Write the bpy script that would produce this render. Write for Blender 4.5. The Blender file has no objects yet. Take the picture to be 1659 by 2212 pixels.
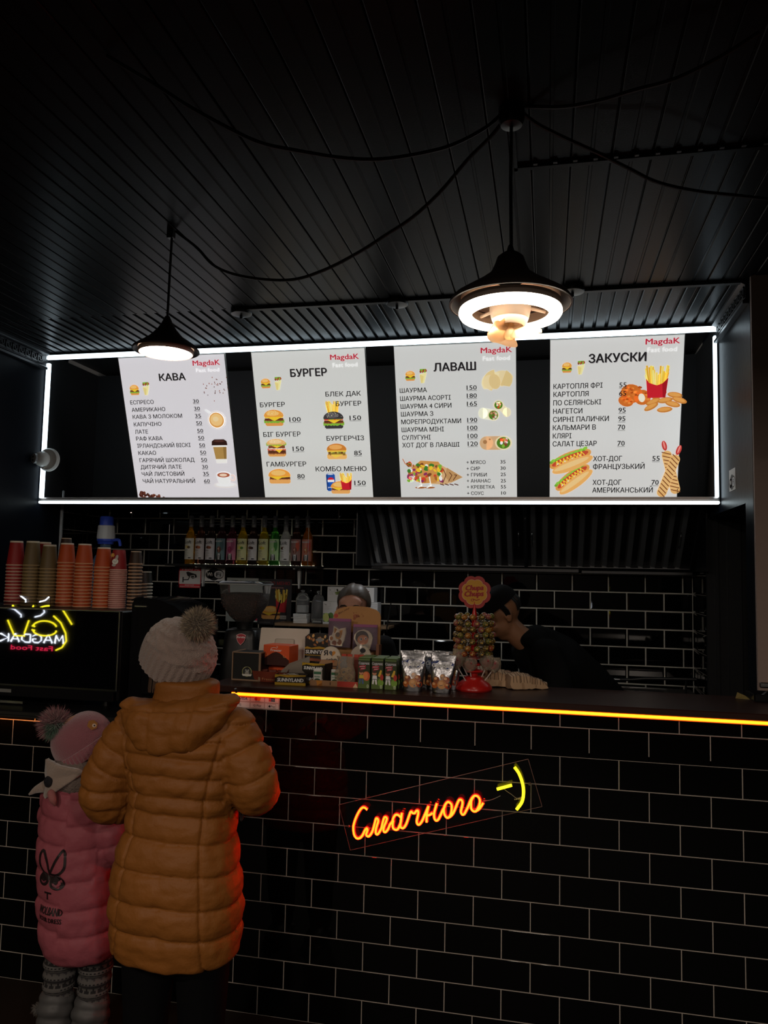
import bpy, bmesh, math, random
from mathutils import Vector, Matrix
from mathutils.geometry import delaunay_2d_cdt
random.seed(7)
SC = bpy.context.scene
COL = SC.collection
R = math.radians

# ---------------------------------------------------------------- camera, world, exposure
def look_matrix(yaw, pitch, roll):
    f = Vector((-math.sin(yaw) * math.cos(pitch), math.cos(yaw) * math.cos(pitch), math.sin(pitch)))
    r0 = Vector((math.cos(yaw), math.sin(yaw), 0)); u0 = r0.cross(f)
    r = math.cos(roll) * r0 + math.sin(roll) * u0
    u = -math.sin(roll) * r0 + math.cos(roll) * u0
    return Matrix((r, u, -f)).transposed()
cam = bpy.data.cameras.new('camera')
cam.sensor_fit = 'VERTICAL'; cam.sensor_height = 36.0; cam.lens = 1662.08 * 36.0 / 2212.0
cam.clip_start = 0.05; cam.clip_end = 60
camo = bpy.data.objects.new('camera', cam); COL.objects.link(camo)
camo.matrix_world = Matrix.Translation((-0.1469, -2.8548, 1.650)) @ look_matrix(.2096, .0793, .0201).to_4x4()
SC.camera = camo
w = bpy.data.worlds.new('world'); SC.world = w; w.use_nodes = True
w.node_tree.nodes['Background'].inputs[0].default_value = (.012, .016, .03, 1)
w.node_tree.nodes['Background'].inputs[1].default_value = 0.25
SC.view_settings.view_transform = 'Standard'; SC.view_settings.look = 'None'
SC.view_settings.exposure = 0.0; SC.view_settings.gamma = 1.0; SC.view_settings.use_curve_mapping = False
def lamp(name, kind, loc, energy, color, size=.2, rot=(0, 0, 0), spot=None):
    d = bpy.data.lights.new(name, kind); d.energy = energy; d.color = color
    if kind == 'AREA': d.shape = 'DISK'; d.size = size
    elif kind in ('POINT', 'SPOT'): d.shadow_soft_size = size
    if spot: d.spot_size = spot; d.spot_blend = .6
    o = bpy.data.objects.new(name, d); o.location = loc; o.rotation_euler = rot; COL.objects.link(o); return o
# the customers' side behind the camera is lit by pendants of the same kind as the two in view
ROOM_WARM = (1.0, .85, .71)
for i, (x, y, e) in enumerate([(-2.1, -3.5, 42), (.9, -3.6, 46), (-.6, -5.0, 60)]):
    lamp('room_light', 'AREA', (x, y, 2.5), e, ROOM_WARM, .28)
lamp('kitchen_fill', 'AREA', (-.9, 1.0, 1.985), 1.3, (.92, .96, 1.0), .10)  # added fill without a fixture, brightens the kitchen side

# ---------------------------------------------------------------- materials
GAIN = 1.0          # reflectance scale for the small goods, whose hex colours are given as they look in the dim room
def lin(h):
    if not isinstance(h, str): return tuple(h)
    h = h.lstrip('#'); c = [int(h[i:i + 2], 16) / 255 for i in (0, 2, 4)]
    return tuple(min(.82, GAIN * (x / 12.92 if x <= .04045 else ((x + .055) / 1.055) ** 2.4)) for x in c)
MATS = {}
def mat(name, color=(.5, .5, .5), rough=.5, metal=0., emit=0., ecol=None, trans=0., ior=1.45, alpha=1., noise=0., nscale=30., bump=0., bscale=60., coat=0., sheen=0., spec=.5, attr=False):
    if name in MATS: return MATS[name]
    m = bpy.data.materials.new(name); m.use_nodes = True; nt = m.node_tree; b = nt.nodes['Principled BSDF']
    c = lin(color)
    b.inputs['Base Color'].default_value = (*c, 1); b.inputs['Roughness'].default_value = rough
    b.inputs['Metallic'].default_value = metal; b.inputs['IOR'].default_value = ior
    b.inputs['Transmission Weight'].default_value = trans; b.inputs['Alpha'].default_value = alpha
    b.inputs['Coat Weight'].default_value = coat; b.inputs['Sheen Weight'].default_value = sheen
    b.inputs['Specular IOR Level'].default_value = spec
    if emit:
        b.inputs['Emission Color'].default_value = (*lin(ecol if ecol is not None else color), 1)
        b.inputs['Emission Strength'].default_value = emit
    if attr:
        a = nt.nodes.new('ShaderNodeAttribute'); a.attribute_name = 'Col'
        nt.links.new(a.outputs['Color'], b.inputs['Base Color'])
        if emit: nt.links.new(a.outputs['Color'], b.inputs['Emission Color'])
    if noise:
        tc = nt.nodes.new('ShaderNodeTexCoord'); n = nt.nodes.new('ShaderNodeTexNoise'); n.inputs['Scale'].default_value = nscale
        n.inputs['Detail'].default_value = 5
        mx = nt.nodes.new('ShaderNodeMix'); mx.data_type = 'RGBA'; mx.blend_type = 'MULTIPLY'
        mr = nt.nodes.new('ShaderNodeMapRange'); mr.inputs['To Min'].default_value = 1 - noise; mr.inputs['To Max'].default_value = 1 + noise
        nt.links.new(tc.outputs['Object'], n.inputs['Vector']); nt.links.new(n.outputs['Fac'], mr.inputs['Value'])
        mx.inputs[0].default_value = 1; mx.inputs[6].default_value = (*c, 1); nt.links.new(mr.outputs[0], mx.inputs[7])
        nt.links.new(mx.outputs[2], b.inputs['Base Color'])
    if bump:
        tc = nt.nodes.new('ShaderNodeTexCoord'); n = nt.nodes.new('ShaderNodeTexNoise'); n.inputs['Scale'].default_value = bscale
        bp = nt.nodes.new('ShaderNodeBump'); bp.inputs['Strength'].default_value = bump; bp.inputs['Distance'].default_value = .01
        nt.links.new(tc.outputs['Object'], n.inputs['Vector']); nt.links.new(n.outputs['Fac'], bp.inputs['Height']); nt.links.new(bp.outputs[0], b.inputs['Normal'])
    MATS[name] = m; return m
M_TILE = mat('black_glazed_tile', (.0014, .0014, .0015), rough=.035, spec=.5)
M_GROUT = mat('grey_grout', '#9c938a', rough=.9, noise=.15, nscale=40)
M_GROUTB = mat('pale_grout', '#b9b5ab', rough=.9, noise=.12, nscale=40)
M_CEIL = mat('black_ceiling_metal', (.0105, .011, .0118), rough=.30, ior=1.13, bump=.04, bscale=200)
M_NAVY = mat('dark_navy_paint', (.0055, .0068, .0105), rough=.36, ior=1.12, bump=.05, bscale=30)
M_BLACK = mat('matte_black', (.006, .006, .0065), rough=.55)
M_GLOSS = mat('glossy_black', (.006, .006, .007), rough=.12)
M_BPLAS = mat('black_plastic', (.0065, .0065, .007), rough=.35)
M_STEEL = mat('brushed_steel', (.34, .34, .35), rough=.30, metal=1)
M_DSTEEL = mat('dark_steel', (.16, .16, .165), rough=.34, metal=1)
M_INK = mat('printed_ink', attr=True, rough=.55)
M_GINK = mat('glossy_printed_ink', attr=True, rough=.25)
M_WHITE = mat('white_plastic', '#d8d6d0', rough=.4)
M_GLASS = mat('clear_glass', (1, 1, 1), rough=.02, trans=1, ior=1.45)
M_COUNTER = mat('dark_wood_worktop', (.026, .009, .006), rough=.38, spec=.3, noise=.4, nscale=8)
M_CLEAR = mat('clear_film', (1, 1, 1), rough=.08, trans=1, ior=1.12)

def backlit(name, strength, flutes=True):
    m = bpy.data.materials.new(name); m.use_nodes = True; nt = m.node_tree; b = nt.nodes['Principled BSDF']
    a = nt.nodes.new('ShaderNodeAttribute'); a.attribute_name = 'Col'
    b.inputs['Roughness'].default_value = .45
    tc = nt.nodes.new('ShaderNodeTexCoord'); wv = nt.nodes.new('ShaderNodeTexWave'); wv.inputs['Scale'].default_value = 55
    mr = nt.nodes.new('ShaderNodeMapRange'); mr.inputs['To Min'].default_value = strength * .88; mr.inputs['To Max'].default_value = strength * 1.06
    nt.links.new(tc.outputs['Object'], wv.inputs['Vector']); nt.links.new(wv.outputs['Fac'], mr.inputs['Value'])
    nt.links.new(a.outputs['Color'], b.inputs['Emission Color']); nt.links.new(mr.outputs[0], b.inputs['Emission Strength'])
    nt.links.new(a.outputs['Color'], b.inputs['Base Color'])
    return m
M_PANEL = backlit('backlit_fluted_panel', .90)

# ---------------------------------------------------------------- mesh builder
def rot3(rx=0, ry=0, rz=0):
    return Matrix.Rotation(rz, 4, 'Z') @ Matrix.Rotation(ry, 4, 'Y') @ Matrix.Rotation(rx, 4, 'X')
class MB:
    def __init__(s): s.v = []; s.f = []; s.c = []; s.hascol = False; s.T = None
    def add(s, vs, fs, col=None):
        n = len(s.v)
        for p in vs:
            p = Vector(p)
            if s.T is not None: p = s.T @ p
            s.v.append(p)
        for f in fs: s.f.append([n + i for i in f]); s.c.append(col)
        if col is not None: s.hascol = True
        return s
    def box(s, x0, x1, y0, y1, z0, z1, col=None):
        v = [(x, y, z) for z in (z0, z1) for y in (y0, y1) for x in (x0, x1)]
        return s.add(v, [(0, 2, 3, 1), (4, 5, 7, 6), (0, 1, 5, 4), (2, 6, 7, 3), (0, 4, 6, 2), (1, 3, 7, 5)], col)
    def cbox(s, x0, x1, y0, y1, z0, z1, c=.004, seg=1, col=None):
        bm = bmesh.new(); bmesh.ops.create_cube(bm, size=1)
        for v in bm.verts: v.co = Vector(((x0 + x1) / 2 + v.co.x * (x1 - x0), (y0 + y1) / 2 + v.co.y * (y1 - y0), (z0 + z1) / 2 + v.co.z * (z1 - z0)))
        bmesh.ops.bevel(bm, geom=list(bm.edges), offset=c, segments=seg, profile=.5, affect='EDGES')
        bm.verts.index_update(); s.add([v.co.copy() for v in bm.verts], [[v.index for v in f.verts] for f in bm.faces], col); bm.free(); return s
    def lathe(s, prof, seg=24, cx=0, cy=0, axis='z', cap=True, col=None):
        vs = []; fs = []
        for r, z in prof:
            for k in range(seg):
                a = 2 * math.pi * k / seg; p = (cx + r * math.cos(a), cy + r * math.sin(a), z)
                vs.append(p)
        n = len(prof)
        for i in range(n - 1):
            for k in range(seg):
                k2 = (k + 1) % seg; fs.append((i * seg + k, i * seg + k2, (i + 1) * seg + k2, (i + 1) * seg + k))
        if cap:
            if prof[0][0] > 1e-5: fs.append(tuple(range(seg - 1, -1, -1)))
            if prof[-1][0] > 1e-5: fs.append(tuple((n - 1) * seg + k for k in range(seg)))
        return s.add(vs, fs, col)
    def loft(s, rings, closed=True, cap=True, col=None):
        n = len(rings[0]); vs = [p for r in rings for p in r]; fs = []
        for i in range(len(rings) - 1):
            for k in range(n if closed else n - 1):
                k2 = (k + 1) % n; fs.append((i * n + k, i * n + k2, (i + 1) * n + k2, (i + 1) * n + k))
        if cap and closed: fs.append(tuple(range(n - 1, -1, -1))); fs.append(tuple((len(rings) - 1) * n + k for k in range(n)))
        return s.add(vs, fs, col)
    def tube(s, pts, r, seg=8, closed=False, flat=1.0, col=None):
        pts = [Vector(p) for p in pts]; n = len(pts); rings = []
        up = Vector((0, 0, 1)); prev = None
        for i, p in enumerate(pts):
            if closed: t = pts[(i + 1) % n] - pts[i - 1]
            else: t = pts[min(i + 1, n - 1)] - pts[max(i - 1, 0)]
            if t.length < 1e-9: t = Vector((0, 0, 1))
            t.normalize()
            if prev is None:
                a = t.cross(up if abs(t.z) < .95 else Vector((1, 0, 0))).normalized()
            else:
                a = (prev - t * prev.dot(t)).normalized()
            prev = a; b = t.cross(a)
            rr = r[i] if isinstance(r, (list, tuple)) else r
            rings.append([p + a * math.cos(2 * math.pi * k / seg) * rr + b * math.sin(2 * math.pi * k / seg) * rr * flat for k in range(seg)])
        if closed:
            vs = [q for rg in rings for q in rg]; fs = []
            for i in range(n):
                j = (i + 1) % n
                for k in range(seg): k2 = (k + 1) % seg; fs.append((i * seg + k, i * seg + k2, j * seg + k2, j * seg + k))
            return s.add(vs, fs, col)
        return s.loft(rings, col=col)
    def sphere(s, c, r, seg=12, rings=8, sx=1, sy=1, sz=1, col=None):
        prof = []
        vs = []; fs = []
        for i in range(rings + 1):
            t = math.pi * i / rings
            for k in range(seg):
                a = 2 * math.pi * k / seg
                vs.append((c[0] + r * sx * math.sin(t) * math.cos(a), c[1] + r * sy * math.sin(t) * math.sin(a), c[2] - r * sz * math.cos(t)))
        for i in range(rings):
            for k in range(seg):
                k2 = (k + 1) % seg; fs.append((i * seg + k, i * seg + k2, (i + 1) * seg + k2, (i + 1) * seg + k))
        return s.add(vs, fs, col)
    def prism(s, pts, y0, y1, col=None):
        """outline pts (x,z) extruded from y0 to y1"""
        n = len(pts); vs = [(x, y0, z) for x, z in pts] + [(x, y1, z) for x, z in pts]
        fs = [tuple(range(n)), tuple(range(2 * n - 1, n - 1, -1))] + [(i, n + i, n + (i + 1) % n, (i + 1) % n) for i in range(n)]
        return s.add(vs, fs, col)
    def mesh(s, name, m, smooth=False, weld=False):
        me = bpy.data.meshes.new(name); me.from_pydata([tuple(p) for p in s.v], [], s.f)
        if s.hascol:
            at = me.color_attributes.new('Col', 'FLOAT_COLOR', 'CORNER'); k = 0
            for poly, c in zip(me.polygons, s.c):
                c = (*lin(c), 1) if c is not None else (1, 1, 1, 1)
                for li in poly.loop_indices: at.data[li].color = c
        bm = bmesh.new(); bm.from_mesh(me)
        if weld: bmesh.ops.remove_doubles(bm, verts=bm.verts, dist=1e-5)
        if not s.hascol: bmesh.ops.recalc_face_normals(bm, faces=bm.faces)
        bm.to_mesh(me); bm.free()
        for mm in (m if isinstance(m, (list, tuple)) else [m]): me.materials.append(mm)
        if smooth:
            me.shade_smooth() if hasattr(me, 'shade_smooth') else None
            if smooth is not True: me.set_sharp_from_angle(angle=R(smooth))
            else: me.set_sharp_from_angle(angle=R(50))
        return me
    def build(s, name, m, parent=None, smooth=False, loc=None, rot=None, weld=False):
        return obj(name, s.mesh(name, m, smooth, weld), parent, loc, rot)
def obj(name, me, parent=None, loc=None, rot=None):
    o = bpy.data.objects.new(name, me); COL.objects.link(o)
    if parent: o.parent = parent
    if loc: o.location = loc
    if rot: o.rotation_euler = rot
    return o
def tag(o, label, cat, group=None, kind=None):
    if label: o['label'] = label
    if cat: o['category'] = cat
    if group: o['group'] = group
    if kind: o['kind'] = kind
    return o
def thing(name, label, cat, loc=(0, 0, 0), rot=(0, 0, 0), group=None):
    o = bpy.data.objects.new(name, None); o.empty_display_size = .05; COL.objects.link(o); o.location = loc; o.rotation_euler = rot
    return tag(o, label, cat, group)
def struct(o): o['kind'] = 'structure'; return o
def dup(root, loc=None, rot=None, label=None, group=None, scale=None):
    def cp(o, par):
        c = o.copy(); COL.objects.link(c)
        if par: c.parent = par
        for ch in kids.get(o.name, []): cp(ch, c)
        return c
    kids = {}
    def walk(o):
        kids[o.name] = list(o.children)
        for ch in o.children: walk(ch)
    walk(root)
    r = cp(root, None)
    if loc: r.location = loc
    if rot: r.rotation_euler = rot
    if scale: r.scale = scale
    if label: r['label'] = label
    if group: r['group'] = group
    return r

# ---------------------------------------------------------------- flat print (lettering and pictures)
FCACHE = {}
def _curve_mesh(cu):
    ob = bpy.data.objects.new('t', cu); COL.objects.link(ob)
    dg = bpy.context.evaluated_depsgraph_get(); me = bpy.data.meshes.new_from_object(ob.evaluated_get(dg))
    bpy.data.objects.remove(ob); bpy.data.curves.remove(cu); return me
def glyphs(text, bold=0.0):
    """filled outlines; letter contours may cross themselves, so faces are kept by winding number"""
    if text in FCACHE: return FCACHE[text]
    cu = bpy.data.curves.new('t', 'FONT'); cu.body = text; cu.size = 1; cu.resolution_u = 2; cu.fill_mode = 'NONE'
    me = _curve_mesh(cu); nxt = {}
    for e in me.edges: nxt.setdefault(e.vertices[0], []).append(e.vertices[1]); nxt.setdefault(e.vertices[1], []).append(e.vertices[0])
    seen = set(); loops = []
    for v in nxt:
        if v in seen: continue
        L = [v]; seen.add(v); cur = v
        while True:
            q = [u for u in nxt[cur] if u not in seen]
            if not q: break
            cur = q[0]; seen.add(cur); L.append(cur)
        loops.append([(me.vertices[i].co.x, me.vertices[i].co.y) for i in L])
    bpy.data.meshes.remove(me)
    pts = [Vector(p) for L in loops for p in L]; ed = []; k = 0
    for L in loops:
        ed += [(k + i, k + (i + 1) % len(L)) for i in range(len(L))]; k += len(L)
    V_, E_, F_, *_ = delaunay_2d_cdt(pts, ed, [], 1, 1e-5)          # triangles inside the hull of the outlines
    segs = [(pts[i], pts[j]) for i, j in ed if abs(pts[i].y - pts[j].y) > 1e-9]
    def wind(x, y):
        w_ = 0
        for a, b in segs:
            if (a.y <= y) != (b.y <= y) and a.x + (y - a.y) * (b.x - a.x) / (b.y - a.y) > x: w_ += 1 if b.y > a.y else -1
        return w_
    vs = [(v.x, v.y) for v in V_]; fs = []
    for f in F_:
        cx = sum(vs[i][0] for i in f) / len(f); cy = sum(vs[i][1] for i in f) / len(f)
        if wind(cx, cy):
            ar = sum(vs[f[i]][0] * vs[f[(i + 1) % len(f)]][1] - vs[f[(i + 1) % len(f)]][0] * vs[f[i]][1] for i in range(len(f)))
            fs.append(tuple(f) if ar > 0 else tuple(f)[::-1])
    use = sorted({i for f in fs for i in f}); mp = {i: k for k, i in enumerate(use)}; vs = [vs[i] for i in use]; fs = [tuple(mp[i] for i in f) for f in fs]
    x0 = min(v[0] for v in vs); x1 = max(v[0] for v in vs)
    FCACHE[text] = ([(a - x0, b) for a, b in vs], fs, x1 - x0); return FCACHE[text]
class Art:
    """flat print on the local plane y = -off, u along x, v along z"""
    def __init__(s, off=.0006, step=.00012): s.mb = MB(); s.off = off; s.step = step; s.map = None
    def poly(s, pts, col, lvl=0):
        y = -(s.off + s.step * lvl)
        ar = sum(pts[i][0] * pts[(i + 1) % len(pts)][1] - pts[(i + 1) % len(pts)][0] * pts[i][1] for i in range(len(pts)))
        if ar < 0: pts = pts[::-1]
        s.mb.add([(u, y, v) for u, v in pts], [tuple(range(len(pts)))], col)
    def rect(s, x, y, w, h, col, lvl=0): s.poly([(x, y), (x + w, y), (x + w, y + h), (x, y + h)], col, lvl)
    def ell(s, cx, cy, rx, ry, col, lvl=0, a0=0, a1=360, n=20, rot=0):
        p = []
        full = (a1 - a0) >= 360
        for k in range(n + (0 if full else 1)):
            a = R(a0 + (a1 - a0) * k / n); x = rx * math.cos(a); y = ry * math.sin(a); c, q = math.cos(R(rot)), math.sin(R(rot))
            p.append((cx + x * c - y * q, cy + x * q + y * c))
        s.poly(p, col, lvl)
    def ring(s, cx, cy, r0, r1, col, lvl=0, n=24, a0=0, a1=360, sy=1):
        for k in range(n):
            a = R(a0 + (a1 - a0) * k / n); b = R(a0 + (a1 - a0) * (k + 1) / n)
            s.poly([(cx + r0 * math.cos(a), cy + sy * r0 * math.sin(a)), (cx + r1 * math.cos(a), cy + sy * r1 * math.sin(a)), (cx + r1 * math.cos(b), cy + sy * r1 * math.sin(b)), (cx + r0 * math.cos(b), cy + sy * r0 * math.sin(b))], col, lvl)
    def line(s, pts, wd, col, lvl=0):
        for (a, b), (c, d) in zip(pts[:-1], pts[1:]):
            L = math.hypot(c - a, d - b) or 1; nx, ny = -(d - b) / L * wd / 2, (c - a) / L * wd / 2
            ex, ey = (c - a) / L * wd * .25, (d - b) / L * wd * .25
            s.poly([(a + nx - ex, b + ny - ey), (a - nx - ex, b - ny - ey), (c - nx + ex, d - ny + ey), (c + nx + ex, d + ny + ey)], col, lvl)
    def text(s, t, x, y, wd, cap, col, lvl=2, bold=.012, slant=0, rot=0, mirror=False, _in=False):
        vs, fs, W = glyphs(t, 0.0); sx = wd / W; sy = cap / .72; yy = -(s.off + s.step * lvl); c, q = math.cos(R(rot)), math.sin(R(rot))
        if bold > .006 and not _in:
            d = bold * sy * .9
            for du, dv in ((-d, 0), (d, 0), (0, d * .55), (0, -d * .55)): s.text(t, x + du * c - dv * q, y + du * q + dv * c, wd, cap, col, lvl + .15 * (du > 0) + .3 * (dv != 0) + .15 * (dv > 0), 0, slant, rot, mirror, _in=True)
            return
        out = []
        for a, b in vs:
            u = a * sx + b * sy * slant; v = b * sy
            if mirror: u = wd - u
            out.append((x + u * c - v * q, yy, y + u * q + v * c))
        s.mb.add(out, fs, col)
    def ctext(s, t, cx, y, cap, col, ratio=None, **k):
        vs, fs, W = glyphs(t, 0.0); wd = ratio if ratio else W * cap / .72
        s.text(t, cx - wd / 2, y, wd, cap, col, **k)
    def build(s, name, m, parent, loc=None, rot=None):
        return s.mb.build(name, m, parent, loc=loc, rot=rot)
# ================================================================ THE ROOM
XL, XR, YS, YB, ZC = -2.965, .648, 1.0, 1.72, 2.87
TW, TH, GR = .2, .1017, .0035          # tile pitch and joint
ZT0 = 11 * TH                          # first full joint line of the counter above the floor
def tile_mesh(wd, ht, t=.007, bevel=0.0):
    mb = MB(); 
    if bevel:
        b = bevel; y1 = -t
        v = [(0, 0, 0), (wd, 0, 0), (wd, 0, ht), (0, 0, ht), (0, -t * .45, 0), (wd, -t * .45, 0), (wd, -t * .45, ht), (0, -t * .45, ht),
             (b, y1, b), (wd - b, y1, b), (wd - b, y1, ht - b), (b, y1, ht - b)]
        mb.add(v, [(0, 1, 5, 4), (1, 2, 6, 5), (2, 3, 7, 6), (3, 0, 4, 7), (4, 5, 9, 8), (5, 6, 10, 9), (6, 7, 11, 10), (7, 4, 8, 11), (8, 9, 10, 11), (3, 2, 1, 0)])
    else:
        c = .0004
        v = [(0, 0, 0), (wd, 0, 0), (wd, 0, ht), (0, 0, ht), (0, -t + c, 0), (wd, -t + c, 0), (wd, -t + c, ht), (0, -t + c, ht),
             (c, -t, c), (wd - c, -t, c), (wd - c, -t, ht - c), (c, -t, ht - c)]
        mb.add(v, [(0, 1, 5, 4), (1, 2, 6, 5), (2, 3, 7, 6), (3, 0, 4, 7), (4, 5, 9, 8), (5, 6, 10, 9), (6, 7, 11, 10), (7, 4, 8, 11), (8, 9, 10, 11), (3, 2, 1, 0)])
    return mb.mesh('tile', M_TILE)
TCACHE = {}
def lay_tiles(parent, u0, u1, z0, z1, zref, uref, put, bevel=0.0, parity=0):
    """running bond: joints at uref + k*TW (even rows) and half a tile over (odd rows), rows counted down from zref"""
    r0 = math.floor((zref - z1) / TH + 1e-6); r1 = math.ceil((zref - z0) / TH - 1e-6)
    for r in range(r0, r1):
        zt = min(zref - r * TH, z1); zb = max(zref - (r + 1) * TH, z0)
        if zt - zb < .012: continue
        off = uref + (TW / 2 if (r + parity) % 2 else 0)
        k = math.floor((u0 - off) / TW)
        while off + k * TW < u1 - 1e-6:
            a = max(off + k * TW, u0) + GR / 2; b = min(off + (k + 1) * TW, u1) - GR / 2; k += 1
            if b - a < .01: continue
            key = (round(b - a, 4), round(zt - zb - GR, 4), bevel)
            if key not in TCACHE: TCACHE[key] = tile_mesh(key[0], key[1], bevel=bevel)
            o = obj('tile', TCACHE[key], parent); put(o, a, zb + GR / 2)
            j = random.uniform(-.0022, .0022); o.rotation_euler = Vector(o.rotation_euler) + Vector((j, random.uniform(-.0006, .0006), random.uniform(-.0022, .0022)))
# floor
mb = MB(); mb.box(-5.4, 3.2, -6.0, 2.0, -.05, 0)
struct(mb.build('floor', mat('dark_floor_stone', (.0035, .0033, .003), rough=.7, spec=.2, noise=.3, nscale=12)))
# ceiling: profiled metal planks under a dark slab
mb = MB(); mb.box(-5.4, 3.2, -6.0, 2.0, ZC + .03, ZC + .08)
ceiling = struct(mb.build('ceiling', M_BLACK))
PW = .0572
def plank_mesh(L, prof):
    mb = MB(); mb.loft([[(x, 0, z) for x, z in prof], [(x, L, z) for x, z in prof]], closed=False, cap=False)
    return mb.mesh('ceiling_plank', M_CEIL)
YJ = .43
pm_far = plank_mesh(YS - YJ - .004, [(0, .018), (.001, .013), (.0125, .013), (.0140, .002), (.0155, 0), (.0175, .0009), (PW - .004, .0009), (PW - .002, 0), (PW - .0006, .002), (PW, .018)])
pm_near = plank_mesh(4.1, [(0, .018), (.0008, .008), (.0036, .007), (.0046, .001), (.0066, 0), (.0546, 0), (.0570, .0026), (.0640, .0030), (.0664, .0002), (.1118, 0), (.1138, .001), (.1144, .018)])
n = int((XR - XL) / PW)
for k in range(n + 1):
    obj('ceiling_plank', pm_far, ceiling, loc=(XL + k * PW, YJ + .004, ZC + random.uniform(-.0006, .0006)))
x = XL - 4 * PW
while x < 2.3:
    obj('ceiling_plank', pm_near, ceiling, loc=(x + .021, YJ - 4.1, ZC - .002 + random.uniform(-.0006, .0006))); x += 2 * PW
# joint profiles on the ceiling
def trim(name, mb, m=M_BLACK): return struct(mb.build(name, m))
mb = MB(); mb.box(-1.56, XR + .02, YJ - .012, YJ + .012, ZC - .014, ZC + .01); trim('trim_1', mb)
mb = MB(); mb.box(-.246, -.236, -.872, -.608, ZC - .012, ZC + .004); mb.box(-.246, 2.2, -.625, -.608, ZC - .012, ZC + .004); trim('trim_2', mb, M_CEIL)
o = MB()
for i in range(16):
    xx = -.19 + i * PW * 1.0
    if i % 1 == 0: o.box(xx, xx + .012, -.64, -.629, ZC - .011, ZC - .002)
oo = o.build('trim_3', M_BLACK); struct(oo)
# back wall with bevelled metro tiles (grout bed behind)
def put_back(o, a, z): o.location = (a, YB, z)
mb = MB(); mb.box(XL - .05, XR + .05, YB - .0040, YB + .1, 0, ZC + .03)
wall_back = struct(mb.build('wall_back', M_GROUTB))
ZBR = 1.568                            # a joint line of the back wall
lay_tiles(wall_back, XL, XR, .85, 2.09, ZBR + 5 * TH, -.2045, put_back, bevel=.0085, parity=0)
mb = MB(); mb.box(XL, XR, YB - .02, YB - .004, 2.10, ZC); upper = mb.build('upper_cladding', M_BLACK, wall_back)
# left wall: painted part, corner trim and the tiled part behind it
YLT = 1.19
mb = MB(); mb.box(XL - .12, XL, .15, YLT, 0, ZC + .03); struct(mb.build('wall_left', M_NAVY))
mb = MB(); mb.box(XL - .12, XL - .006, YLT, YB, 0, ZC + .03)
wl2 = struct(mb.build('wall_left_tiled', M_GROUT))
def put_left(o, a, z): o.location = (XL - .006, a, z); o.rotation_euler = (0, 0, R(90))
lay_tiles(wl2, YLT + .016, YB - .008, 1.0, 2.09, ZBR + 5 * TH, YB + .10, put_left, bevel=.0085)
mb = MB(); mb.cbox(XL - .004, XL + .012, YLT, YLT + .016, .9, 2.1, .003); struct(mb.build('trim_4', mat('pale_corner_trim', '#aeb2b4', rough=.4)))
# right wall: painted wall with a doorway, tiled return at the back, brown wall beyond
mb = MB()
mb.box(XR, XR + .12, .52, 1.36, 1.965, ZC + .03); mb.box(XR, XR + .12, .40, .52, 0, ZC + .03)
struct(mb.build('wall_right', M_NAVY))
mb = MB(); mb.box(XR + .006, XR + .12, 1.36, YB, 0, ZC + .03)
wr2 = struct(mb.build('wall_right_tiled', M_GROUT))
def put_right(o, a, z): o.location = (XR + .006, a + 0, z); o.rotation_euler = (0, 0, R(-90))
def put_right2(o, a, z): o.location = (XR + .006, 2 * (1.36 + YB) / 2 - a, z); o.rotation_euler = (0, 0, R(-90))
lay_tiles(wr2, 1.362, YB - .008, .95, 2.0, ZBR + 5 * TH, YB + .07 - .2, put_right2, bevel=.0085)
# door opening: jamb, head, dark passage behind
mb = MB(); mb.box(XR + .002, XR + .30, 1.33, 1.36, 0, 1.965); mb.box(XR + .12, XR + .30, .5, 1.36, 1.965, 2.0)
mb.box(XR + .04, XR + .055, 1.316, 1.33, 0, 1.965); mb.box(XR + .10, XR + .16, 1.31, 1.33, 0, 1.965)
struct(mb.build('door_1', mat('door_lining', (.018, .018, .020), rough=.4)))
mb = MB(); mb.box(XR + .30, XR + .33, .40, 1.4, 0, 2.0); struct(mb.build('wall_passage', M_BLACK))
mb = MB(); mb.box(XR + .001, 3.2, .380, .399, 0, ZC + .03)
struct(mb.build('wall_right_brown', mat('brown_wall_paint', (.30, .22, .19), rough=.7, noise=.08, nscale=60)))
mb = MB(); mb.cbox(XR + .004, 3.0, .366, .380, 1.243, 1.262, .003); struct(mb.build('trim_5', M_STEEL))
# greek key cornices
M_KEY = mat('dark_cornice', (.020, .022, .026), rough=.35)
def cornice(xw, sgn, y0, y1, name):
    mb = MB(); prof = [(0, 0), (.03, 0), (.03, -.012), (.012, -.022), (.012, -.078), (.022, -.088), (.022, -.10), (0, -.10)]
    mb.loft([[(xw + sgn * a, y, ZC + b) for a, b in prof] for y in (y0, y1)], cap=True)
    c = struct(mb.build(name, M_KEY)); key = MB(); p = .052; k = 0
    y = y0 + .01
    xs = sorted((xw + sgn * .011, xw + sgn * .0165))
    def bar(a, b, c_, d): key.box(xs[0], xs[1], y + a * p, y + b * p, ZC - .074 + c_ * .048, ZC - .074 + d * .048)
    while y < y1 - p:
        bar(0, .12, 0, 1); bar(0, .8, .86, 1); bar(.68, .8, .3, 1); bar(.3, .8, .3, .44); bar(.3, .42, .3, .66); bar(0, 1, 0, .12); y += p
    key.build('greek_key_relief', M_KEY, c)
cornice(XL, 1, .15, YS - .03, 'trim_6'); cornice(XR, -1, .42, YS - .03, 'trim_7')
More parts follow.
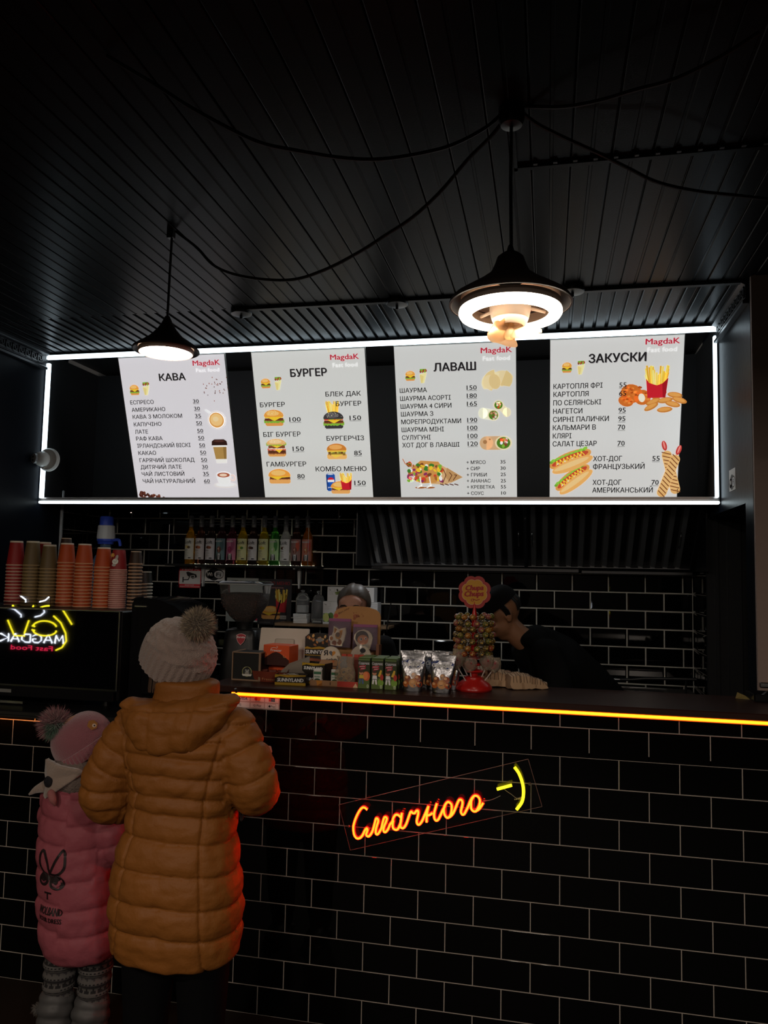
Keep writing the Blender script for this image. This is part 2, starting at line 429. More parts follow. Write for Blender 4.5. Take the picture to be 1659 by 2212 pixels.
# the rest of the room behind the camera, seen only in reflections
mb = MB(); mb.box(-5.4, 3.2, -6.1, -6.0, 0, ZC + .03); mb.box(3.2, 3.3, -6.0, .46, 0, ZC + .03); mb.box(-5.5, -5.4, -6.0, .27, 0, ZC + .03)
mb.box(-5.4, XL - .12, .15, .27, 0, ZC + .03); mb.box(-5.4, -3.35, -2.42, -2.32, 0, ZC + .03)
struct(mb.build('wall_front', mat('dark_room_paint', (.006, .006, .007), rough=.7)))

# ================================================================ THE LIT MENU BOX
sb = thing('menu_light_box', 'wide dark menu box with white light strips above the kitchen opening', 'sign', (0, YS, 2.01))
M_LED = mat('cool_white_led_diffuser', (.9, .95, 1), rough=.5, emit=3.3, ecol=(.74, .90, 1.0))
M_LEDB = mat('cool_white_led_tube', (.9, .95, 1), rough=.5, emit=4.6, ecol=(.80, .95, 1.0))
M_ALU = mat('brown_aluminium_rail', (.30, .26, .24), rough=.35, metal=.8)
z0 = -2.01
mb = MB(); mb.box(XL + .004, XR - .004, .50, .515, .02, ZC + z0); mb.box(XL + .004, XR - .004, .012, .50, .004, .014); mb.box(XL + .003, XL + .006, .012, .5, .004, ZC + z0); mb.box(XR - .006, XR - .003, .012, .5, .004, ZC + z0); mb.build('back_panel', mat('black_felt', (.004, .004, .0045), rough=.8), sb)
mb = MB(); mb.cbox(XL + .002, XR - .002, -.022, .0, 2.8345 + z0, 2.859 + z0, .003); mb.build('top_light_strip', M_LED, sb)
mb = MB(); mb.cbox(XL + .002, XL + .026, -.02, 0, 2.035 + z0, 2.812 + z0, .004); mb.build('side_light_strip', M_LED, sb)
mb = MB(); mb.cbox(XR - .022, XR - .006, -.02, 0, 2.035 + z0, 2.812 + z0, .004); mb.build('side_light_strip', M_LED, sb)
mb = MB(); mb.cbox(XL + .004, XR - .004, -.024, -.004, 2.004 + z0, 2.018 + z0, .004); mb.build('bottom_light_strip', M_LEDB, sb)
mb = MB(); mb.box(XL + .004, XR - .004, -.004, .05, 2.003 + z0, 2.030 + z0); mb.box(XL + .004, XR - .004, .0, .012, 2.030 + z0, 2.040 + z0); mb.build('bottom_rail', M_ALU, sb)
mb = MB(); mb.box(XR - .006, XR - .001, -.02, 0, 2.004 + z0, 2.857 + z0); mb.box(XL + .001, XL + .004, -.02, 0, 2.004 + z0, 2.857 + z0); mb.box(XL, XR, -.02, .01, 2.857 + z0, ZC + z0); mb.build('frame', M_BLACK, sb)
ART={'p1':{'title':[('КАВА', 0.2348, 0.7, 0.158, 0.0386)],
'red':[('MagdaK', 0.4473, 0.7759, 0.1607, 0.0287)],
'pale':[('Fast food', 0.4611, 0.7403, 0.1371, 0.0198)],
'items':[('ЕСПРЕСО', 0.0369, 0.572, 0.145, 0.0222), ('АМЕРИКАНО', 0.0391, 0.5296, 0.2083, 0.0223), ('КАВА З МОЛОКОМ', 0.0391, 0.4894, 0.3058, 0.0224), ('КАПУЧІНО', 0.0395, 0.4458, 0.1721, 0.0226), ('ЛАТЕ', 0.04, 0.4028, 0.0818, 0.0227), ('РАФ КАВА', 0.0418, 0.3629, 0.1652, 0.0227), ('ІРЛАНДСЬКИЙ ВІСКІ', 0.0426, 0.3211, 0.332, 0.0229), ('КАКАО', 0.0432, 0.2783, 0.1115, 0.023), ('ГАРЯЧИЙ ШОКОЛАД', 0.0439, 0.2352, 0.3439, 0.0232), ('ДИТЯЧИЙ ЛАТЕ', 0.0449, 0.1945, 0.2578, 0.0233), ('ЧАЙ ЛИСТОВИЙ', 0.0459, 0.1536, 0.2689, 0.0233), ('ЧАЙ НАТУРАЛЬНИЙ', 0.0467, 0.1107, 0.3289, 0.0236)],
'prices':[('30', 0.4226, 0.5698, 0.0345, 0.0218), ('30', 0.424, 0.5282, 0.0346, 0.0219), ('35', 0.4247, 0.4872, 0.0355, 0.0221), ('50', 0.4263, 0.446, 0.0347, 0.0222), ('50', 0.4267, 0.4022, 0.0357, 0.0223), ('50', 0.4275, 0.3614, 0.0358, 0.0224), ('50', 0.4281, 0.3188, 0.0359, 0.0225), ('50', 0.4288, 0.2767, 0.036, 0.0226), ('50', 0.4295, 0.2345, 0.0361, 0.0227), ('30', 0.4305, 0.1936, 0.0353, 0.0229), ('35', 0.4314, 0.1526, 0.0354, 0.023), ('60', 0.4322, 0.1097, 0.0354, 0.0231)],
'pics':[('burger', 0.073, 0.6541, 0.0588, 0.0588), ('wrapcone', 0.1457, 0.6598, 0.043, 0.0741), ('beans', 0.5556, 0.6437, 0.1654, 0.1534), ('cupt', 0.5517, 0.471, 0.1087, 0.102), ('cup2go', 0.5519, 0.2937, 0.0972, 0.1364), ('cupside', 0.5623, 0.1272, 0.1365, 0.0942), ('beanpile', 0.1706, 0.0286, 0.3026, 0.0676)]},
'p2':{'title':[('БУРГЕР', 0.2126, 0.6965, 0.2029, 0.0405)],
'red':[('MagdaK', 0.4416, 0.7784, 0.1562, 0.0279)],
'pale':[('Fast food', 0.4511, 0.7391, 0.136, 0.0225)],
'items':[('БУРГЕР', 0.0227, 0.5365, 0.1432, 0.0255), ('БІГ БУРГЕР', 0.0254, 0.3711, 0.216, 0.0261), ('ГАМБУРГЕР', 0.0287, 0.2023, 0.2312, 0.0266), ('БЛЕК ДАК', 0.4008, 0.5849, 0.1956, 0.0249), ('БУРГЕР', 0.4548, 0.5319, 0.1408, 0.025), ('БУРГЕРЧІЗ', 0.389, 0.3435, 0.2099, 0.0257), ('КОМБО МЕНЮ', 0.3132, 0.1728, 0.2894, 0.0263)],
'prices':[('100', 0.1847, 0.4528, 0.0652, 0.0256), ('150', 0.1892, 0.289, 0.0659, 0.0262), ('80', 0.2026, 0.1327, 0.0424, 0.0266), ('150', 0.5263, 0.4542, 0.0635, 0.0252), ('85', 0.5385, 0.261, 0.0427, 0.0258), ('150', 0.5291, 0.0927, 0.0644, 0.0264)],
'pics':[('burger', 0.0668, 0.6661, 0.0565, 0.0531), ('wrapcone', 0.1374, 0.6639, 0.0407, 0.0722), ('burger', 0.0959, 0.477, 0.1181, 0.0913), ('bigburger', 0.0956, 0.3095, 0.1178, 0.1009), ('hamburger', 0.0975, 0.1462, 0.1332, 0.085), ('fries0', 0.4344, 0.5252, 0.0824, 0.0724), ('blackburger', 0.4354, 0.4572, 0.1179, 0.0949), ('cheeseburger', 0.4406, 0.2846, 0.1166, 0.0886), ('can', 0.3946, 0.1096, 0.0577, 0.0995), ('friesbox', 0.4832, 0.1158, 0.0765, 0.0964), ('hamburger', 0.448, 0.0803, 0.1139, 0.0714)]},
'p3':{'title':[('ЛАВАШ', 0.205, 0.6993, 0.2169, 0.0411)],
'red':[('MagdaK', 0.4498, 0.7821, 0.1569, 0.0281)],
'pale':[('Fast food', 0.4593, 0.7439, 0.1365, 0.0222)],
'items':[('ШАУРМА', 0.0209, 0.5928, 0.1441, 0.0237), ('ШАУРМА АСОРТІ', 0.021, 0.5504, 0.2675, 0.0238), ('ШАУРМА 4 СИРИ', 0.0211, 0.5088, 0.2704, 0.024), ('ШАУРМА З', 0.0213, 0.4676, 0.1726, 0.0241), ('МОРЕПРОДУКТАМИ', 0.021, 0.4261, 0.3189, 0.0242), ('ШАУРМА МІНІ', 0.0211, 0.3838, 0.2261, 0.0244), ('СУЛУГУНІ', 0.0208, 0.3414, 0.154, 0.0245), ('ХОТ ДОГ В ЛАВАШІ', 0.0204, 0.3003, 0.3071, 0.0246), ("+ М'ЯСО", 0.3629, 0.2058, 0.1006, 0.0185), ('+ СИР', 0.3626, 0.1719, 0.071, 0.0186), ('+ ГРИБИ', 0.3623, 0.1378, 0.1063, 0.0187), ('+ АНАНАС', 0.3621, 0.1047, 0.1261, 0.0187), ('+ КРЕВЕТКА', 0.3618, 0.0708, 0.1482, 0.0189), ('+ СОУС', 0.362, 0.0363, 0.0888, 0.019), ('35', 0.5414, 0.2072, 0.0268, 0.0184), ('30', 0.5415, 0.1731, 0.0268, 0.0184), ('25', 0.5416, 0.1393, 0.0269, 0.0186), ('25', 0.5417, 0.1049, 0.0269, 0.0186), ('55', 0.5418, 0.0719, 0.027, 0.0187), ('10', 0.544, 0.0377, 0.0244, 0.0188)],
'prices':[('150', 0.3736, 0.5982, 0.0514, 0.0233), ('180', 0.3737, 0.5566, 0.051, 0.0234), ('165', 0.3732, 0.5148, 0.0516, 0.0235), ('190', 0.3727, 0.4294, 0.0514, 0.0238), ('100', 0.3727, 0.388, 0.0516, 0.0239), ('100', 0.3727, 0.3452, 0.0512, 0.0241), ('120', 0.3722, 0.3033, 0.0519, 0.0242)],
'pics':[('burger', 0.0797, 0.6802, 0.0533, 0.052), ('wrapcone', 0.1472, 0.6779, 0.0397, 0.0751), ('tortillas', 0.5292, 0.6474, 0.1454, 0.1098), ('wraps', 0.5125, 0.4878, 0.1912, 0.1096), ('wrap', 0.5231, 0.3187, 0.1775, 0.0907), ('bigwrap', 0.1798, 0.154, 0.3222, 0.1664)]},
'p4':{'title':[('ЗАКУСКИ', 0.1877, 0.7139, 0.2712, 0.0423)],
'red':[('MagdaK', 0.4547, 0.7926, 0.1582, 0.028)],
'pale':[('Fast food', 0.4645, 0.7555, 0.1366, 0.0228)],
'items':[('КАРТОПЛЯ ФРІ', 0.0163, 0.5893, 0.2396, 0.0252), ('КАРТОПЛЯ', 0.0165, 0.5492, 0.1726, 0.0253), ('ПО СЕЛЯНСЬКІ', 0.016, 0.506, 0.2349, 0.0255), ('НАГЕТСИ', 0.0156, 0.4632, 0.1442, 0.0257), ('СИРНІ ПАЛИЧКИ', 0.0151, 0.421, 0.2749, 0.0258), ('КАЛЬМАРИ В', 0.0146, 0.3785, 0.213, 0.0259), ('КЛЯРІ', 0.0148, 0.3357, 0.0929, 0.0261), ('САЛАТ ЦЕЗАР', 0.0143, 0.2942, 0.219, 0.0262), ('ХОТ-ДОГ', 0.2176, 0.2141, 0.1422, 0.0263), ('ФРАНЦУЗЬКИЙ', 0.2177, 0.1724, 0.2527, 0.0264), ('ХОТ-ДОГ', 0.2171, 0.0889, 0.1428, 0.0267), ('АМЕРИКАНСЬКИЙ', 0.2165, 0.0479, 0.2983, 0.0268)],
'prices':[('55', 0.3369, 0.588, 0.0339, 0.0248), ('65', 0.3367, 0.5458, 0.034, 0.025), ('95', 0.3362, 0.4621, 0.0342, 0.0252), ('95', 0.336, 0.4191, 0.0343, 0.0254), ('70', 0.3351, 0.3759, 0.0351, 0.0256), ('70', 0.3353, 0.293, 0.0353, 0.0259), ('55', 0.5075, 0.2132, 0.0348, 0.0258), ('70', 0.5074, 0.0883, 0.0351, 0.0264)],
'pics':[('burger', 0.0819, 0.695, 0.049, 0.0518), ('wrapcone', 0.1497, 0.6926, 0.0371, 0.0687), ('friesbox', 0.5147, 0.612, 0.1241, 0.1602), ('chicken', 0.4138, 0.5464, 0.1558, 0.1106), ('nuggets', 0.5468, 0.5117, 0.1835, 0.1104), ('hotdog1', 0.1076, 0.2138, 0.2242, 0.1323), ('hotdog2', 0.1228, 0.1176, 0.2112, 0.1785), ('frenchdog', 0.5877, 0.1656, 0.1002, 0.267)]}}
NEON=[[(-0.788, 0.785), (-0.798, 0.792), (-0.808, 0.79), (-0.819, 0.776), (-0.83, 0.753), (-0.837, 0.731), (-0.839, 0.715), (-0.836, 0.695), (-0.829, 0.683), (-0.82, 0.68), (-0.81, 0.685), (-0.802, 0.696), (-0.796, 0.71), (-0.789, 0.719), (-0.785, 0.715), (-0.787, 0.707), (-0.79, 0.697), (-0.785, 0.691), (-0.778, 0.693), (-0.769, 0.706), (-0.763, 0.723), (-0.758, 0.744), (-0.754, 0.757), (-0.748, 0.756), (-0.746, 0.747), (-0.75, 0.734), (-0.754, 0.718), (-0.754, 0.704), (-0.748, 0.701), (-0.741, 0.71), (-0.734, 0.724), (-0.73, 0.742), (-0.725, 0.76), (-0.72, 0.765), (-0.714, 0.761), (-0.717, 0.748), (-0.723, 0.733), (-0.726, 0.72), (-0.724, 0.713), (-0.718, 0.712), (-0.709, 0.723), (-0.702, 0.74), (-0.694, 0.751), (-0.69, 0.764), (-0.684, 0.774), (-0.677, 0.777), (-0.669, 0.774), (-0.663, 0.768)],
[(-0.69, 0.755), (-0.692, 0.741), (-0.69, 0.728), (-0.681, 0.723), (-0.673, 0.726), (-0.667, 0.738), (-0.662, 0.754), (-0.659, 0.784)],
[(-0.659, 0.784), (-0.662, 0.757), (-0.664, 0.74), (-0.66, 0.732), (-0.652, 0.732), (-0.644, 0.743), (-0.638, 0.759), (-0.633, 0.774), (-0.628, 0.788), (-0.624, 0.792), (-0.619, 0.787), (-0.612, 0.787), (-0.611, 0.789), (-0.604, 0.797), (-0.599, 0.795), (-0.599, 0.785), (-0.602, 0.771), (-0.604, 0.758), (-0.6, 0.749), (-0.593, 0.75), (-0.584, 0.763), (-0.576, 0.782), (-0.569, 0.799), (-0.562, 0.816)],
[(-0.562, 0.816), (-0.566, 0.797), (-0.568, 0.777), (-0.568, 0.759)],
[(-0.565, 0.783), (-0.557, 0.786), (-0.547, 0.793)],
[(-0.532, 0.828), (-0.537, 0.81), (-0.541, 0.793), (-0.54, 0.776), (-0.534, 0.768), (-0.526, 0.772), (-0.518, 0.788), (-0.511, 0.805), (-0.504, 0.817), (-0.501, 0.827), (-0.493, 0.836), (-0.486, 0.835), (-0.479, 0.828), (-0.478, 0.813), (-0.48, 0.798), (-0.485, 0.786), (-0.493, 0.781), (-0.5, 0.786), (-0.505, 0.797), (-0.506, 0.811), (-0.503, 0.824)],
[(-0.493, 0.781), (-0.483, 0.786), (-0.473, 0.798), (-0.465, 0.816), (-0.458, 0.834), (-0.452, 0.846), (-0.445, 0.848), (-0.44, 0.842), (-0.44, 0.831), (-0.443, 0.817), (-0.445, 0.806), (-0.44, 0.797), (-0.433, 0.799), (-0.426, 0.812), (-0.419, 0.827), (-0.413, 0.843), (-0.405, 0.858), (-0.395, 0.866), (-0.384, 0.863), (-0.378, 0.852), (-0.379, 0.837), (-0.384, 0.824), (-0.392, 0.812), (-0.401, 0.812), (-0.408, 0.82), (-0.409, 0.833), (-0.408, 0.848), (-0.401, 0.862)],
[(-0.392, 0.812), (-0.379, 0.822), (-0.366, 0.843)]]
NEONY=[[(-0.257, 0.975), (-0.242, 0.955), (-0.23, 0.925), (-0.225, 0.892), (-0.23, 0.858), (-0.249, 0.829)],[(-0.318, 0.894), (-0.266, 0.912)]]
NEONP=[(-0.9, 0.79), (-0.21, 1.003), (-0.161, 0.843), (-0.852, 0.631)]
NEONW=[[(-0.366, 0.847), (-0.337, 0.854), (-0.306, 0.87)],[(-0.295, 0.896), (-0.283, 0.887), (-0.266, 0.877), (-0.249, 0.866), (-0.232, 0.872)]]
NEONF=[(-0.858, 0.717), (-0.204, 0.918)]
CAB=[[(-1.456, -0.393, 2.86), (-1.356, -0.426, 2.779), (-1.268, -0.459, 2.692), (-1.139, -0.499, 2.631), (-0.964, -0.555, 2.588), (-0.834, -0.6, 2.595), (-0.711, -0.649, 2.623), (-0.624, -0.687, 2.651), (-0.533, -0.729, 2.681), (-0.446, -0.777, 2.726), (-0.363, -0.831, 2.784), (-0.298, -0.872, 2.819), (-0.253, -0.905, 2.852)],
[(-0.26, -0.905, 2.866), (-0.306, -0.927, 2.813), (-0.38, -0.958, 2.759), (-0.448, -0.985, 2.728), (-0.554, -1.025, 2.697), (-0.647, -1.061, 2.688), (-0.761, -1.106, 2.694), (-0.845, -1.14, 2.704), (-0.928, -1.177, 2.736), (-1.009, -1.216, 2.774), (-1.077, -1.251, 2.812), (-1.173, -1.3, 2.86)],
[(-0.218, -0.905, 2.874), (-0.112, -0.942, 2.838), (-0.024, -0.975, 2.824), (0.055, -1.007, 2.821), (0.144, -1.046, 2.814), (0.236, -1.091, 2.827), (0.304, -1.13, 2.845)],
[(-0.218, -0.905, 2.861), (-0.176, -0.87, 2.843), (-0.11, -0.821, 2.829), (-0.016, -0.756, 2.812), (0.076, -0.694, 2.79), (0.156, -0.641, 2.772), (0.267, -0.576, 2.77), (0.41, -0.497, 2.782), (0.496, -0.45, 2.788)]]
# ---------------------------------------------------------------- pictures printed on the menus
BUN, BUN2, BUND, PAT, PATD, CHE, LET, LETD, TOM, CREAM = '#e0983f', '#f0b766', '#b96d22', '#7a4428', '#4a2415', '#f6c232', '#7fae3a', '#4d7a22', '#d2402c', '#f2e6cf'
def jag(x0, x1, y, amp, n, seed=1):
    rr = random.Random(seed); return [(x0 + (x1 - x0) * i / n, y + rr.uniform(-amp, amp)) for i in range(n + 1)]
def band(A, cx, cy, w, h, x0, x1, y0, y1, col, lvl, amp=.02, n=14, seed=1):
    top = [(cx + w * a, cy + h * b) for a, b in jag(x0, x1, y1, amp, n, seed)]; bot = [(cx + w * a, cy + h * b) for a, b in jag(x0, x1, y0, amp, n, seed + 5)]
    for i in range(n): A.poly([bot[i], bot[i + 1], top[i + 1], top[i]], col, lvl)
def dome(A, cx, cy, w, h, y0, ht, col, colh, lvl, seeds=True, wide=.48):
    A.ell(cx, cy + h * y0, w * wide, h * ht, col, lvl, 0, 180, 22)
    A.poly([(cx - w * wide, cy + h * y0), (cx - w * wide * .93, cy + h * (y0 - .05)), (cx + w * wide * .93, cy + h * (y0 - .05)), (cx + w * wide, cy + h * y0)], col, lvl)
    A.ell(cx - w * .04, cy + h * (y0 + ht * .42), w * wide * .66, h * ht * .40, colh, lvl + 1)
    if seeds:
        rr = random.Random(3)
        for i in range(26):
            a = rr.uniform(15, 165); q = rr.uniform(.35, .92); A.ell(cx + w * wide * q * math.cos(R(a)), cy + h * (y0 + ht * q * math.sin(R(a))), w * .014, h * .012, '#fbe7bd', lvl + 2, n=6, rot=a)
def bottom_bun(A, cx, cy, w, h, y0, col, lvl, k=.44):
    A.poly([(cx - w * k, cy + h * y0), (cx - w * k, cy - h * .42), (cx - w * (k - .07), cy - h * .5), (cx + w * (k - .07), cy - h * .5), (cx + w * k, cy - h * .42), (cx + w * k, cy + h * y0)], col, lvl)
def pic(A, name, cx, cy, w, h):
    L = 2
    X = lambda a: cx + w * a
    Z = lambda b: cy + h * b
    if name in ('burger', 'blackburger'):
        k = name == 'blackburger'; b1, b2, b3 = (('#3a3638', '#5a5558', '#2b282a') if k else (BUN, BUN2, BUND))
        bottom_bun(A, cx, cy, w, h, -.26, b1 if k else '#d9924a', L); band(A, cx, cy, w, h, -.5, .5, -.30, -.16, LET, L + 1, .05, 16, 2)
        band(A, cx, cy, w, h, -.46, .46, -.20, -.03, PAT, L + 2, .02, 14, 3); band(A, cx, cy, w, h, -.44, .44, -.12, -.05, PATD, L + 3, .02, 14, 4)
        A.poly([(X(-.3), Z(.0)), (X(.02), Z(-.2)), (X(.34), Z(.0))], CHE, L + 4); band(A, cx, cy, w, h, -.45, .45, -.02, .06, CHE if not k else TOM, L + 3, .015, 12, 5)
        if k: band(A, cx, cy, w, h, -.47, .47, .04, .11, LET, L + 4, .04, 14, 8)
        else: band(A, cx, cy, w, h, -.43, .43, .05, .09, TOM, L + 4, .01, 10, 6)
        dome(A, cx, cy, w, h, .10, .38, b1, b2, L + 5)
    elif name == 'bigburger':
        bottom_bun(A, cx, cy, w, h, -.34, '#d99a55', L); band(A, cx, cy, w, h, -.45, .45, -.36, -.14, PAT, L + 1, .02, 14, 3); band(A, cx, cy, w, h, -.42, .42, -.28, -.2, PATD, L + 2, .02, 14, 3)
        A.poly([(X(-.1), Z(-.1)), (X(.12), Z(-.3)), (X(.3), Z(-.1))], CHE, L + 3); band(A, cx, cy, w, h, -.45, .45, -.14, -.05, TOM, L + 3, .02, 10, 6); band(A, cx, cy, w, h, -.4, .42, -.09, -.05, CREAM, L + 4, .01, 10, 6)
        band(A, cx, cy, w, h, -.40, .42, -.04, .13, PAT, L + 4, .02, 14, 9); A.poly([(X(-.35), Z(.18)), (X(.02), Z(-.02)), (X(.4), Z(.18))], CHE, L + 5)
        band(A, cx, cy, w, h, -.5, .5, .14, .24, LET, L + 6, .05, 16, 2); dome(A, cx, cy, w, h, .22, .27, '#dfae6d', '#eec692', L + 7)
    elif name == 'hamburger':
        bottom_bun(A, cx, cy, w, h, -.16, '#e0a25a', L, .47); band(A, cx, cy, w, h, -.44, .47, -.22, -.02, PAT, L + 1, .02, 14, 3); band(A, cx, cy, w, h, -.4, .45, -.16, -.1, PATD, L + 2, .02, 12, 3)
        A.poly([(X(-.45), Z(-.02)), (X(-.1), Z(-.24)), (X(.1), Z(-.1)), (X(.5), Z(-.04)), (X(.42), Z(.02))], CHE, L + 3); dome(A, cx, cy, w, h, .03, .46, '#e59a3d', '#f4bb6c', L + 4, seeds=False, wide=.49)
    elif name == 'cheeseburger':
        bottom_bun(A, cx, cy, w, h, -.2, '#e8b264', L, .48); band(A, cx, cy, w, h, -.42, .42, -.24, 0, '#8a6a2c', L + 1, .04, 16, 3)
        for i in range(8): A.ell(X(-.35 + i * .1), Z(-.1 + .03 * (i % 2)), w * .05, h * .06, ['#5c3a20', '#a7a84a', '#6f7d30'][i % 3], L + 2, n=8)
        band(A, cx, cy, w, h, -.46, .47, -.04, .1, '#f0bf45', L + 3, .02, 12, 7); A.poly([(X(-.3), Z(-.2)), (X(-.1), Z(-.42)), (X(.15), Z(-.3)), (X(.3), Z(-.2))], '#f3c74f', L + 3)
        dome(A, cx, cy, w, h, .10, .38, '#c67a30', '#e3a45a', L + 5, seeds=False)
    elif name in ('fries0', 'friesbox'):
        box = name == 'friesbox'; rr = random.Random(5); yb = -.5 if not box else -.15
        for i in range(26):
            x = rr.uniform(-.40, .40); t = rr.uniform(.2, .5); lean = x * .35 + rr.uniform(-.06, .06); wd = .035
            A.poly([(X(x * .8 - wd), Z(yb)), (X(x * .8 + wd), Z(yb)), (X(x + lean * .3 + wd), Z(t)), (X(x + lean * .3 - wd), Z(t))], ['#f2cf5a', '#e6b93e', '#f7de83', '#d9a52f'][i % 4], L + i % 5)
        if box:
            A.poly([(X(-.42), Z(.1)), (X(-.3), Z(-.04)), (X(0), Z(-.12)), (X(.3), Z(-.04)), (X(.42), Z(.1)), (X(.34), Z(-.5)), (X(-.34), Z(-.5))], '#c3202c', L + 6)
            A.poly([(X(.2), Z(-.07)), (X(.42), Z(.1)), (X(.34), Z(-.5)), (X(.24), Z(-.5))], '#9d1420', L + 7)
    elif name == 'wrapcone':
        A.poly([(X(-.45), Z(.1)), (X(.5), Z(.22)), (X(.12), Z(-.5)), (X(-.3), Z(-.5))], '#efe0a0', L + 2); A.poly([(X(-.45), Z(.1)), (X(.1), Z(-.02)), (X(-.1), Z(-.5)), (X(-.3), Z(-.5))], '#e0cc82', L + 3)
        for i in range(6): A.ell(X(-.3 + .14 * i), Z(.3 + .05 * (i % 2)), w * .14, h * .10, ['#8a3b2a', LET, '#a5482f'][i % 3], L + 1, n=9)
        for i in range(5): A.ell(X(-.3 + .16 * i), Z(.42), w * .12, h * .06, '#6fa534', L, n=8)
    elif name == 'beans':
        rr = random.Random(11)
        for i in range(34):
            q = rr.gauss(0, .2); r2 = rr.gauss(.05, .2); A.ell(X(max(-.5, min(.5, q))), Z(max(-.5, min(.5, r2))), .0042 * rr.uniform(.6, 1), .0028, ['#6b3524', '#8a4a33', '#4f2418'][i % 3], L, n=8, rot=rr.uniform(0, 180))
    elif name == 'beanpile':
        rr = random.Random(12)
        for i in range(34):
            q = rr.random() ** 1.4 - .5; top = .5 - (q + .5) * .75; r2 = rr.uniform(-.5, top); a = rr.uniform(0, 180)
            A.ell(X(q), Z(r2 * .9 - .03), .0125, .0085, ['#4a2018', '#63301f', '#381710'][i % 3], L + i % 4, n=12, rot=a); A.ell(X(q), Z(r2 * .9 - .03), .0105, .0012, '#1d0a06', L + i % 4 + 1, n=8, rot=a + 8); A.ell(X(q), Z(r2 * .9 - .03) + .003, .006, .0018, '#8d5a48', L + i % 4 + 1, n=8, rot=a)
    elif name == 'cupt':
        A.poly([(X(-.62), Z(.55)), (X(-.52), Z(.62)), (X(-.2), Z(.36)), (X(-.3), Z(.28))], '#f4f2f0', L); A.ell(cx, cy, w * .5, h * .5, '#f7f5f2', L + 1, n=28); A.ell(cx, cy, w * .5, h * .5, '#f7f5f2', L + 1, n=28); A.ring(cx, cy, w * .44, w * .5, '#dcd3cd', L + 2, sy=h / w)
        A.ell(X(-.01), Z(0), w * .41, h * .42, '#d79b52', L + 3, n=26); A.ell(X(-.01), Z(.02), w * .34, h * .34, '#edbf7e', L + 4, n=22); A.ell(X(-.05), Z(.06), w * .16, h * .14, '#f3cf9b', L + 5, n=16)
    elif name == 'cup2go':
        A.poly([(X(-.44), Z(.33)), (X(.44), Z(.33)), (X(.33), Z(-.5)), (X(-.31), Z(-.5))], '#ece8e2', L); A.poly([(X(-.42), Z(.18)), (X(.42), Z(.18)), (X(.35), Z(-.33)), (X(-.33), Z(-.33))], '#a98448', L + 1)
        A.poly([(X(.2), Z(.18)), (X(.42), Z(.18)), (X(.35), Z(-.33)), (X(.2), Z(-.33))], '#8c6a36', L + 2); A.poly([(X(-.49), Z(.25)), (X(.49), Z(.25)), (X(.46), Z(.42)), (X(.3), Z(.5)), (X(-.3), Z(.5)), (X(-.46), Z(.42))], '#2b1612', L + 2); A.ell(cx, Z(.43), w * .34, h * .05, '#4a2a24', L + 3)
    elif name == 'cupside':
        A.ell(X(-.02), Z(-.33), w * .5, h * .17, '#dfd9d4', L); A.ell(X(-.02), Z(-.31), w * .42, h * .12, '#f1edea', L + 1); A.ring(X(.34), Z(.12), w * .08, w * .13, '#e9cfc4', L + 1, sy=1.1)
        A.poly([(X(-.38), Z(.3)), (X(.28), Z(.3)), (X(.2), Z(-.18)), (X(.05), Z(-.32)), (X(-.16), Z(-.32)), (X(-.3), Z(-.15))], '#f3ece8', L + 2); A.ell(X(-.05), Z(.3), w * .33, h * .2, '#ffffff', L + 3); A.ell(X(-.05), Z(.3), w * .28, h * .15, '#a9583c', L + 4); A.ell(X(-.06), Z(.3), w * .17, h * .09, '#eccdb4', L + 5)
    elif name == 'can':
        A.poly([(X(-.44), Z(.42)), (X(-.3), Z(.5)), (X(.3), Z(.5)), (X(.44), Z(.42)), (X(.46), Z(-.42)), (X(.3), Z(-.5)), (X(-.3), Z(-.5)), (X(-.44), Z(-.42))], '#1f4fa0', L); A.rect(X(-.44), Z(-.42), w * .16, h * .84, '#173b7c', L + 1); A.ell(cx, Z(.46), w * .3, h * .035, '#c7ccd4', L + 2)
        A.ell(X(.02), Z(.08), w * .34, h * .2, '#f4f4f6', L + 2, n=26); A.ell(X(.02), Z(.13), w * .32, h * .15, '#d0202e', L + 3, 8, 176, n=14); A.ell(X(.02), Z(.03), w * .31, h * .15, '#1d56b4', L + 3, 186, 355, n=14); A.text('pepsi', X(-.3), Z(-.32), w * .6, h * .09, '#e9eef6', L + 3)
    elif name == 'tortillas':
        for i, (a0, a1, dx, dy, c) in enumerate([(20, 170, .18, -.05, '#e3cfa0'), (-40, 60, .12, .02, '#d8be84'), (60, 215, -.12, -.1, '#efdcae'), (95, 250, -.05, .0, '#e0c68c')]):
            A.poly([(X(dx), Z(dy - .3))] + [(X(dx + .42 * math.cos(R(a0 + (a1 - a0) * k / 14))), Z(dy - .05 + .5 * math.sin(R(a0 + (a1 - a0) * k / 14)))) for k in range(15)], c, L + i)
        A.ell(X(-.25), Z(-.12), w * .25, h * .34, '#e8d3a2', L + 5, n=20, rot=20); A.ell(X(-.08), Z(-.1), w * .2, h * .36, '#dcc189', L + 6, n=20, rot=14)
    elif name in ('wraps', 'wrap'):
        def roll(x0, z0, x1, z1, r, c1, filling, s):
            A.poly([(X(x0), Z(z0 - r)), (X(x1), Z(z1 - r)), (X(x1), Z(z1 + r)), (X(x0), Z(z0 + r))], c1, L + s); A.ell(X(x0), Z(z0), w * r * .5, h * r, c1, L + s); A.ell(X(x1), Z(z1), w * r * .62, h * r * 1.02, '#e9d8b0', L + s + 1); A.ell(X(x1), Z(z1), w * r * .5, h * r * .86, LETD, L + s + 2)
            rr = random.Random(s)
            for i in range(13): A.ell(X(x1 + rr.uniform(-.3, .3) * r), Z(z1 + rr.uniform(-.6, .6) * r), w * r * .14, h * r * .22, filling[i % len(filling)], L + s + 3, n=8, rot=rr.uniform(0, 180))
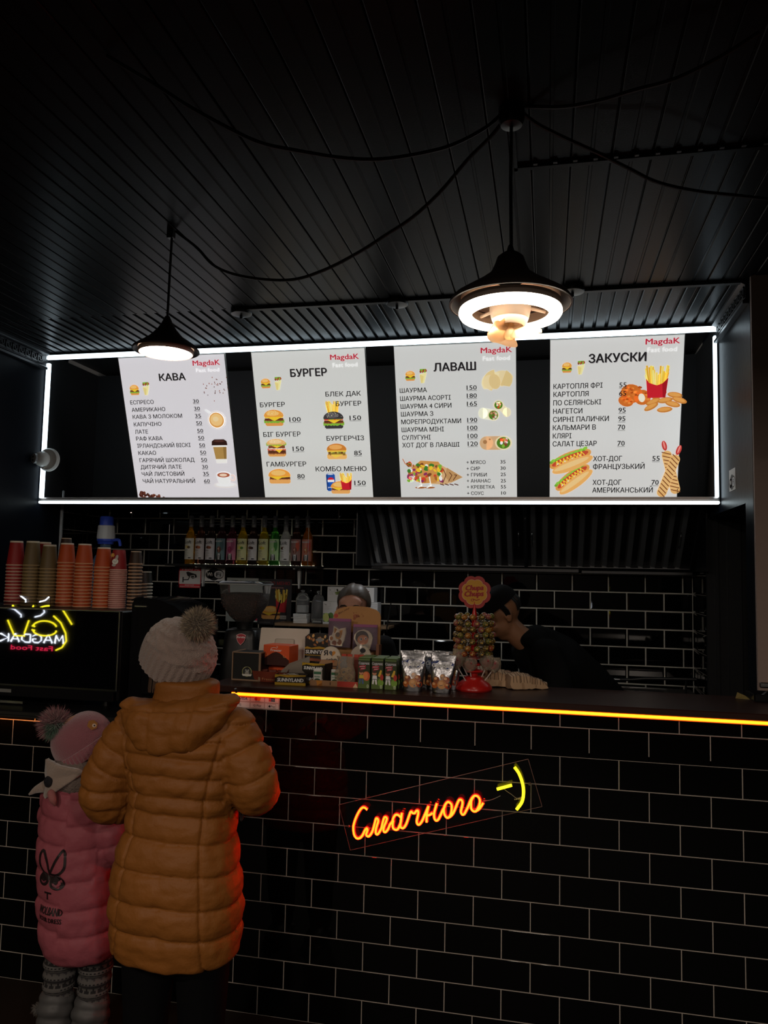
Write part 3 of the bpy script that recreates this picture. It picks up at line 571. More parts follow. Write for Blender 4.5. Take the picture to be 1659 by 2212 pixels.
        if name == 'wraps': roll(.34, -.1, .12, .25, .22, '#eadcb8', [TOM, CREAM, LET, '#f3d9c0'], 0); roll(-.3, -.12, -.02, -.22, .25, '#f2e8cc', [PAT, CREAM, '#5d7a2c', '#c98f6d'], 5)
        else: roll(-.3, -.02, .2, -.02, .40, '#cda67c', [TOM, '#f6f2ea', PAT, LET, '#d98a3e'], 0); A.ell(X(-.34), Z(.05), w * .06, h * .12, '#a6774c', L + 3); A.ell(X(-.2), Z(.2), w * .03, h * .05, '#a6774c', L + 3)
    elif name == 'bigwrap':
        A.poly([(X(.12), Z(.32)), (X(.5), Z(-.12)), (X(.22), Z(-.36)), (X(-.05), Z(-.34))], '#cfa878', L); A.poly([(X(.24), Z(.2)), (X(.5), Z(-.12)), (X(.3), Z(-.3)), (X(.2), Z(-.1))], '#b98e5c', L + 1)
        A.poly([(X(-.4), Z(.12)), (X(-.2), Z(.44)), (X(.1), Z(.4)), (X(.2), Z(.1)), (X(.05), Z(-.3)), (X(-.2), Z(-.32)), (X(-.42), Z(-.1))], '#c98f4b', L + 1)
        rr = random.Random(4)
        for i in range(70): A.ell(X(rr.uniform(-.42, .16)), Z(rr.uniform(-.28, .38) * (1 - .1)), w * rr.uniform(.02, .05), h * rr.uniform(.03, .07), ['#8a2f5c', PAT, TOM, LET, CHE, '#f3efe6', '#a4622f', '#3f7a2c'][i % 8], L + 2 + i % 5, n=8, rot=rr.uniform(0, 180))
        A.line([(X(-.5), Z(.5)), (X(-.46), Z(.34)), (X(-.34), Z(.22))], .004, '#b4612c', L + 8)
        for a in (-.22, -.06): A.line([(X(a), Z(-.1)), (X(a + .02), Z(-.4)), (X(a - .05), Z(-.46))], .006, '#f1ece2', L + 8); A.ell(X(a), Z(-.46), w * .09, h * .03, '#9a5a2a', L + 7)
        for a in (.24, .34, .42): A.line([(X(a - .06), Z(.14 - (a - .24))), (X(a - .02), Z(-.05)), (X(a - .08), Z(-.32 + (a - .24) * .6))], .0035, '#4a1c12', L + 8)
        for a in (.12, .2, .28, .36): A.line([(X(a), Z(-.34)), (X(a + .06), Z(-.38))], .005, '#4a1c12', L + 8)
    elif name in ('chicken', 'nuggets'):
        rr = random.Random(8)
        if name == 'chicken':
            for x, z, a, b in ((-.12, .08, .34, .42), (.22, -.1, .26, .34), (-.28, -.25, .24, .24)): A.ell(X(x), Z(z), w * a, h * b, '#c96a28', L, n=18, rot=-20)
            for i in range(40): A.ell(X(rr.uniform(-.42, .4)), Z(rr.uniform(-.35, .38)), w * .05, h * .05, ['#e08a3c', '#a64c18', '#d67830'][i % 3], L + 2, n=7)
            A.ell(X(.2), Z(-.12), w * .1, h * .2, '#f0e2cc', L + 3, n=12, rot=15)
        else:
            for i, (x, z, a) in enumerate([(-.1, .3, 25), (.3, .28, -10), (.42, .05, -20), (-.25, .0, 20), (.05, .06, 8), (.25, -.12, -15), (-.3, -.22, 28), (.05, -.36, 4)]):
                A.ell(X(x), Z(z), w * .2, h * .13, '#c07a34', L + i, n=16, rot=a); A.ell(X(x - .01), Z(z + .02), w * .16, h * .08, '#d9974c', L + i + .5, n=14, rot=a)
    elif name.startswith('hotdog'):
        a = R(38 if name[-1] == '2' else 22); c, q = math.cos(a), math.sin(a); T = lambda u, v: (cx + (u * c - v * q) * w, cy + (u * q + v * c) * w)
        def el(u, v, ru, rv, col, l): A.ell(*T(u, v), ru * w, rv * w, col, l, n=22, rot=math.degrees(a))
        el(0, .06, .5, .17, '#d99a4e', L); 
        for i in range(16): el(-.42 + i * .055, .15 + .02 * (i % 2), .05, .035, ['#6fa534', '#8dc046'][i % 2], L + 1)
        el(0, .07, .44, .09, '#c04a30', L + 2)
        for i in range(12): el(-.36 + i * .06, .04 + .02 * (i % 3), .03, .02, ['#e0563c', '#f0e0c8', '#b8382a'][i % 3], L + 3)
        pts = [T(-.34 + i * .042, .075 + (.055 if i % 2 else -.045)) for i in range(17)]; A.line(pts, w * .022, '#f1c443', L + 4)
        el(0, -.08, .49, .13, '#e6ad62', L + 5); el(-.02, -.06, .42, .06, '#f2c586', L + 6)
    elif name == 'frenchdog':
        for i, (x0, z0, x1, z1) in enumerate([(.36, -.38, -.02 - .1, .28), (-.28, -.44, .28, .2)]):
            dx, dz = x1 - x0, z1 - z0; L_ = math.hypot(dx * w, dz * h); nx, nz = -dz * h / L_, dx * w / L_; r = w * .24
            p0 = (X(x0), Z(z0)); p1 = (X(x1), Z(z1)); q = math.degrees(math.atan2(dz * h, dx * w))
            A.ell(p1[0] + dx * w * .28, p1[1] + dz * h * .28, w * .26, w * .12, '#b83a34', L + i * 6, rot=q); A.ell(p1[0] + dx * w * .3, p1[1] + dz * h * .3, w * .2, w * .04, '#e58a80', L + 1 + i * 6, rot=q)
            A.ell(*p0, r, r, '#d9a867', L + 1 + i * 6); A.ell(*p1, r, r, '#d9a867', L + 1 + i * 6); A.poly([(p0[0] - nx * r, p0[1] - nz * r), (p1[0] - nx * r, p1[1] - nz * r), (p1[0] + nx * r, p1[1] + nz * r), (p0[0] + nx * r, p0[1] + nz * r)], '#e0b274', L + 2 + i * 6)
            for k in range(11):
                t = -.1 + k * .11; bx = p0[0] + (p1[0] - p0[0]) * t; bz = p0[1] + (p1[1] - p0[1]) * t; s = .8
                A.line([(bx - nx * r * s, bz - nz * r * s), (bx + nx * r * s + (p1[0] - p0[0]) * .12, bz + nz * r * s + (p1[1] - p0[1]) * .12)], w * .05, '#7c4a24', L + 3 + i * 6)

# ---------------------------------------------------------------- the four hanging menus, leaning forward in the box
PH = .833; TILT = math.atan2(.29, .781)
menus = [('p1', -2.512, .637, 'leftmost backlit menu board with the coffee price list', '#d6d2d6'), ('p2', -1.718, .631, 'backlit menu board with the burger pictures', '#cfcfcb'),
         ('p3', -.930, .626, 'backlit menu board listing wraps, below the lamp with fan blades', '#cdcdca'), ('p4', -.134, .633, 'rightmost backlit menu board with fries and hot dogs', '#d0cfcc')]
for key, x0, wd, lab, bg in menus:
    t = thing('menu_board', lab, 'menu board', (x0, 1.28, 2.045), (TILT, 0, 0))
    mb = MB(); mb.box(0, wd, 0, .012, 0, PH, bg); mb.build('panel', M_PANEL, t)
    mb = MB(); e = .003
    for b in ((-e, 0, -.001, .013, -e, PH + e), (wd, wd + e, -.001, .013, -e, PH + e), (0, wd, -.001, .013, -e, 0), (0, wd, -.001, .013, PH, PH + e)): mb.box(*b, '#9a968e')
    mb.build('edge_frame', M_INK, t)
    a = ART[key]
    for nm, kind, col, bd in (('title', 'title', '#1c1a1c', .03), ('logo_lettering', 'red', '#b3243a', .03), ('tagline', 'pale', '#f2f4f2', .0), ('dish_list', 'items', '#161416', .017), ('price_list', 'prices', '#161416', .017)):
        A = Art()
        for s, u, v, ww, cap in a[kind]:
            if nm == 'title': A.text(s, u + .0025, v - .0025, ww, cap, '#8d898a', lvl=2, bold=bd)
            A.text(s, u, v, ww, cap, col, lvl=9 if nm != 'title' else 4, bold=bd)
            if nm == 'price_list': A.rect(u - .001, v - cap * .22, ww + .002, .0018, col, 9)
        A.build(nm, M_PANEL, t)['kind'] = 'stuff'
    for nm, u, v, ww, hh in a['pics']:
        A = Art(); pic(A, nm, u, v, ww, hh); A.build({'beans': 'bean_picture', 'beanpile': 'bean_picture', 'cupt': 'cup_picture', 'cup2go': 'cup_picture', 'cupside': 'cup_picture', 'can': 'can_picture', 'fries0': 'fries_picture', 'friesbox': 'fries_picture', 'tortillas': 'flatbread_picture'}.get(nm, 'food_picture'), M_PANEL, t)

# ================================================================ PENDANTS, CABLES, CEILING FIXTURES
M_SHADE = mat('dark_lamp_enamel', (.030, .022, .020), rough=.42)
M_SHADEIN = mat('lamp_inside', (.42, .33, .27), rough=.5)
M_WARM = mat('warm_white_lamp', (1, .9, .75), rough=.5, emit=9, ecol=(1, .86, .66))
M_CORD = mat('black_cord', (.006, .006, .006), rough=.7)
def cord(t, pts, r=.0035, name='cord'):
    mb = MB(); mb.tube(pts, r, 6); return mb.build(name, M_CORD, t, smooth=True)
# left pendant
t = thing('pendant_lamp', 'smaller cone pendant with a glowing disc, hanging in front of the coffee menu', 'lamp', (-1.475, -.393, ZC))
cord(t, [(0.004, 0, -.03), (.002, 0, -.15), (0, 0, -.33)], .0045)
mb = MB(); mb.lathe([(.0, -.318), (.008, -.322), (.014, -.335), (.022, -.352), (.035, -.372), (.058, -.398), (.083, -.418), (.108, -.436), (.116, -.442), (.117, -.447), (.113, -.449), (.103, -.443), (.080, -.424), (.055, -.404), (.02, -.375)], 40, cap=False); mb.build('lamp_shade', M_SHADE, t, smooth=True)
mb = MB(); mb.lathe([(.05, -.438), (.088, -.446), (.092, -.452), (.088, -.457), (0, -.458)], 40, cap=False); mb.build('bulb_disc', M_WARM, t, smooth=True)
mb = MB(); mb.lathe([(.0945, -.440), (.0965, -.452), (.093, -.4575), (.0905, -.452), (.0905, -.440)], 40, cap=False); mb.build('disc_rim', mat('pinkish_rim', (.75, .55, .48), rough=.4), t, smooth=True)
mb = MB(); mb.cbox(-.012, .012, -.012, .012, -.035, 0, .002); mb.build('ceiling_hook', M_BPLAS, t)
lamp('pendant_glow', 'SPOT', (-1.475, -.393, ZC - .47), 1.0, (1, .84, .66), .09, spot=R(165))
# right pendant: ring light with fan blades
t = thing('pendant_lamp', 'large cone pendant with a glowing ring light and small fan blades', 'lamp', (-.2415, -.905, ZC))
cord(t, [(0, 0, -.03), (-.001, .0, -.2), (.002, 0, -.38)], .005)
mb = MB(); mb.lathe([(0, -.365), (.006, -.37), (.010, -.385), (.022, -.392), (.034, -.402), (.042, -.425), (.052, -.445), (.085, -.470), (.12, -.492), (.148, -.510), (.156, -.520), (.157, -.528), (.151, -.528), (.143, -.517), (.11, -.498), (.08, -.478), (.05, -.458)], 48, cap=False); mb.build('lamp_shade', M_SHADE, t, smooth=True)
mb = MB(); mb.lathe([(.152, -.5285), (.143, -.5165), (.11, -.4985), (.08, -.480), (.04, -.462)], 48, cap=False); mb.build('shade_lining', M_SHADEIN, t, smooth=True)
mb = MB()
mb.lathe([(.130, -.541), (.1315, -.546), (.1315, -.552), (.127, -.559), (.113, -.562), (.101, -.560), (.098, -.555), (.098, -.548)], 56, cap=False); mb.build('ring_light', mat('warm_white_ring', (1, .92, .8), rough=.5, emit=7, ecol=(1, .86, .68)), t, smooth=True)
mb = MB(); mb.lathe([(.098, -.548), (.097, -.524), (.129, -.522), (.130, -.541)], 56, cap=False); mb.build('ring_housing', mat('ring_housing_grey', (.20, .15, .12), rough=.5), t, smooth=30)
M_CREAM = mat('cream_lamp_plastic', (.66, .50, .38), rough=.42)
mb = MB(); mb.lathe([(.040, -.50), (.052, -.515), (.053, -.540), (.048, -.562), (.041, -.578), (.034, -.584), (.028, -.582), (.024, -.574), (0, -.574)], 36, cap=False)
for k in range(3): mb.tube([(.05 * math.cos(R(25 + 120 * k)), .05 * math.sin(R(25 + 120 * k)), -.530), (.099 * math.cos(R(25 + 120 * k)), .099 * math.sin(R(25 + 120 * k)), -.536)], .0045, 6)
mb.build('motor_housing', M_CREAM, t, smooth=True)
M_BLADE = mat('translucent_blade', (.92, .70, .46), rough=.35, trans=.55, ior=1.15)
mb = MB(); mb.lathe([(0, -.575), (.010, -.577), (.012, -.596), (.015, -.602), (.014, -.614), (.008, -.619), (0, -.620)], 20, cap=False); mb.build('blade_hub', M_BLADE, t, smooth=True)
for k in range(3):
    rings = []; a0 = R(205 + 120 * k)
    for i in range(11):
        s = i / 10; rr = .010 + s * .070; ch = .008 + .027 * math.sin(math.pi * min(1, s * .80 + .10)) * (1 - .75 * max(0, s - .8) / .2); tw = R(52 - 26 * s); aa = a0 + s * .75; ctr = Vector((math.cos(aa), math.sin(aa), 0)) * rr + Vector((0, 0, -.604 + .006 * s))
        tan = Vector((-math.sin(aa), math.cos(aa), 0)); d = tan * math.cos(tw) + Vector((0, 0, 1)) * math.sin(tw); nn = Vector((0, 0, 1)) * math.cos(tw) - tan * math.sin(tw)
        rings.append([ctr + d * ch * q + nn * (.006 * (1 - q * q) + .0007) for q in (-1, -.6, -.2, .2, .6, 1)] + [ctr + d * ch * q + nn * (.006 * (1 - q * q) - .0007) for q in (1, .6, .2, -.2, -.6, -1)])
    mb = MB(); mb.loft(rings); mb.build('fan_blade', M_BLADE, t, smooth=True)
mb = MB(); mb.lathe([(.0, -.05), (.028, -.046), (.034, -.03), (.034, 0)], 20); mb.build('ceiling_rose', M_BPLAS, t, smooth=True)
lamp('pendant_glow', 'AREA', (-.2415, -.905, ZC - .566), 1.6, (1, .84, .66), .22)
# sagging cables
def catmull(P, n=8):
    P = [Vector(p) for p in P]; P = [P[0] * 2 - P[1]] + P + [P[-1] * 2 - P[-2]]; out = []
    for i in range(1, len(P) - 2):
        for k in range(n):
            t = k / n; a, b, c, d = P[i - 1:i + 3]
            out.append(.5 * ((2 * b) + (c - a) * t + (2 * a - 5 * b + 4 * c - d) * t * t + (3 * b - a - 3 * c + d) * t ** 3))
    out.append(P[-2]); return out
def cable(label, pts, r=.005):
    mb = MB(); mb.tube(catmull(pts), r, 6); o = mb.build('cable', M_CORD, None, smooth=True); return tag(o, label, 'cable')
cable('black cable sagging between the two pendant hooks', CAB[0]); cable('black cable swagging from the right hook to the upper left', CAB[1])
cable('black cable running from the right hook up to the top right corner', CAB[2]); cable('black cable running from the right hook down to the right edge', CAB[3])
# ceiling spot bodies on the joint
for i, (x, y, lab) in enumerate([(-1.555, .455, 'leftmost dark round ceiling fixture on the ceiling joint'), (-.807, .44, 'dark round ceiling fixture at the middle of the ceiling joint'), (-.045, .40, 'dark round ceiling fixture right behind the large pendant')]):
    t = thing('ceiling_fixture', lab, 'ceiling fixture', (x, y, ZC), group='round fixtures on the ceiling joint')
    mb = MB(); mb.lathe([(.05, .0), (.05, -.018), (.047, -.023), (.02, -.026), (0, -.026)], 28); mb.build('housing', M_BPLAS, t, smooth=40)
    mb = MB(); mb.cbox(-.006, .006, -.006, .006, -.044, -.024, .002); mb.build('clip', M_BPLAS, t)
# security camera
t = thing('security_camera', 'white dome security camera on the left edge of the menu box', 'camera', (-2.90, .972, 2.25), (R(90), 0, 0))
mb = MB(); mb.lathe([(0.066, 0), (.066, .010), (.058, .020), (.040, .024)], 40); mb.build('mounting_base', M_WHITE, t, smooth=35)
mb = MB(); mb.sphere((-.018, .0, .040), .043, 28, 16); mb.build('camera_ball', M_WHITE, t, smooth=True)
mb = MB(); mb.lathe([(.028, 0), (.028, .012), (.024, .014), (0, .014)], 24); o = mb.build('lens_plate', mat('grey_plastic', '#8c8c8c', rough=.4), t, smooth=35, loc=(-.037, -.002, .070), rot=(0, R(-28), 0))
for dz in (.009, -.011):
    mb = MB(); mb.lathe([(.0065, .014), (.0055, .017), (0, .017)], 14); mb.build('lens', M_GLOSS, o, loc=(0, dz, 0))
# ================================================================ THE SERVICE COUNTER
sc = thing('service_counter', 'long black tiled service counter with a glowing amber strip under its top', 'counter', (0, 0, 0))
XSTEP = -1.42      # the left part is one course lower
mb = MB(); mb.box(-2.95, 2.2, -.0026, .10, 0, ZT0 - TH + .0175); mb.box(XSTEP, 2.2, -.0026, .10, ZT0 - TH, 1.178); mb.build('grout_bed', M_GROUT, sc)
def put_front(o, a, z): o.location = (a, .0035, z)
lay_tiles(sc, -2.95, XSTEP, 0.0, ZT0 - TH + .017, ZT0, 0.0, put_front)
lay_tiles(sc, XSTEP, 1.35, 0.0, ZT0 + .067, ZT0, 0.0, put_front)
CZ = 1.205
mb = MB(); mb.cbox(XSTEP - .02, 2.2, -.028, .375, 1.181, CZ, .003); mb.build('worktop', M_COUNTER, sc)
mb = MB(); mb.cbox(-2.95, XSTEP - .02, -.034, .62, 1.040, 1.058, .003); mb.box(-2.95, XSTEP - .02, -.034, -.028, 1.033, 1.041); mb.build('worktop', mat('black_worktop', (.010, .010, .011), rough=.3), sc)
M_AMBER = mat('amber_led_strip', (1, .6, .1), emit=1, ecol=(6, .85, .015))
M_AMBERB = mat('amber_led_edge', (1, .3, .02), emit=1, ecol=(1.2, .05, .002))
mb = MB(); mb.box(-1.335, 2.2, -.0265, -.020, 1.1705, 1.1805); mb.build('amber_light_strip', M_AMBER, sc)
mb = MB(); mb.box(-1.335, 2.2, -.0255, -.012, 1.1675, 1.1812); mb.build('strip_glow_rim', M_AMBERB, sc)  # emissive backing painted as the red rim of the strip's glow
mb = MB(); mb.box(-2.95, XSTEP - .02, -.026, -.018, 1.036, 1.0385); mb.build('amber_light_strip', mat('amber_led_strip_dim', (1, .5, .1), emit=1, ecol=(34, 9, 1.4)), sc)
mb = MB(); mb.box(XSTEP - .02, 2.2, .10, .13, 0, 1.181); mb.box(-2.95, XSTEP - .02, .5, .62, 0, 1.040); mb.box(XSTEP - .02, 2.2, .33, .372, 0, 1.181); mb.build('carcass', M_BLACK, sc)
# payment sticker
t = thing('payment_sticker', 'white card payment sticker on the tiles under the amber strip', 'sticker', (-1.385, -.0045, 1.120))
mb = MB(); mb.box(0, .238, 0, .0006, 0, .047); mb.build('sheet', mat('white_vinyl', '#c9b9b4', rough=.5), t)
A = Art(.0004)
def paylogo(A, i, j):
    x = .004 + i * .0585; z = .0265 - j * .0235; A.rect(x, z, .054, .019, '#efe6e2', 1); cx = x + .027; cz = z + .0095
    k = (i, j)
    if k == (1, 0): A.text('VISA', cx - .017, cz - .005, .034, .010, '#1a2f7c', lvl=3, bold=.03, slant=.25)
    if k == (2, 0): A.ell(cx - .005, cz + .0015, .007, .007, '#c8202c', 3); A.ell(cx + .006, cz + .0015, .007, .007, '#ec8a22', 4); A.rect(cx - .010, cz - .0082, .02, .0012, '#3a3a3a', 3)
    if k == (3, 0): A.rect(cx - .012, cz - .006, .009, .013, '#c3232c', 3); A.rect(cx - .003, cz - .006, .008, .013, '#173a74', 3); A.rect(cx + .004, cz - .006, .009, .013, '#0f6a62', 3); A.text('UnionPay', cx - .010, cz - .001, .021, .004, '#f0f0f0', lvl=5)
    if k == (2, 1): A.text('G Pay', cx - .016, cz - .004, .032, .008, '#4a4a4c', lvl=3)
    if k == (1, 1): A.text('G', cx - .016, cz - .004, .008, .009, '#4a4a4c', lvl=3)
    if k == (3, 1):
        A.rect(cx - .017, cz - .0085, .034, .017, '#3b3638', 2); A.rect(cx - .0163, cz - .0078, .0326, .0156, '#efe6e2', 3); A.text('Pay', cx - .003, cz - .0045, .017, .008, '#2c282a', lvl=4); A.ell(cx - .0085, cz - .001, .0042, .0045, '#2c282a', 4, n=12); A.ell(cx - .0068, cz + .0048, .0016, .0009, '#2c282a', 4, n=8, rot=50)
for i in range(4):
    for j in range(2): paylogo(A, i, j)
A.build('payment_logos', M_INK, t)
# neon sign: clear plate, red script, yellow smile, wires
t = thing('neon_sign', 'red neon script with a yellow smile on the tiled counter front', 'sign', (-.53, -.012, .82))
OX, OZ = -.53, .82
M_NRED = mat('red_neon_core', (1, .2, .05), emit=1, ecol=(66, .68, .03)); M_NREDB = mat('red_neon_jacket', (.9, .03, .02), rough=.4, emit=1, ecol=(.95, .012, .008))
M_NYEL = mat('yellow_neon_core', (1, .95, .1), emit=1, ecol=(1.5, 1.25, .02))
def sm(P, n=4): return [(p.x, p.y, p.z) for p in catmull([(a - OX, 0, b - OZ) for a, b in P], n)]
mb = MB(); pl = [(a - OX, b - OZ) for a, b in NEONP]; mb.prism(pl, -.006, -.003); mb.build('clear_plate', mat('acrylic_plate', (1, 1, 1), rough=.03, trans=1, ior=1.3), t)
mb = MB(); q = pl + [pl[0]]
for a, b in zip(q[:-1], q[1:]): mb.tube([(a[0], -.0045, a[1]), (b[0], -.0045, b[1])], .0009, 4)
mb.build('plate_edge', mat('acrylic_edge', (.35, .20, .18), rough=.3), t)
mb = MB(); mc = MB()
for s in NEON: mb.tube([(x, -.0195, z) for x, y, z in sm(s)], .0036, 8); mc.tube([(x, -.0135, z) for x, y, z in sm(s)], .0062, 8)
mb.build('red_lettering', M_NRED, t, smooth=True); mc.build('red_jacket', M_NREDB, t, smooth=True)
mb = MB()
for s in NEONY: mb.tube([(x, -.018, z) for x, y, z in (sm(s) if len(s) > 2 else [(a - OX, 0, b - OZ) for a, b in s])], .0055, 8)
mb.build('yellow_smile', M_NYEL, t, smooth=True)
mb = MB()
for s in NEONW: mb.tube([(x, -.010, z) for x, y, z in sm(s)], .0009, 5)
mb.build('wire', mat('wire_grey', (.3, .27, .24), rough=.5), t)
mb = MB()
for a, b in NEONF: mb.T = Matrix.Translation((a - OX, 0, b - OZ)) @ rot3(R(90)); mb.lathe([(.005, -.004), (.005, .010), (.003, .013), (0, .013)], 12)
mb.T = None; mb.build('stand_off', M_STEEL, t, smooth=30)
mb = MB()
for i in range(6): mb.sphere((-.255 + i * .0058 - OX - .0, -.012, .862 + i * .0012 - OZ), .0022, 6, 4)
mb.build('wire_joint', mat('solder_joint', (.7, .6, .3), rough=.4, metal=.5), t)

t = thing('side_bench', 'low black bench behind the counter carrying the coffee grinder', 'bench', (-1.512, .55, 0))
mb = MB(); mb.cbox(-.17, .20, -.13, .13, .99, 1.03, .004); mb.build('bench_top', M_BLACK, t); mb = MB(); mb.box(-.16, .19, -.12, .12, .04, .99); mb.build('cabinet', M_BPLAS, t); mb = MB(); mb.box(-.15, .18, -.11, .11, 0, .04); mb.build('plinth', M_BLACK, t)
GAIN = 2.4
# ================================================================ KITCHEN: HOOD, SHELVES, APPLIANCES
def xf(loc, rot=(0, 0, 0)): return Matrix.Translation(loc) @ rot3(*rot)
# extractor hood with baffle filters
t = thing('extractor_hood', 'black steel extractor hood with upright baffle slats over the back wall', 'cooker hood', (0, 0, 0))
HA = Vector((0, 1.24, 2.035)); HB = Vector((0, 1.60, 1.705)); HD = (HB - HA); HL = HD.length; HD.normalize(); HN = Vector((0, -HD.z * -1, HD.y)) 
M_BAF = mat('dark_baffle_steel', (.42, .43, .44), rough=.34, metal=.9)
M_BAFB = mat('black_baffle_gap', (.02, .02, .021), rough=.35, metal=.7)
hx0, hx1 = -1.165, .632
HR = math.atan2(HB.z - HA.z, HB.y - HA.y)       # slope of the filters
mb = MB(); mb.T = Matrix.Translation(HA) @ Matrix.Rotation(HR, 4, 'X'); mb.box(hx0, hx1, 0, HL, 0.012, .03); mb.build('filter_back', M_BAFB, t)
sl = MB(); sl.loft([[(0, y, .012), (.006, y, -.006), (.030, y, -.010), (.036, y, .010), (.030, y, -.004), (.006, y, 0)] for y in (.018, HL - .012)]); slm = sl.mesh('baffle_slat', M_BAF)
k = 0; x = hx0 + .03
while x < hx1 - .04:
    if abs(x + .018 + .262) > .030:
        o = obj('baffle_slat', slm, t); o.matrix_world = Matrix.Translation(HA + Vector((x, 0, random.uniform(-.001, .001)))) @ Matrix.Rotation(HR, 4, 'X') @ Matrix.Rotation(R(random.uniform(-3, 3)), 4, 'Y')
        b = MB(); 
    x += .064; k += 1
fr = MB(); fr.T = Matrix.Translation(HA) @ Matrix.Rotation(HR, 4, 'X')
for a, b in ((hx0, hx0 + .022), (-.272, -.252), (hx1 - .022, hx1)): fr.cbox(a, b, 0, HL, -.016, .02, .002)
fr.cbox(hx0, hx1, HL - .014, HL + .004, -.014, .02, .002); fr.build('filter_frame', M_DSTEEL, t)
mb = MB(); mb.T = Matrix.Translation(HA) @ Matrix.Rotation(HR, 4, 'X'); mb.box(-.2645, -.2595, .1, HL - .01, -.022, -.016); mb.build('bright_joint', M_STEEL, t)
for sx in (-.298, -.226, .535):
    mb = MB(); mb.T = Matrix.Translation(HA) @ Matrix.Rotation(HR, 4, 'X'); mb.tube(catmull([(sx, .20, -.012), (sx, .205, -.032), (sx, .25, -.042), (sx, .295, -.032), (sx, .30, -.012)], 4), .0035, 6); mb.build('handle', M_STEEL, t, smooth=True)
mb = MB(); mb.cbox(hx0 + .0, -.02 + .05, 1.60, 1.665, 1.672, 1.698, .004); mb.cbox(.04, hx1, 1.60, 1.665, 1.668, 1.690, .004); mb.build('grease_rail', mat('dull_black_steel', (.05, .05, .052), rough=.35, metal=.9), t)
for a, b in ((hx0 - .006, hx0), (hx1, hx1 + .006)): mb = MB(); mb.box(a, b, 1.24, 1.70, 1.69, 2.06); mb.build('side_panel', M_BPLAS, t)
# bottle shelf
t = thing('bottle_shelf', 'narrow dark wall shelf with a light strip under the syrup bottles', 'shelf', (-2.05, YB, 1.684))
mb = MB(); mb.cbox(-.43, .56, -.15, 0, -.014, 0, .002); mb.build('board', M_BLACK, t)
mb = MB(); mb.box(-.325, .49, -.040, -.034, 0, .004); mb.build('light_strip', mat('shelf_led', (1, 1, .9), emit=18, ecol=(1, .93, .68)), t)
for x in (-.229, .409):
    mb = MB(); mb.prism([(x - .011, -.014), (x + .011, -.014), (x + .008, -.09), (x + .003, -.14), (x - .003, -.14), (x - .008, -.09)], -.03, -.001); mb.box(x - .006, x + .006, -.13, -.001, -.022, -.014); mb.build('bracket', mat('grey_bracket', '#8d8f90', rough=.45), t)
    # screws
mb = MB(); mb.tube([(-.41, -.147, .245), (.50, -.147, .245)], .0018, 6); mb.tube([(-.41, -.147, .245), (-.41, -.147, 0)], .0018, 6); mb.tube([(.50, -.147, .245), (.50, -.147, 0)], .0018, 6); mb.build('guard_wire', M_STEEL, t)
# syrup bottles
M_BCAP = mat('bottle_cap_grey', (.20, .20, .21), rough=.35)
def bottle(x, liquid, lcol, emblem, label, kind):
    t = thing('syrup_bottle', label, 'bottle', (x, YB - .085, 1.6845), (0, 0, R(random.uniform(-4, 4))), 'syrup bottles on the wall shelf')
    global GAIN; GAIN = 1.3; key = liquid
    mg = mat('syrup_glass_' + key.strip('#'), liquid, rough=.08, trans=.75, ior=1.35); GAIN = 1.5
    mb = MB(); mb.lathe([(.0, 0), (.031, 0), (.034, .004), (.034, .155), (.031, .175), (.020, .200), (.0135, .215), (.0125, .262), (0, .262)], 20); mb.build('glass_body', mg, t, smooth=50)
    mb = MB(); mb.lathe([(.0142, .232), (.0142, .286), (.015, .288), (.015, .298), (.011, .303), (0, .303)], 16); mb.build('pourer_cap', M_BCAP, t, smooth=40)
    mb = MB(); mb.prism([(-.004, .255), (.004, .255), (.0025, .282), (-.0025, .282)], -.0155, -.0145); mb.build('neck_mark', mat('neck_mark_grey', '#8f9090', rough=.5), t)
    # label wrapped round the front
    mb = MB(); seg = 10; rad = .0346; vs = []; 
    for k in range(seg + 1):
        a = R(-90 - 62 + 124 * k / seg); vs += [(rad * math.cos(a), rad * math.sin(a), .028), (rad * math.cos(a), rad * math.sin(a), .160)]
    mb.add(vs, [(2 * k, 2 * k + 2, 2 * k + 3, 2 * k + 1) for k in range(seg)], lcol); mb.build('label', M_INK, t)
    A = Art(.0358, .0001)
    if kind == 'L':
        A.text('Loft', -.022, .126, .044, .021, '#1d1d20', lvl=1, bold=.014); A.rect(-.02, .084, .02, .003, '#4c4a48', 1)
        for i in range(6): A.rect(-.020, .076 - i * .0055, .018 + .004 * (i % 3), .0014, '#8b8883', 1)
        A.rect(.004, .034, .018, .006, '#2a2a2c', 1)
    else:
        A.text('BARRY', -.022, .138, .044, .010, '#ece7e2', lvl=3, bold=.03); A.ell(.016, .12, .012, .034, emblem[1], 1); A.poly([(-.016, .03), (.016, .03), (.012, .066), (-.012, .066)], '#1f1f22', 1)
        A.poly([(-.005, .03), (.005, .03), (.008, .066), (-.008, .066)], '#e8e6e2', 2); A.poly([(-.0015, .034), (.0015, .034), (.002, .06), (-.002, .06)], '#1f1f22', 3)
    e = emblem[0]; cz = .104 if kind == 'L' else .092
    if kind == 'L': A.ell(-.004, cz, .013, .009, e, 2); A.ell(.006, cz - .001, .010, .008, emblem[1], 3); A.ell(-.01, cz - .002, .005, .005, emblem[2], 4)
    else: A.ell(0, cz, .013, .020, e, 3); A.line([(0, cz + .018), (0, cz - .018)], .003, emblem[2], 4); A.ell(-.005, cz + .004, .004, .006, emblem[2], 4)
    A.build('label_print', M_INK, t); return t
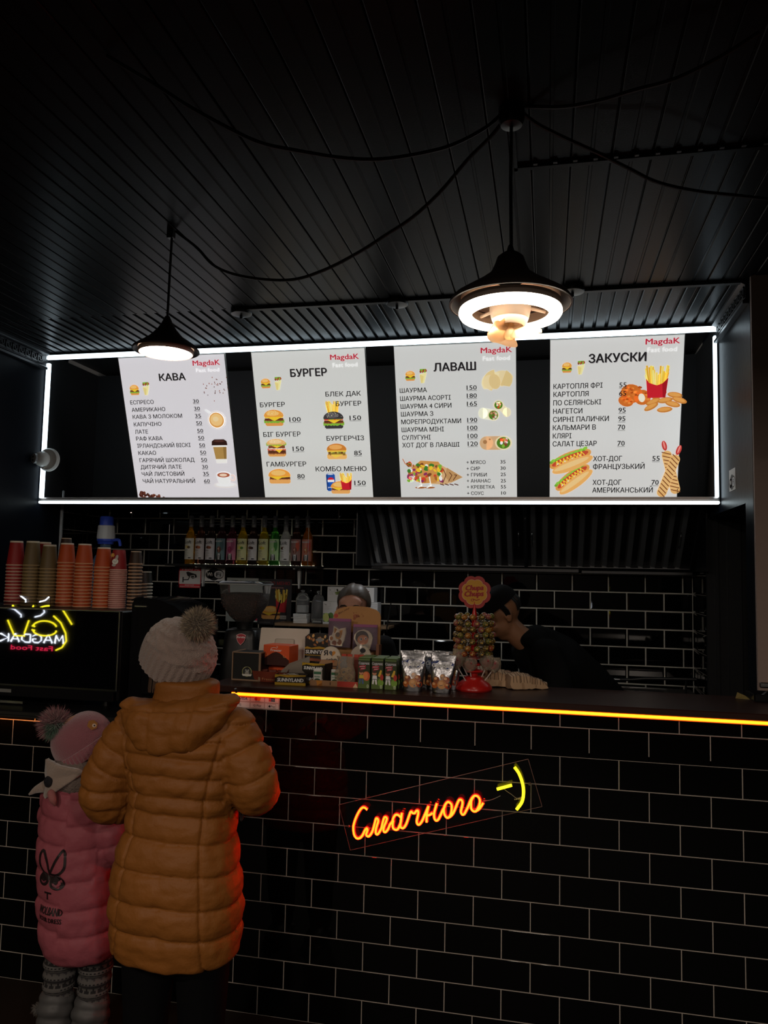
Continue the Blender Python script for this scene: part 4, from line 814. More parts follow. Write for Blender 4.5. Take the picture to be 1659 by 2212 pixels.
BOT = [('#d89a18', '#cfc6ba', ('#d8a24a', '#5b4a34', '#f0d48c'), 'leftmost syrup bottle with amber syrup glowing at its base', 'L'), ('#5a3427', '#bdb8ba', ('#7a3d26', '#a05a3a', '#52281a'), 'syrup bottle with a pale label, second from the left', 'L'),
       ('#3a2a26', '#bfbcc2', ('#6a3a26', '#8a4b30', '#4a2418'), 'syrup bottle with a pale label, third from the left', 'L'), ('#4a2a30', '#5f7a80', ('#5a2f26', '#3f5a60', '#caa08a'), 'syrup bottle with a teal label and a drawn black tie', 'B'),
       ('#5a2434', '#b06a88', ('#7a1f4a', '#8a3f62', '#a4335e'), 'syrup bottle with a pink label and a dark fruit drawing', 'B'), ('#c8a818', '#e0d890', ('#e2b93c', '#4a7a34', '#e8d070'), 'syrup bottle with a yellow label and yellow neck, sixth from the left', 'L'),
       ('#3e2c28', '#bcb9bc', ('#54342a', '#3a2420', '#6a4638'), 'syrup bottle with a grey label between two yellow ones', 'L'), ('#b8a01c', '#ddd692', ('#c88a3a', '#e0c04a', '#8aa03c'), 'syrup bottle with a pale yellow label left of the green one', 'L'),
       ('#3f9a34', '#a4c890', ('#9ac07a', '#3f7f3a', '#d8e4c0'), 'bright green syrup bottle', 'B'), ('#d8dcd0', '#c8c6c6', ('#5a3a2a', '#e8e4de', '#3a241a'), 'syrup bottle of clear white syrup right of the green one', 'L'),
       ('#4a2a22', '#8a6a66', ('#6a3f34', '#b04a34', '#b89084'), 'syrup bottle with a brown label, second from the right', 'B'), ('#c87820', '#b87868', ('#a4502c', '#b8402c', '#e0b090'), 'rightmost syrup bottle with an orange base', 'B')]
for i, (lq, lc, em, lab, kd) in enumerate(BOT): bottle(-2.343 + i * .0699, lq, lc, em, lab, kd)
GAIN = 2.2
# wall stickers and papers
def flat(name, label, cat, loc, w, h, m, th=.001, rot=(0, 0, 0), group=None):
    t = thing(name, label, cat, loc, rot, group); mb = MB(); mb.box(0, w, 0, th, 0, h); mb.build('sheet', m, t); return t
M_PAPER = mat('white_paper', '#c4c0bc', rough=.7)
YW = YB - .0095
t = flat('warning_sign', 'white and red warning sign with a camera pictogram', 'sign', (-2.452, YW, 1.532), .153, .131, M_PAPER)
A = Art(.0005); A.rect(0, .108, .153, .023, '#a01f2a', 1); A.rect(0, 0, .153, .024, '#a01f2a', 1); A.rect(0, 0, .004, .131, '#a01f2a', 1); A.rect(.149, 0, .004, .131, '#a01f2a', 1)
A.text('УВАГА!', .016, .111, .122, .016, '#e8e2e0', lvl=3, bold=.02); A.text('ВЕДЕТЬСЯ', .045, .0145, .06, .006, '#e8e2e0', lvl=3); A.text('ВІДЕОСПОСТЕРЕЖЕННЯ', .010, .0045, .134, .0075, '#e8e2e0', lvl=3)
A.poly([(.05, .098), (.062, .103), (.12, .086), (.126, .068), (.096, .058), (.060, .076)], '#1c1c1e', 2); A.poly([(.076, .076), (.108, .082), (.112, .066), (.082, .062)], '#d6d3d0', 3); A.poly([(.082, .073), (.104, .078), (.106, .068), (.086, .064)], '#1c1c1e', 4)
A.line([(.074, .07), (.066, .052), (.032, .050)], .006, '#1c1c1e', 2); A.line([(.030, .066), (.030, .036)], .008, '#1c1c1e', 2); A.build('sign_print', M_INK, t)
t = flat('wifi_sticker', 'white and black wireless network sticker on the back wall tiles', 'sticker', (-2.273, YW, 1.578), .135, .085, M_PAPER)
A = Art(.0005)
def wifi(A, s=1, ox=0, oz=0):
    A.ell(ox + .062 * s, oz + .044 * s, .042 * s, .040 * s, '#17191e', 1, n=28); A.ell(ox + .035 * s, oz + .040 * s, .030 * s, .026 * s, '#17191e', 1); A.ell(ox + .095 * s, oz + .044 * s, .034 * s, .030 * s, '#17191e', 1)
    A.text('Wi', ox + .014 * s, oz + .032 * s, .036 * s, .024 * s, '#cfd0d2', lvl=3, bold=.03); A.ell(ox + .094 * s, oz + .043 * s, .032 * s, .024 * s, '#cfd0d2', 3, n=16); A.ell(ox + .094 * s, oz + .043 * s, .029 * s, .021 * s, '#8f9296', 4, n=16); A.text('Fi', ox + .078 * s, oz + .031 * s, .030 * s, .024 * s, '#17191e', lvl=5, bold=.03)
wifi(A); A.build('sticker_print', M_INK, t)
t = flat('wifi_sticker', 'narrow wireless network sticker seen edge-on on the right wall', 'sticker', (XR - .0005, .80, 2.042), .115, .095, M_PAPER, rot=(0, 0, R(-90)))
A = Art(.0005); wifi(A, .85); A.build('sticker_print', M_INK, t)
t = flat('paper_notice', 'pale paper notice on the wall behind the coffee grinder', 'notice', (-2.122, YW, 1.33), .21, .272, mat('grey_paper', '#7f8482', rough=.7))
A = Art(.0005); A.rect(.03, .252, .045, .006, '#4d5250', 1); A.rect(.196, .01, .014, .04, '#a52a44', 1); A.build('notice_print', M_INK, t)
t = flat('combo_poster', 'dark poster with a burger, fries and a blue can', 'poster', (-1.912, YW, 1.318), .220, .282, mat('dark_poster', '#1b1a1e', rough=.5))
GAIN = 1.0; A = Art(.0004); A.text('КОМБО МЕНЮ', .012, .246, .196, .020, '#8a2024', lvl=2, bold=.03); A.rect(.05, .222, .12, .012, '#5d1c20', 2); A.text('картопля', .056, .225, .108, .007, '#b4b0ae', lvl=3)
pic(A, 'can', .030, .145, .044, .115); pic(A, 'friesbox', .155, .15, .088, .145); pic(A, 'hamburger', .088, .075, .128, .082); A.rect(.15, .036, .040, .022, '#b8b6b2', 12); A.text('150', .155, .040, .028, .012, '#29292b', lvl=13); A.rect(.015, .012, .07, .003, '#6d6b69', 2); A.rect(.12, .012, .06, .003, '#6d6b69', 2)
A.build('poster_print', M_INK, t); GAIN = 2.4
# low wooden shelf with black brackets
t = thing('wood_shelf', 'low wooden wall shelf holding jars and tea boxes', 'shelf', (-1.70, YB - .19, 1.342))
mb = MB(); mb.cbox(-.04, .66, 0, .175, -.016, 0, .002); mb.build('board', mat('brown_wood_shelf', '#5f4c38', rough=.6, noise=.25, nscale=20), t)
for x in (-.034, .652): mb = MB(); mb.tube([(x, -.004, -.03), (x, -.004, .004), (x, .10, .13)], .004, 6); mb.build('bracket', M_BPLAS, t)
ZS = 1.342
M_THIN = mat('thin_jar_glass', (.85, .88, .9), rough=.04, trans=.9, ior=1.25)
for i, (x, lab, inside) in enumerate([(-1.590, 'left lidded glass jar, half filled with white packets', '#b9b6b0'), (-1.490, 'right lidded glass jar, nearly empty, beside the tea boxes', '#a8a6a0')]):
    t = thing('glass_jar', lab, 'jar', (x, YB - .10, ZS), group='lidded jars on the wooden shelf')
    z0 = .055 if i == 0 else 0
    if i == 0: t.location.z += .056
    s = .135 if i == 0 else .185
    mb = MB(); mb.lathe([(.0, .002), (.040, .002), (.042, .01), (.042, s * .66), (.034, s * .78), (.031, s * .8), (.033, s * .82), (.024, s * .9), (.008, s * .93), (.007, s * .96), (.014, s * 1.0), (.012, s * 1.04), (0, s * 1.05)], 24); mb.build('glass', M_THIN, t, smooth=45)
    mb = MB(); mb.cbox(-.025, .025, -.02, .02, .006, .018 if i else .05, .003); mb.build('packets', mat('packet_' + str(i), inside, rough=.7), t)
for k, (zz, lab) in enumerate([(0, 'lower white packet stack under the left jar'), (.028, 'upper white packet stack under the left jar')]):
    t = thing('napkin_stack', lab, 'napkins', (-1.592, YB - .10, ZS + zz), (0, 0, R(3 - 5 * k)), 'napkin stacks on the shelf')
    for j in range(3): mb = MB(); mb.cbox(-.043, .043, -.04, .04, .0093 * j, .0093 * j + .0085, .002); mb.build('napkin', mat('napkin_white', '#a9a6a3', rough=.8), t)
def carton(name, label, loc, w, d, h, m, rz=0, group=None, cat='box'):
    t = thing(name, label, cat, loc, (0, 0, R(rz)), group); mb = MB(); mb.cbox(0, w, 0, d, 0, h, .0015); mb.build('carton', m, t); return t
M_TEA = mat('tea_box_white', '#aaa8a6', rough=.6)
def teaprint(A, w, h, lime):
    A.text('Tea', .008, h - .022, .014, .010, '#4a4a4a', lvl=1, bold=.03); A.line([(.006, h - .028), (.045, h - .028), (.045, h - .008), (.006, h - .008)], .0008, '#6a6a6a', 1)
    for i in range(3): A.rect(.008, h - .036 - i * .005, .028, .0014, '#8a8886', 1)
    if lime: A.rect(.004, .014, .06, .05, '#35402c', 1); A.ell(.022, .040, .022, .026, '#8f9f5a', 2, n=24); A.ell(.022, .040, .017, .021, '#b4c060', 3, n=24); A.ell(.05, .05, .016, .02, '#3f5a2a', 2)
t = carton('tea_box', 'white tea box with a cut lime picture on the wooden shelf', (-1.447, YB - .15, ZS), .17, .10, .134, M_TEA, 0, 'tea boxes on the wooden shelf'); A = Art(.0004); teaprint(A, .17, .134, True); A.build('box_print', M_INK, t)
t = carton('tea_box', 'white tea box behind the right side of the smiling barista', (-1.27, YB - .15, ZS), .155, .10, .134, M_TEA, 0, 'tea boxes on the wooden shelf'); A = Art(.0004); teaprint(A, .155, .134, False); A.line([(.11, .11), (.15, .11), (.15, .126), (.11, .126)], .0008, '#6a6a6a', 1); A.build('box_print', M_INK, t)
t = carton('tea_box', 'long white tea box with flower pictures, topmost on the shelf', (-1.425, YB - .14, ZS + .135), .285, .09, .086, M_TEA, 0, 'tea boxes on the wooden shelf'); A = Art(.0004); teaprint(A, .285, .086, False); rr = random.Random(2)
for cx, c in ((.075, ['#2f3a20', '#46552c', '#5a6a34']), (.232, ['#4a1420', '#6a1c2c', '#7f2438'])):
    for i in range(34): a = rr.uniform(0, 360); q = rr.uniform(0, .022); A.ell(cx + q * math.cos(R(a)), .052 + q * math.sin(R(a)), .007, .0035, c[i % 3], 2 + i % 3, n=7, rot=a)
A.build('box_print', M_INK, t)
# double socket
t = thing('wall_socket', 'white double power socket low on the back wall', 'socket', (-.008, YW, 1.062))
for i in range(2):
    mb = MB(); mb.cbox(i * .066, i * .066 + .064, -.010, 0, 0, .070, .003); mb.build('socket_plate', mat('socket_ivory', '#b5afa2', rough=.45), t)
    mb = MB(); mb.T = xf((i * .066 + .032, -.0101, .035), (R(90), 0, 0)); mb.lathe([(.0205, 0), (.021, .0015), (.019, .001), (.0185, -.006), (0, -.006)], 24); o = mb.build('socket_well', mat('socket_well', '#3c3632', rough=.5), t, smooth=30)
# griddle with rail behind the counter on the right
t = thing('griddle', 'low steel griddle with a black bar handle behind the counter on the right', 'griddle', (.12, 1.205, 1.02))
mb = MB(); mb.cbox(-.0, .47, 0, .28, -.02, .055, .004); mb.build('body', M_DSTEEL, t)
mb = MB(); mb.cbox(-.002, .472, -.012, 0, .036, .062, .003); mb.build('front_edge', mat('warm_steel', (.30, .25, .22), rough=.3, metal=.9), t)
mb = MB(); mb.tube([(-.01, .1, .108), (.10, .1, .112)], .006, 8); mb.build('steel_rod', M_STEEL, t, smooth=True)
mb = MB(); mb.tube([(.10, .1, .112), (.16, .1, .114), (.22, .1, .122), (.33, .1, .126), (.47, .1, .13)], .008, 8); mb.build('bar_handle', M_BPLAS, t, smooth=True)
for x in (.08, .42): mb = MB(); mb.tube([(x, .1, .12), (x, .12, .05)], .005, 6); mb.build('rod_support', M_BPLAS, t, smooth=True)
# back work benches that carry things out of sight of the customer
t = thing('back_bench', 'dark work bench along the back wall of the kitchen', 'bench', (0, 0, 0))
mb = MB(); mb.cbox(-2.94, .63, 1.20, 1.70, .96, .995, .003); mb.build('worktop', M_BLACK, t)
mb = MB(); mb.box(-2.93, .62, 1.24, 1.70, .08, .96); mb.build('cabinets', M_BLACK, t)
# water jug with pump
t = thing('water_jug', 'clear water jug with a blue and white hand pump', 'water jug', (-2.745, 1.33, .995))
M_PBLUE = mat('pump_blue', '#2a3f9a', rough=.4); M_JUG = mat('jug_blue_glass', (.35, .55, .8), rough=.1, trans=.7, ior=1.3)
mb = MB(); mb.lathe([(.0, 0), (.12, 0), (.135, .02), (.135, .20), (.128, .22), (.135, .24), (.135, .50), (.12, .60), (.06, .72), (.032, .75), (.032, .80), (0, .80)], 28); mb.build('bottle', M_JUG, t, smooth=50)
mb = MB(); mb.lathe([(.045, .795), (.047, .81), (.052, .815), (.052, .825), (.04, .83)], 28); mb.tube(catmull([(.04, 0, .818), (.085, -.01, .822), (.098, -.012, .812), (.104, -.012, .785)], 4), .009, 8); mb.build('pump_collar', M_PBLUE, t, smooth=40)
mb = MB(); mb.lathe([(.052, .826), (.0535, .835), (.048, .905), (.044, .908), (0, .908)], 28); mb.build('pump_body', mat('pump_white', '#a5abb5', rough=.4), t, smooth=40)
mb = MB(); mb.lathe([(.041, .908), (.039, .955), (.034, .962), (0, .963)], 28); mb.build('pump_button', M_PBLUE, t, smooth=40)
GAIN = 1.5
# ---------------------------------------------------------------- left counter: glass fronted machine with cups on it
LZ = 1.058; CT = 1.468
t = thing('coffee_machine', 'wide glossy black coffee machine with a cup rail, left on the counter', 'coffee machine', (0, 0, LZ))
h = CT - LZ
mb = MB(); mb.cbox(-2.94, -1.895, .11, .50, .035, h, .006); mb.build('body', M_BPLAS, t)
mb = MB(); mb.box(-2.93, -1.905, .1005, .109, .085, h - .004); mb.build('front_glass', mat('mirror_black_glass', (.002, .002, .003), rough=.015, spec=.75, coat=.6), t)
mb = MB(); mb.cbox(-2.935, -1.90, .094, .113, h - .004, h + .002, .001); mb.cbox(-1.903, -1.897, .097, .112, .08, h, .001); mb.build('edge_trim', M_DSTEEL, t)
mb = MB(); mb.cbox(-2.93, -1.905, .085, .11, .035, .078, .004); mb.build('base_panel', M_GLOSS, t)
mb = MB(); mb.box(-2.50, -2.385, .083, .0855, .052, .066); mb.build('name_plate', mat('plate_grey', '#5b5b5b', rough=.4), t)
mb = MB(); mb.box(-2.47, -2.33, .09, .11, .006, .016); mb.build('vent_bar', M_DSTEEL, t)
for x in (-2.86, -2.0): mb = MB(); mb.lathe([(.02, 0), (.02, .036)], 12, cx=x, cy=.2); mb.build('foot', M_BPLAS, t)
# glass cup rail, leaning a little towards the customer
mb = MB(); mb.T = Matrix.Translation((0, .118, h + .002)) @ Matrix.Rotation(R(1.4), 4, 'X'); mb.box(-2.93, -2.245, 0, .004, 0, .050); mb.build('cup_rail', mat('rail_glass', (1, 1, 1), rough=.01, trans=1, ior=1.6), t)
# espresso machine head to its right: tall glossy black housing with a sloped cover
t = thing('bean_machine', 'tall glossy black machine with a sloping dark cover behind the women', 'coffee machine', (-1.88, .16, LZ))
t['label'] = 'tall glossy black machine with a sloping cover beside the cup stacks'
mb = MB(); pr = [(.0, 0), (0, .44), (.012, .462), (.05, .468), (.12, .462), (.20, .435), (.245, .40), (.262, .37), (.262, 0)]
mb.prism(pr, .0, .30); mb.build('housing', M_GLOSS, t, smooth=30)
mb = MB(); mb.cbox(.012, .072, -.006, .01, .425, .436, .003); mb.build('chrome_catch', M_STEEL, t)
mb = MB(); mb.tube([(.0, -.004, .455), (.02, -.004, .464), (.055, -.004, .470)], .004, 6); mb.build('edge_highlight', M_DSTEEL, t)  # steel rod standing in for the highlight along the cover's edge
mb = MB(); mb.cbox(.16, .25, -.012, 0, .30, .36, .004); mb.cbox(.06, .24, -.02, 0, .06, .22, .01); mb.build('front_panel', M_GLOSS, t)
mb = MB(); mb.tube([(.14, -.03, .25), (.25, -.035, .245)], .007, 8); mb.build('portafilter_handle', M_BPLAS, t, smooth=True)
# paper cups
def cup_mesh(name, body, base, rt, rb, hh, rimcol, pattern=False):
    mb = MB(); n = 20
    mb.lathe([(rb, hh), (rb + (rt - rb) * .07, hh * .93)], n, col=base)
    mb.lathe([(rb + (rt - rb) * .07, hh * .93), (rt, .006)], n, cap=False, col=body)
    mb.lathe([(rt, .006), (rt + .0022, .0045), (rt + .0024, .001), (rt + .0005, -.0005), (rt - .0012, .001)], n, cap=False, col=rimcol)
    return mb.mesh(name, M_INK, smooth=40)
ORD = 'topmost,second,third,fourth,fifth,sixth,seventh,eighth,ninth,tenth,eleventh,twelfth,thirteenth,fourteenth,fifteenth,sixteenth,seventeenth,eighteenth,nineteenth,twentieth,twenty-first,twenty-second,twenty-third,twenty-fourth'.split(',')
CUPS = [  # x, top z, kind, step between rims, label of stack, y
    (-2.549, 1.770, 'red', .0150, 'leftmost stack, bright red', .28), (-2.459, 1.769, 'tan', .0150, 'first tan stack, right of the red one', .275), (-2.372, 1.761, 'tan', .0150, 'second tan stack, left of the orange ones', .275),
    (-2.289, 1.760, 'orange', .0150, 'leftmost orange stack', .285), (-2.197, 1.757, 'orange', .0148, 'middle orange stack', .28), (-2.100, 1.750, 'orange', .0148, 'rightmost orange stack', .28),
    (-2.024, 1.730, 'patterned', .0088, 'closely nested red stack with an ornament', .28), (-1.946, 1.725, 'brown', .0150, 'tall dark brown stack', .29),
    (-2.379, 1.797, 'brown', .0150, 'dark brown stack behind the orange ones', .405), (-2.478, 1.774, 'red', .0150, 'red stack half hidden behind the tan ones', .385), (-1.965, 1.645, 'brown', .0150, 'short brown stack behind the tall one', .375), (-1.985, 1.643, 'black', .0150, 'short black stack at the far right end', .46)]
KM = {'red': cup_mesh('cup_body', '#7d1618', '#b0a698', .0385, .0275, .114, '#a88878'), 'tan': cup_mesh('cup_body', '#54442a', '#a8a090', .0385, .0275, .114, '#86704e'), 'orange': cup_mesh('cup_body', '#953a12', '#b5aca0', .0385, .0275, .092, '#b07c5c'),
      'patterned': cup_mesh('cup_body', '#7a1c20', '#7a1c20', .0360, .0270, .092, '#b08a80'), 'brown': cup_mesh('cup_body', '#28180f', '#a08e7c', .0290, .0225, .060, '#9a7a62'), 'black': cup_mesh('cup_body', '#17140f', '#b9b2a4', .0290, .0225, .060, '#b8b0a4')}
HH = {'red': .114, 'tan': .114, 'orange': .092, 'patterned': .092, 'brown': .060, 'black': .060}
for x, zt, kd, st, lab, y in CUPS:
    hh = HH[kd]; n = int((zt - hh - CT) / st) + 1; zt0 = CT + .002 + (n - 1) * st; tilt = random.uniform(-.2, .2)
    for k in range(n):
        top = k == n - 1
        o = obj('paper_cup', KM[kd], None, loc=(x + random.uniform(-.0006, .0006), y + random.uniform(-.0006, .0006), CT + .0025 + k * st + (zt - hh - (CT + (n - 1) * st) if top else 0) * 0))
        if top: tag(o, 'upturned paper cup on top of the ' + lab, 'paper cup', 'paper cups on the coffee machine')
        else: tag(o, ORD[n - 1 - k] + ' cup from the top of the ' + lab, 'paper cup', 'nested cups of the ' + lab)
        if top and kd == 'patterned':
            A = Art(0, .0001); 
            A.ell(-.012, .068, .0045, .0045, '#b98a3c', 1, n=10)
            for a in range(6): A.ell(-.012 + .007 * math.cos(R(60 * a)), .068 + .007 * math.sin(R(60 * a)), .003, .003, '#b98a3c', 1, n=8)
            A.ell(.003, .040, .015, .013, '#c9c2bc', 1); A.ell(.009, .058, .007, .012, '#9b9490', 1, rot=-15); A.ell(-.002, .024, .010, .006, '#9b9490', 2); A.line([(-.006, .044), (.002, .036), (.010, .044)], .0014, '#5a3a38', 3)
            A.build('ornament', M_INK, o, loc=(0, -.0375, 0), rot=(R(-5.5), 0, 0))
# neon in the street-side window, seen here only as a reflection in the glass front
t = thing('window_neon_sign', 'white, yellow and red neon shop sign reflected in the coffee machine', 'sign', (-4.0, -2.2, 1.15), (0, 0, R(180)))
NW = mat('white_neon_tube', (1, 1, 1), emit=14, ecol=(.80, .86, 1.0)); NY = mat('yellow_neon_tube', (1, .9, 0), emit=13, ecol=(1.0, .86, .02)); NR = mat('red_neon_tube', (1, 0, .1), emit=13, ecol=(1, .03, .10))
def w2(x, z): return (4.0 * -1 - x, 0, z - 1.15)          # world x,z of the sign to its local frame (turned by 180 degrees)
mb = MB()
def ntube(mb, pts, r=.006): mb.tube([w2(*p) for p in pts], r, 6)
LET = {'M': [[(0, 0), (.12, 1), (.5, .3), (.88, 1), (1, 0)]], 'A': [[(0, 0), (.45, 1), (.55, 1), (1, 0)], [(.2, .35), (.8, .35)]], 'G': [[(1, .8), (.7, 1), (.3, 1), (0, .7), (0, .3), (.3, 0), (.8, 0), (1, .2), (1, .45), (.6, .45)]],
       'D': [[(0, 0), (0, 1), (.6, 1), (1, .7), (1, .3), (.6, 0), (0, 0)]], 'K': [[(0, 0), (0, 1)], [(1, 1), (.05, .5), (1, 0)]]}
def word(mb, s, xr, z, cw, ch, gap, r, dx=.0):
    x = xr
    for c in s:
        for st in LET[c]: ntube(mb, [(x - a * cw, z + b * ch) for a, b in st], r)
        x -= cw + gap
word(mb, 'MAGDAK', -3.722, 1.071, .078, .056, .017, .0045); word(mb, 'MAGDAK', -3.727, 1.066, .066, .066, .029, .003)
ntube(mb, [(-4.215, 1.33), (-4.16, 1.315), (-4.10, 1.275), (-4.10, 1.255)], .006); ntube(mb, [(-3.91, 1.34), (-3.90, 1.30), (-3.93, 1.275), (-3.98, 1.262)], .006)
mb.build('white_tubes', NW, t, smooth=True)
mb = MB(); ntube(mb, [(-4.215, 1.232), (-4.155, 1.125), (-4.15, 1.115), (-4.06, 1.115), (-4.062, 1.14), (-4.03, 1.235)], .0062)
ntube(mb, [(-4.0 + .105 * math.cos(R(a)) + .108, 1.18 + .055 * math.sin(R(a))) for a in range(15, 166, 10)], .0062); ntube(mb, [(-4.0, 1.195), (-3.975, 1.19)], .006); ntube(mb, [(-4.0, 1.165), (-3.975, 1.16)], .006)
ntube(mb, [(-3.89 + .1 * math.cos(R(a)), 1.165 + .042 * math.sin(R(a))) for a in range(180, 361, 12)], .0062)
ntube(mb, [(-3.82, 1.275), (-3.755, 1.225), (-3.71, 1.15), (-3.70, 1.09), (-3.735, 1.04), (-3.785, 1.018)], .0062); ntube(mb, [(-3.745, 1.325), (-3.66, 1.215)], .0062); ntube(mb, [(-3.71, 1.52), (-3.745, 1.325)], .006)
mb.build('yellow_tubes', NY, t, smooth=True)
A = Art(.004); A.text('Fast Food', -4.0 * -1 - 4.19 + .0, -.145 + .006, .36, .036, '#ffffff', lvl=0, bold=.02)
ob = A.build('red_lettering', mat('red_neon_letters', (1, 0, .1), emit=8, ecol=(1, .03, .10)), t); 
for v in ob.data.vertices: v.co.x = v.co.x
mb = MB(); mb.box(-.36, .30, .012, .016, -.2, .42); mb.build('clear_plate', mat('neon_backplate', (.02, .02, .02), rough=.3), t)
GAIN = 1.9
# ================================================================ THINGS ON THE RAISED COUNTER
def at(x, y, rz=0): return dict(loc=(x, y, CZ), rot=(0, 0, R(rz)))
# coffee grinder (stands on the low bench just behind the counter)
t = thing('coffee_grinder', 'black coffee grinder with a clear hopper full of beans', 'coffee grinder', (-1.512, .52, 1.03), (0, 0, R(4)))
mb = MB(); rg = []
for z, w_, d in ((0, .105, .10), (.06, .103, .098), (.20, .092, .088), (.31, .080, .078), (.345, .076, .074), (.352, .070, .068)):
    rg.append([(w_ * math.copysign(abs(math.cos(a)) ** .45, math.cos(a)), d * math.copysign(abs(math.sin(a)) ** .45, math.sin(a)), z) for a in [2 * math.pi * k / 32 for k in range(32)]])
mb.loft(rg); mb.build('body', M_BPLAS, t, smooth=True)
mb = MB(); mb.lathe([(.035, .345), (.038, .375), (.040, .385)], 24); mb.build('neck', M_BPLAS, t, smooth=40)
M_HOP = mat('hopper_smoked', (.75, .75, .75), rough=.05, trans=.95, ior=1.08)
def sq(w_, z, n=32, p=.35): return [(w_ * math.copysign(abs(math.cos(a)) ** p, math.cos(a)), w_ * math.copysign(abs(math.sin(a)) ** p, math.sin(a)), z) for a in [2 * math.pi * (k + .5) / n for k in range(n)]]
mb = MB(); mb.loft([sq(.036, .385), sq(.060, .41), sq(.093, .465), sq(.104, .55), sq(.104, .555)], cap=False); mb.build('hopper', M_HOP, t, smooth=True)
M_BEAN = mat('roast_beans', (.035, .012, .007), rough=.45, noise=.9, nscale=110, bump=1.0, bscale=140)
mb = MB(); mb.loft([sq(.034, .386), sq(.057, .411), sq(.089, .466), sq(.097, .512), sq(.05, .520)]); mb.build('bean_fill', M_BEAN, t)
mb = MB(); rr = random.Random(5)
for i in range(260):
    a = rr.uniform(0, 6.28); z = rr.uniform(.40, .515); w_ = .058 + (z - .41) * .62 if z < .465 else .092 + (z - .465) * .10
    if rr.random() < .62: x, y = rr.uniform(-w_, w_) * .85, -w_ * .93
    else: x, y = w_ * rr.choice((-1, 1)) * .93, rr.uniform(-w_, w_) * .85
    mb.T = xf((x, y, z), (rr.uniform(0, 3), rr.uniform(0, 3), rr.uniform(0, 3))); mb.sphere((0, 0, 0), .0052, 6, 4, 1, .7, .6)
b = mb.build('coffee_beans', mat('roast_bean_shiny', (.060, .022, .014), rough=.35), t, smooth=True); b['kind'] = 'stuff'
mb = MB(); mb.loft([sq(.110, .555), sq(.110, .562), sq(.100, .570), sq(.06, .572)]); mb.build('hopper_lid', mat('smoked_lid', (.05, .05, .055), rough=.15, trans=.3), t, smooth=40)
mb = MB(); mb.loft([sq(.112, .5545), sq(.112, .5605)]); mb.build('lid_rim', mat('lid_rim_grey', (.25, .27, .28), rough=.2), t)
A = Art(0, .0003); sh = [(0, -.026), (-.014, -.012), (-.021, .004), (-.022, .019), (-.012, .024), (0, .026), (.012, .024), (.022, .019), (.021, .004), (.014, -.012)]
A.poly(sh, '#b98a8a', 0); A.poly([(x * .92, z * .92) for x, z in sh], '#7d1620', 1); A.text('Eureka', -.019, .006, .038, .009, '#d9c4c0', lvl=3, bold=.03, slant=.2); A.build('shield_emblem', M_INK, t, loc=(.012, -.0845, .310), rot=(R(-8), 0, 0))
# small dark cube box with pale edges
t = thing('cube_box', 'black cube box with pale wooden edges and a round emblem', 'box', (-1.398, .13, CZ), (0, 0, R(-3)))
mb = MB(); mb.cbox(0, .118, 0, .11, 0, .112, .002); mb.build('box_body', M_BLACK, t)
mb = MB(); e = .004
for b in ((-e, 0, -e, .002, 0, .114), (.114, .118 + e, -e, .002, 0, .114), (0, .118, -e, .002, -0, .005), (0, .118, -e * .5, .002, .110, .114), (.114, .120, 0, .11, .110, .115), (-.002, .004, 0, .11, .110, .115)): mb.box(*b)
mb.build('edging', mat('pale_plywood', '#6f5a48', rough=.6), t)
A = Art(.0008, .0002); A.ring(.062, .036, .019, .021, '#9c9a66', 1, sy=.95); A.ell(.062, .037, .018, .017, '#2a2a28', 1, n=24); A.ell(.063, .042, .008, .010, '#8f8f8c', 2); A.ell(.063, .049, .009, .006, '#161616', 3); A.poly([(.045, .018), (.080, .018), (.085, .026), (.040, .026)], '#a5a29c', 3); A.ell(.060, .040, .002, .002, '#161616', 4, n=8); A.ell(.066, .040, .002, .002, '#161616', 4, n=8); A.ell(.063, .030, .010, .005, '#77756f', 2); A.build('round_emblem', M_INK, t)
# orange dispenser box
t = thing('dispenser_box', 'orange cardboard dispenser box with an open brown tray', 'box', (-1.285, .17, CZ), (0, 0, R(-8)))
M_OR = mat('orange_card', '#a8401c', rough=.5)
mb = MB(); mb.cbox(0, .118, .0, .085, .062, .143, .002); mb.box(0, .118, .045, .085, 0, .062); mb.build('carton', M_OR, t)
mb = MB(); mb.prism([(.0, .062), (.118, .062), (.118, .085), (.075, .112), (.059, .116), (.043, .112), (.0, .085)], -.0006, -.0001); mb.build('cut_out_shade', mat('box_shadow_brown', '#2c1410', rough=.8), t)  # dark sheet on the carton, painted as the shade inside its opening
mb = MB(); mb.add([(-.012, -.045, .0), (.130, -.045, .0), (.130, 0, 0), (-.012, 0, 0), (-.018, -.055, .042), (.136, -.055, .042), (.128, 0, .060), (-.010, 0, .060)], [(0, 1, 5, 4), (1, 2, 6, 5), (3, 0, 4, 7), (0, 3, 2, 1)]); mb.build('tray', mat('brown_card', '#5a2416', rough=.6), t)
mb = MB(); mb.box(-.010, .128, -.042, -.002, .004, .034); mb.build('tray_filling', mat('tray_filling', '#351a14', rough=.8), t)
for i in range(3): mb = MB(); mb.T = xf((.02 + .038 * i, -.02, .040), (0, R(8 * i - 8), R(20 * i))); mb.cbox(-.016, .016, -.010, .010, -.004, .006, .003); mb.build('sachet', mat('sachet_brown', '#4a211a', rough=.5), t)
A = Art(.0008, .0002); A.text('Freezer', .034, .118, .050, .010, '#d8c0b0', lvl=1, bold=.02); A.line([(.036, .131), (.050, .134), (.062, .131), (.066, .137), (.060, .139)], .0014, '#d8c0b0', 1); A.ring(.014, .108, .008, .0095, '#c88a60', 1, a0=180, a1=360); A.ring(.098, .102, .006, .0072, '#c88a60', 1, a0=150, a1=330); A.build('carton_print', M_INK, t)
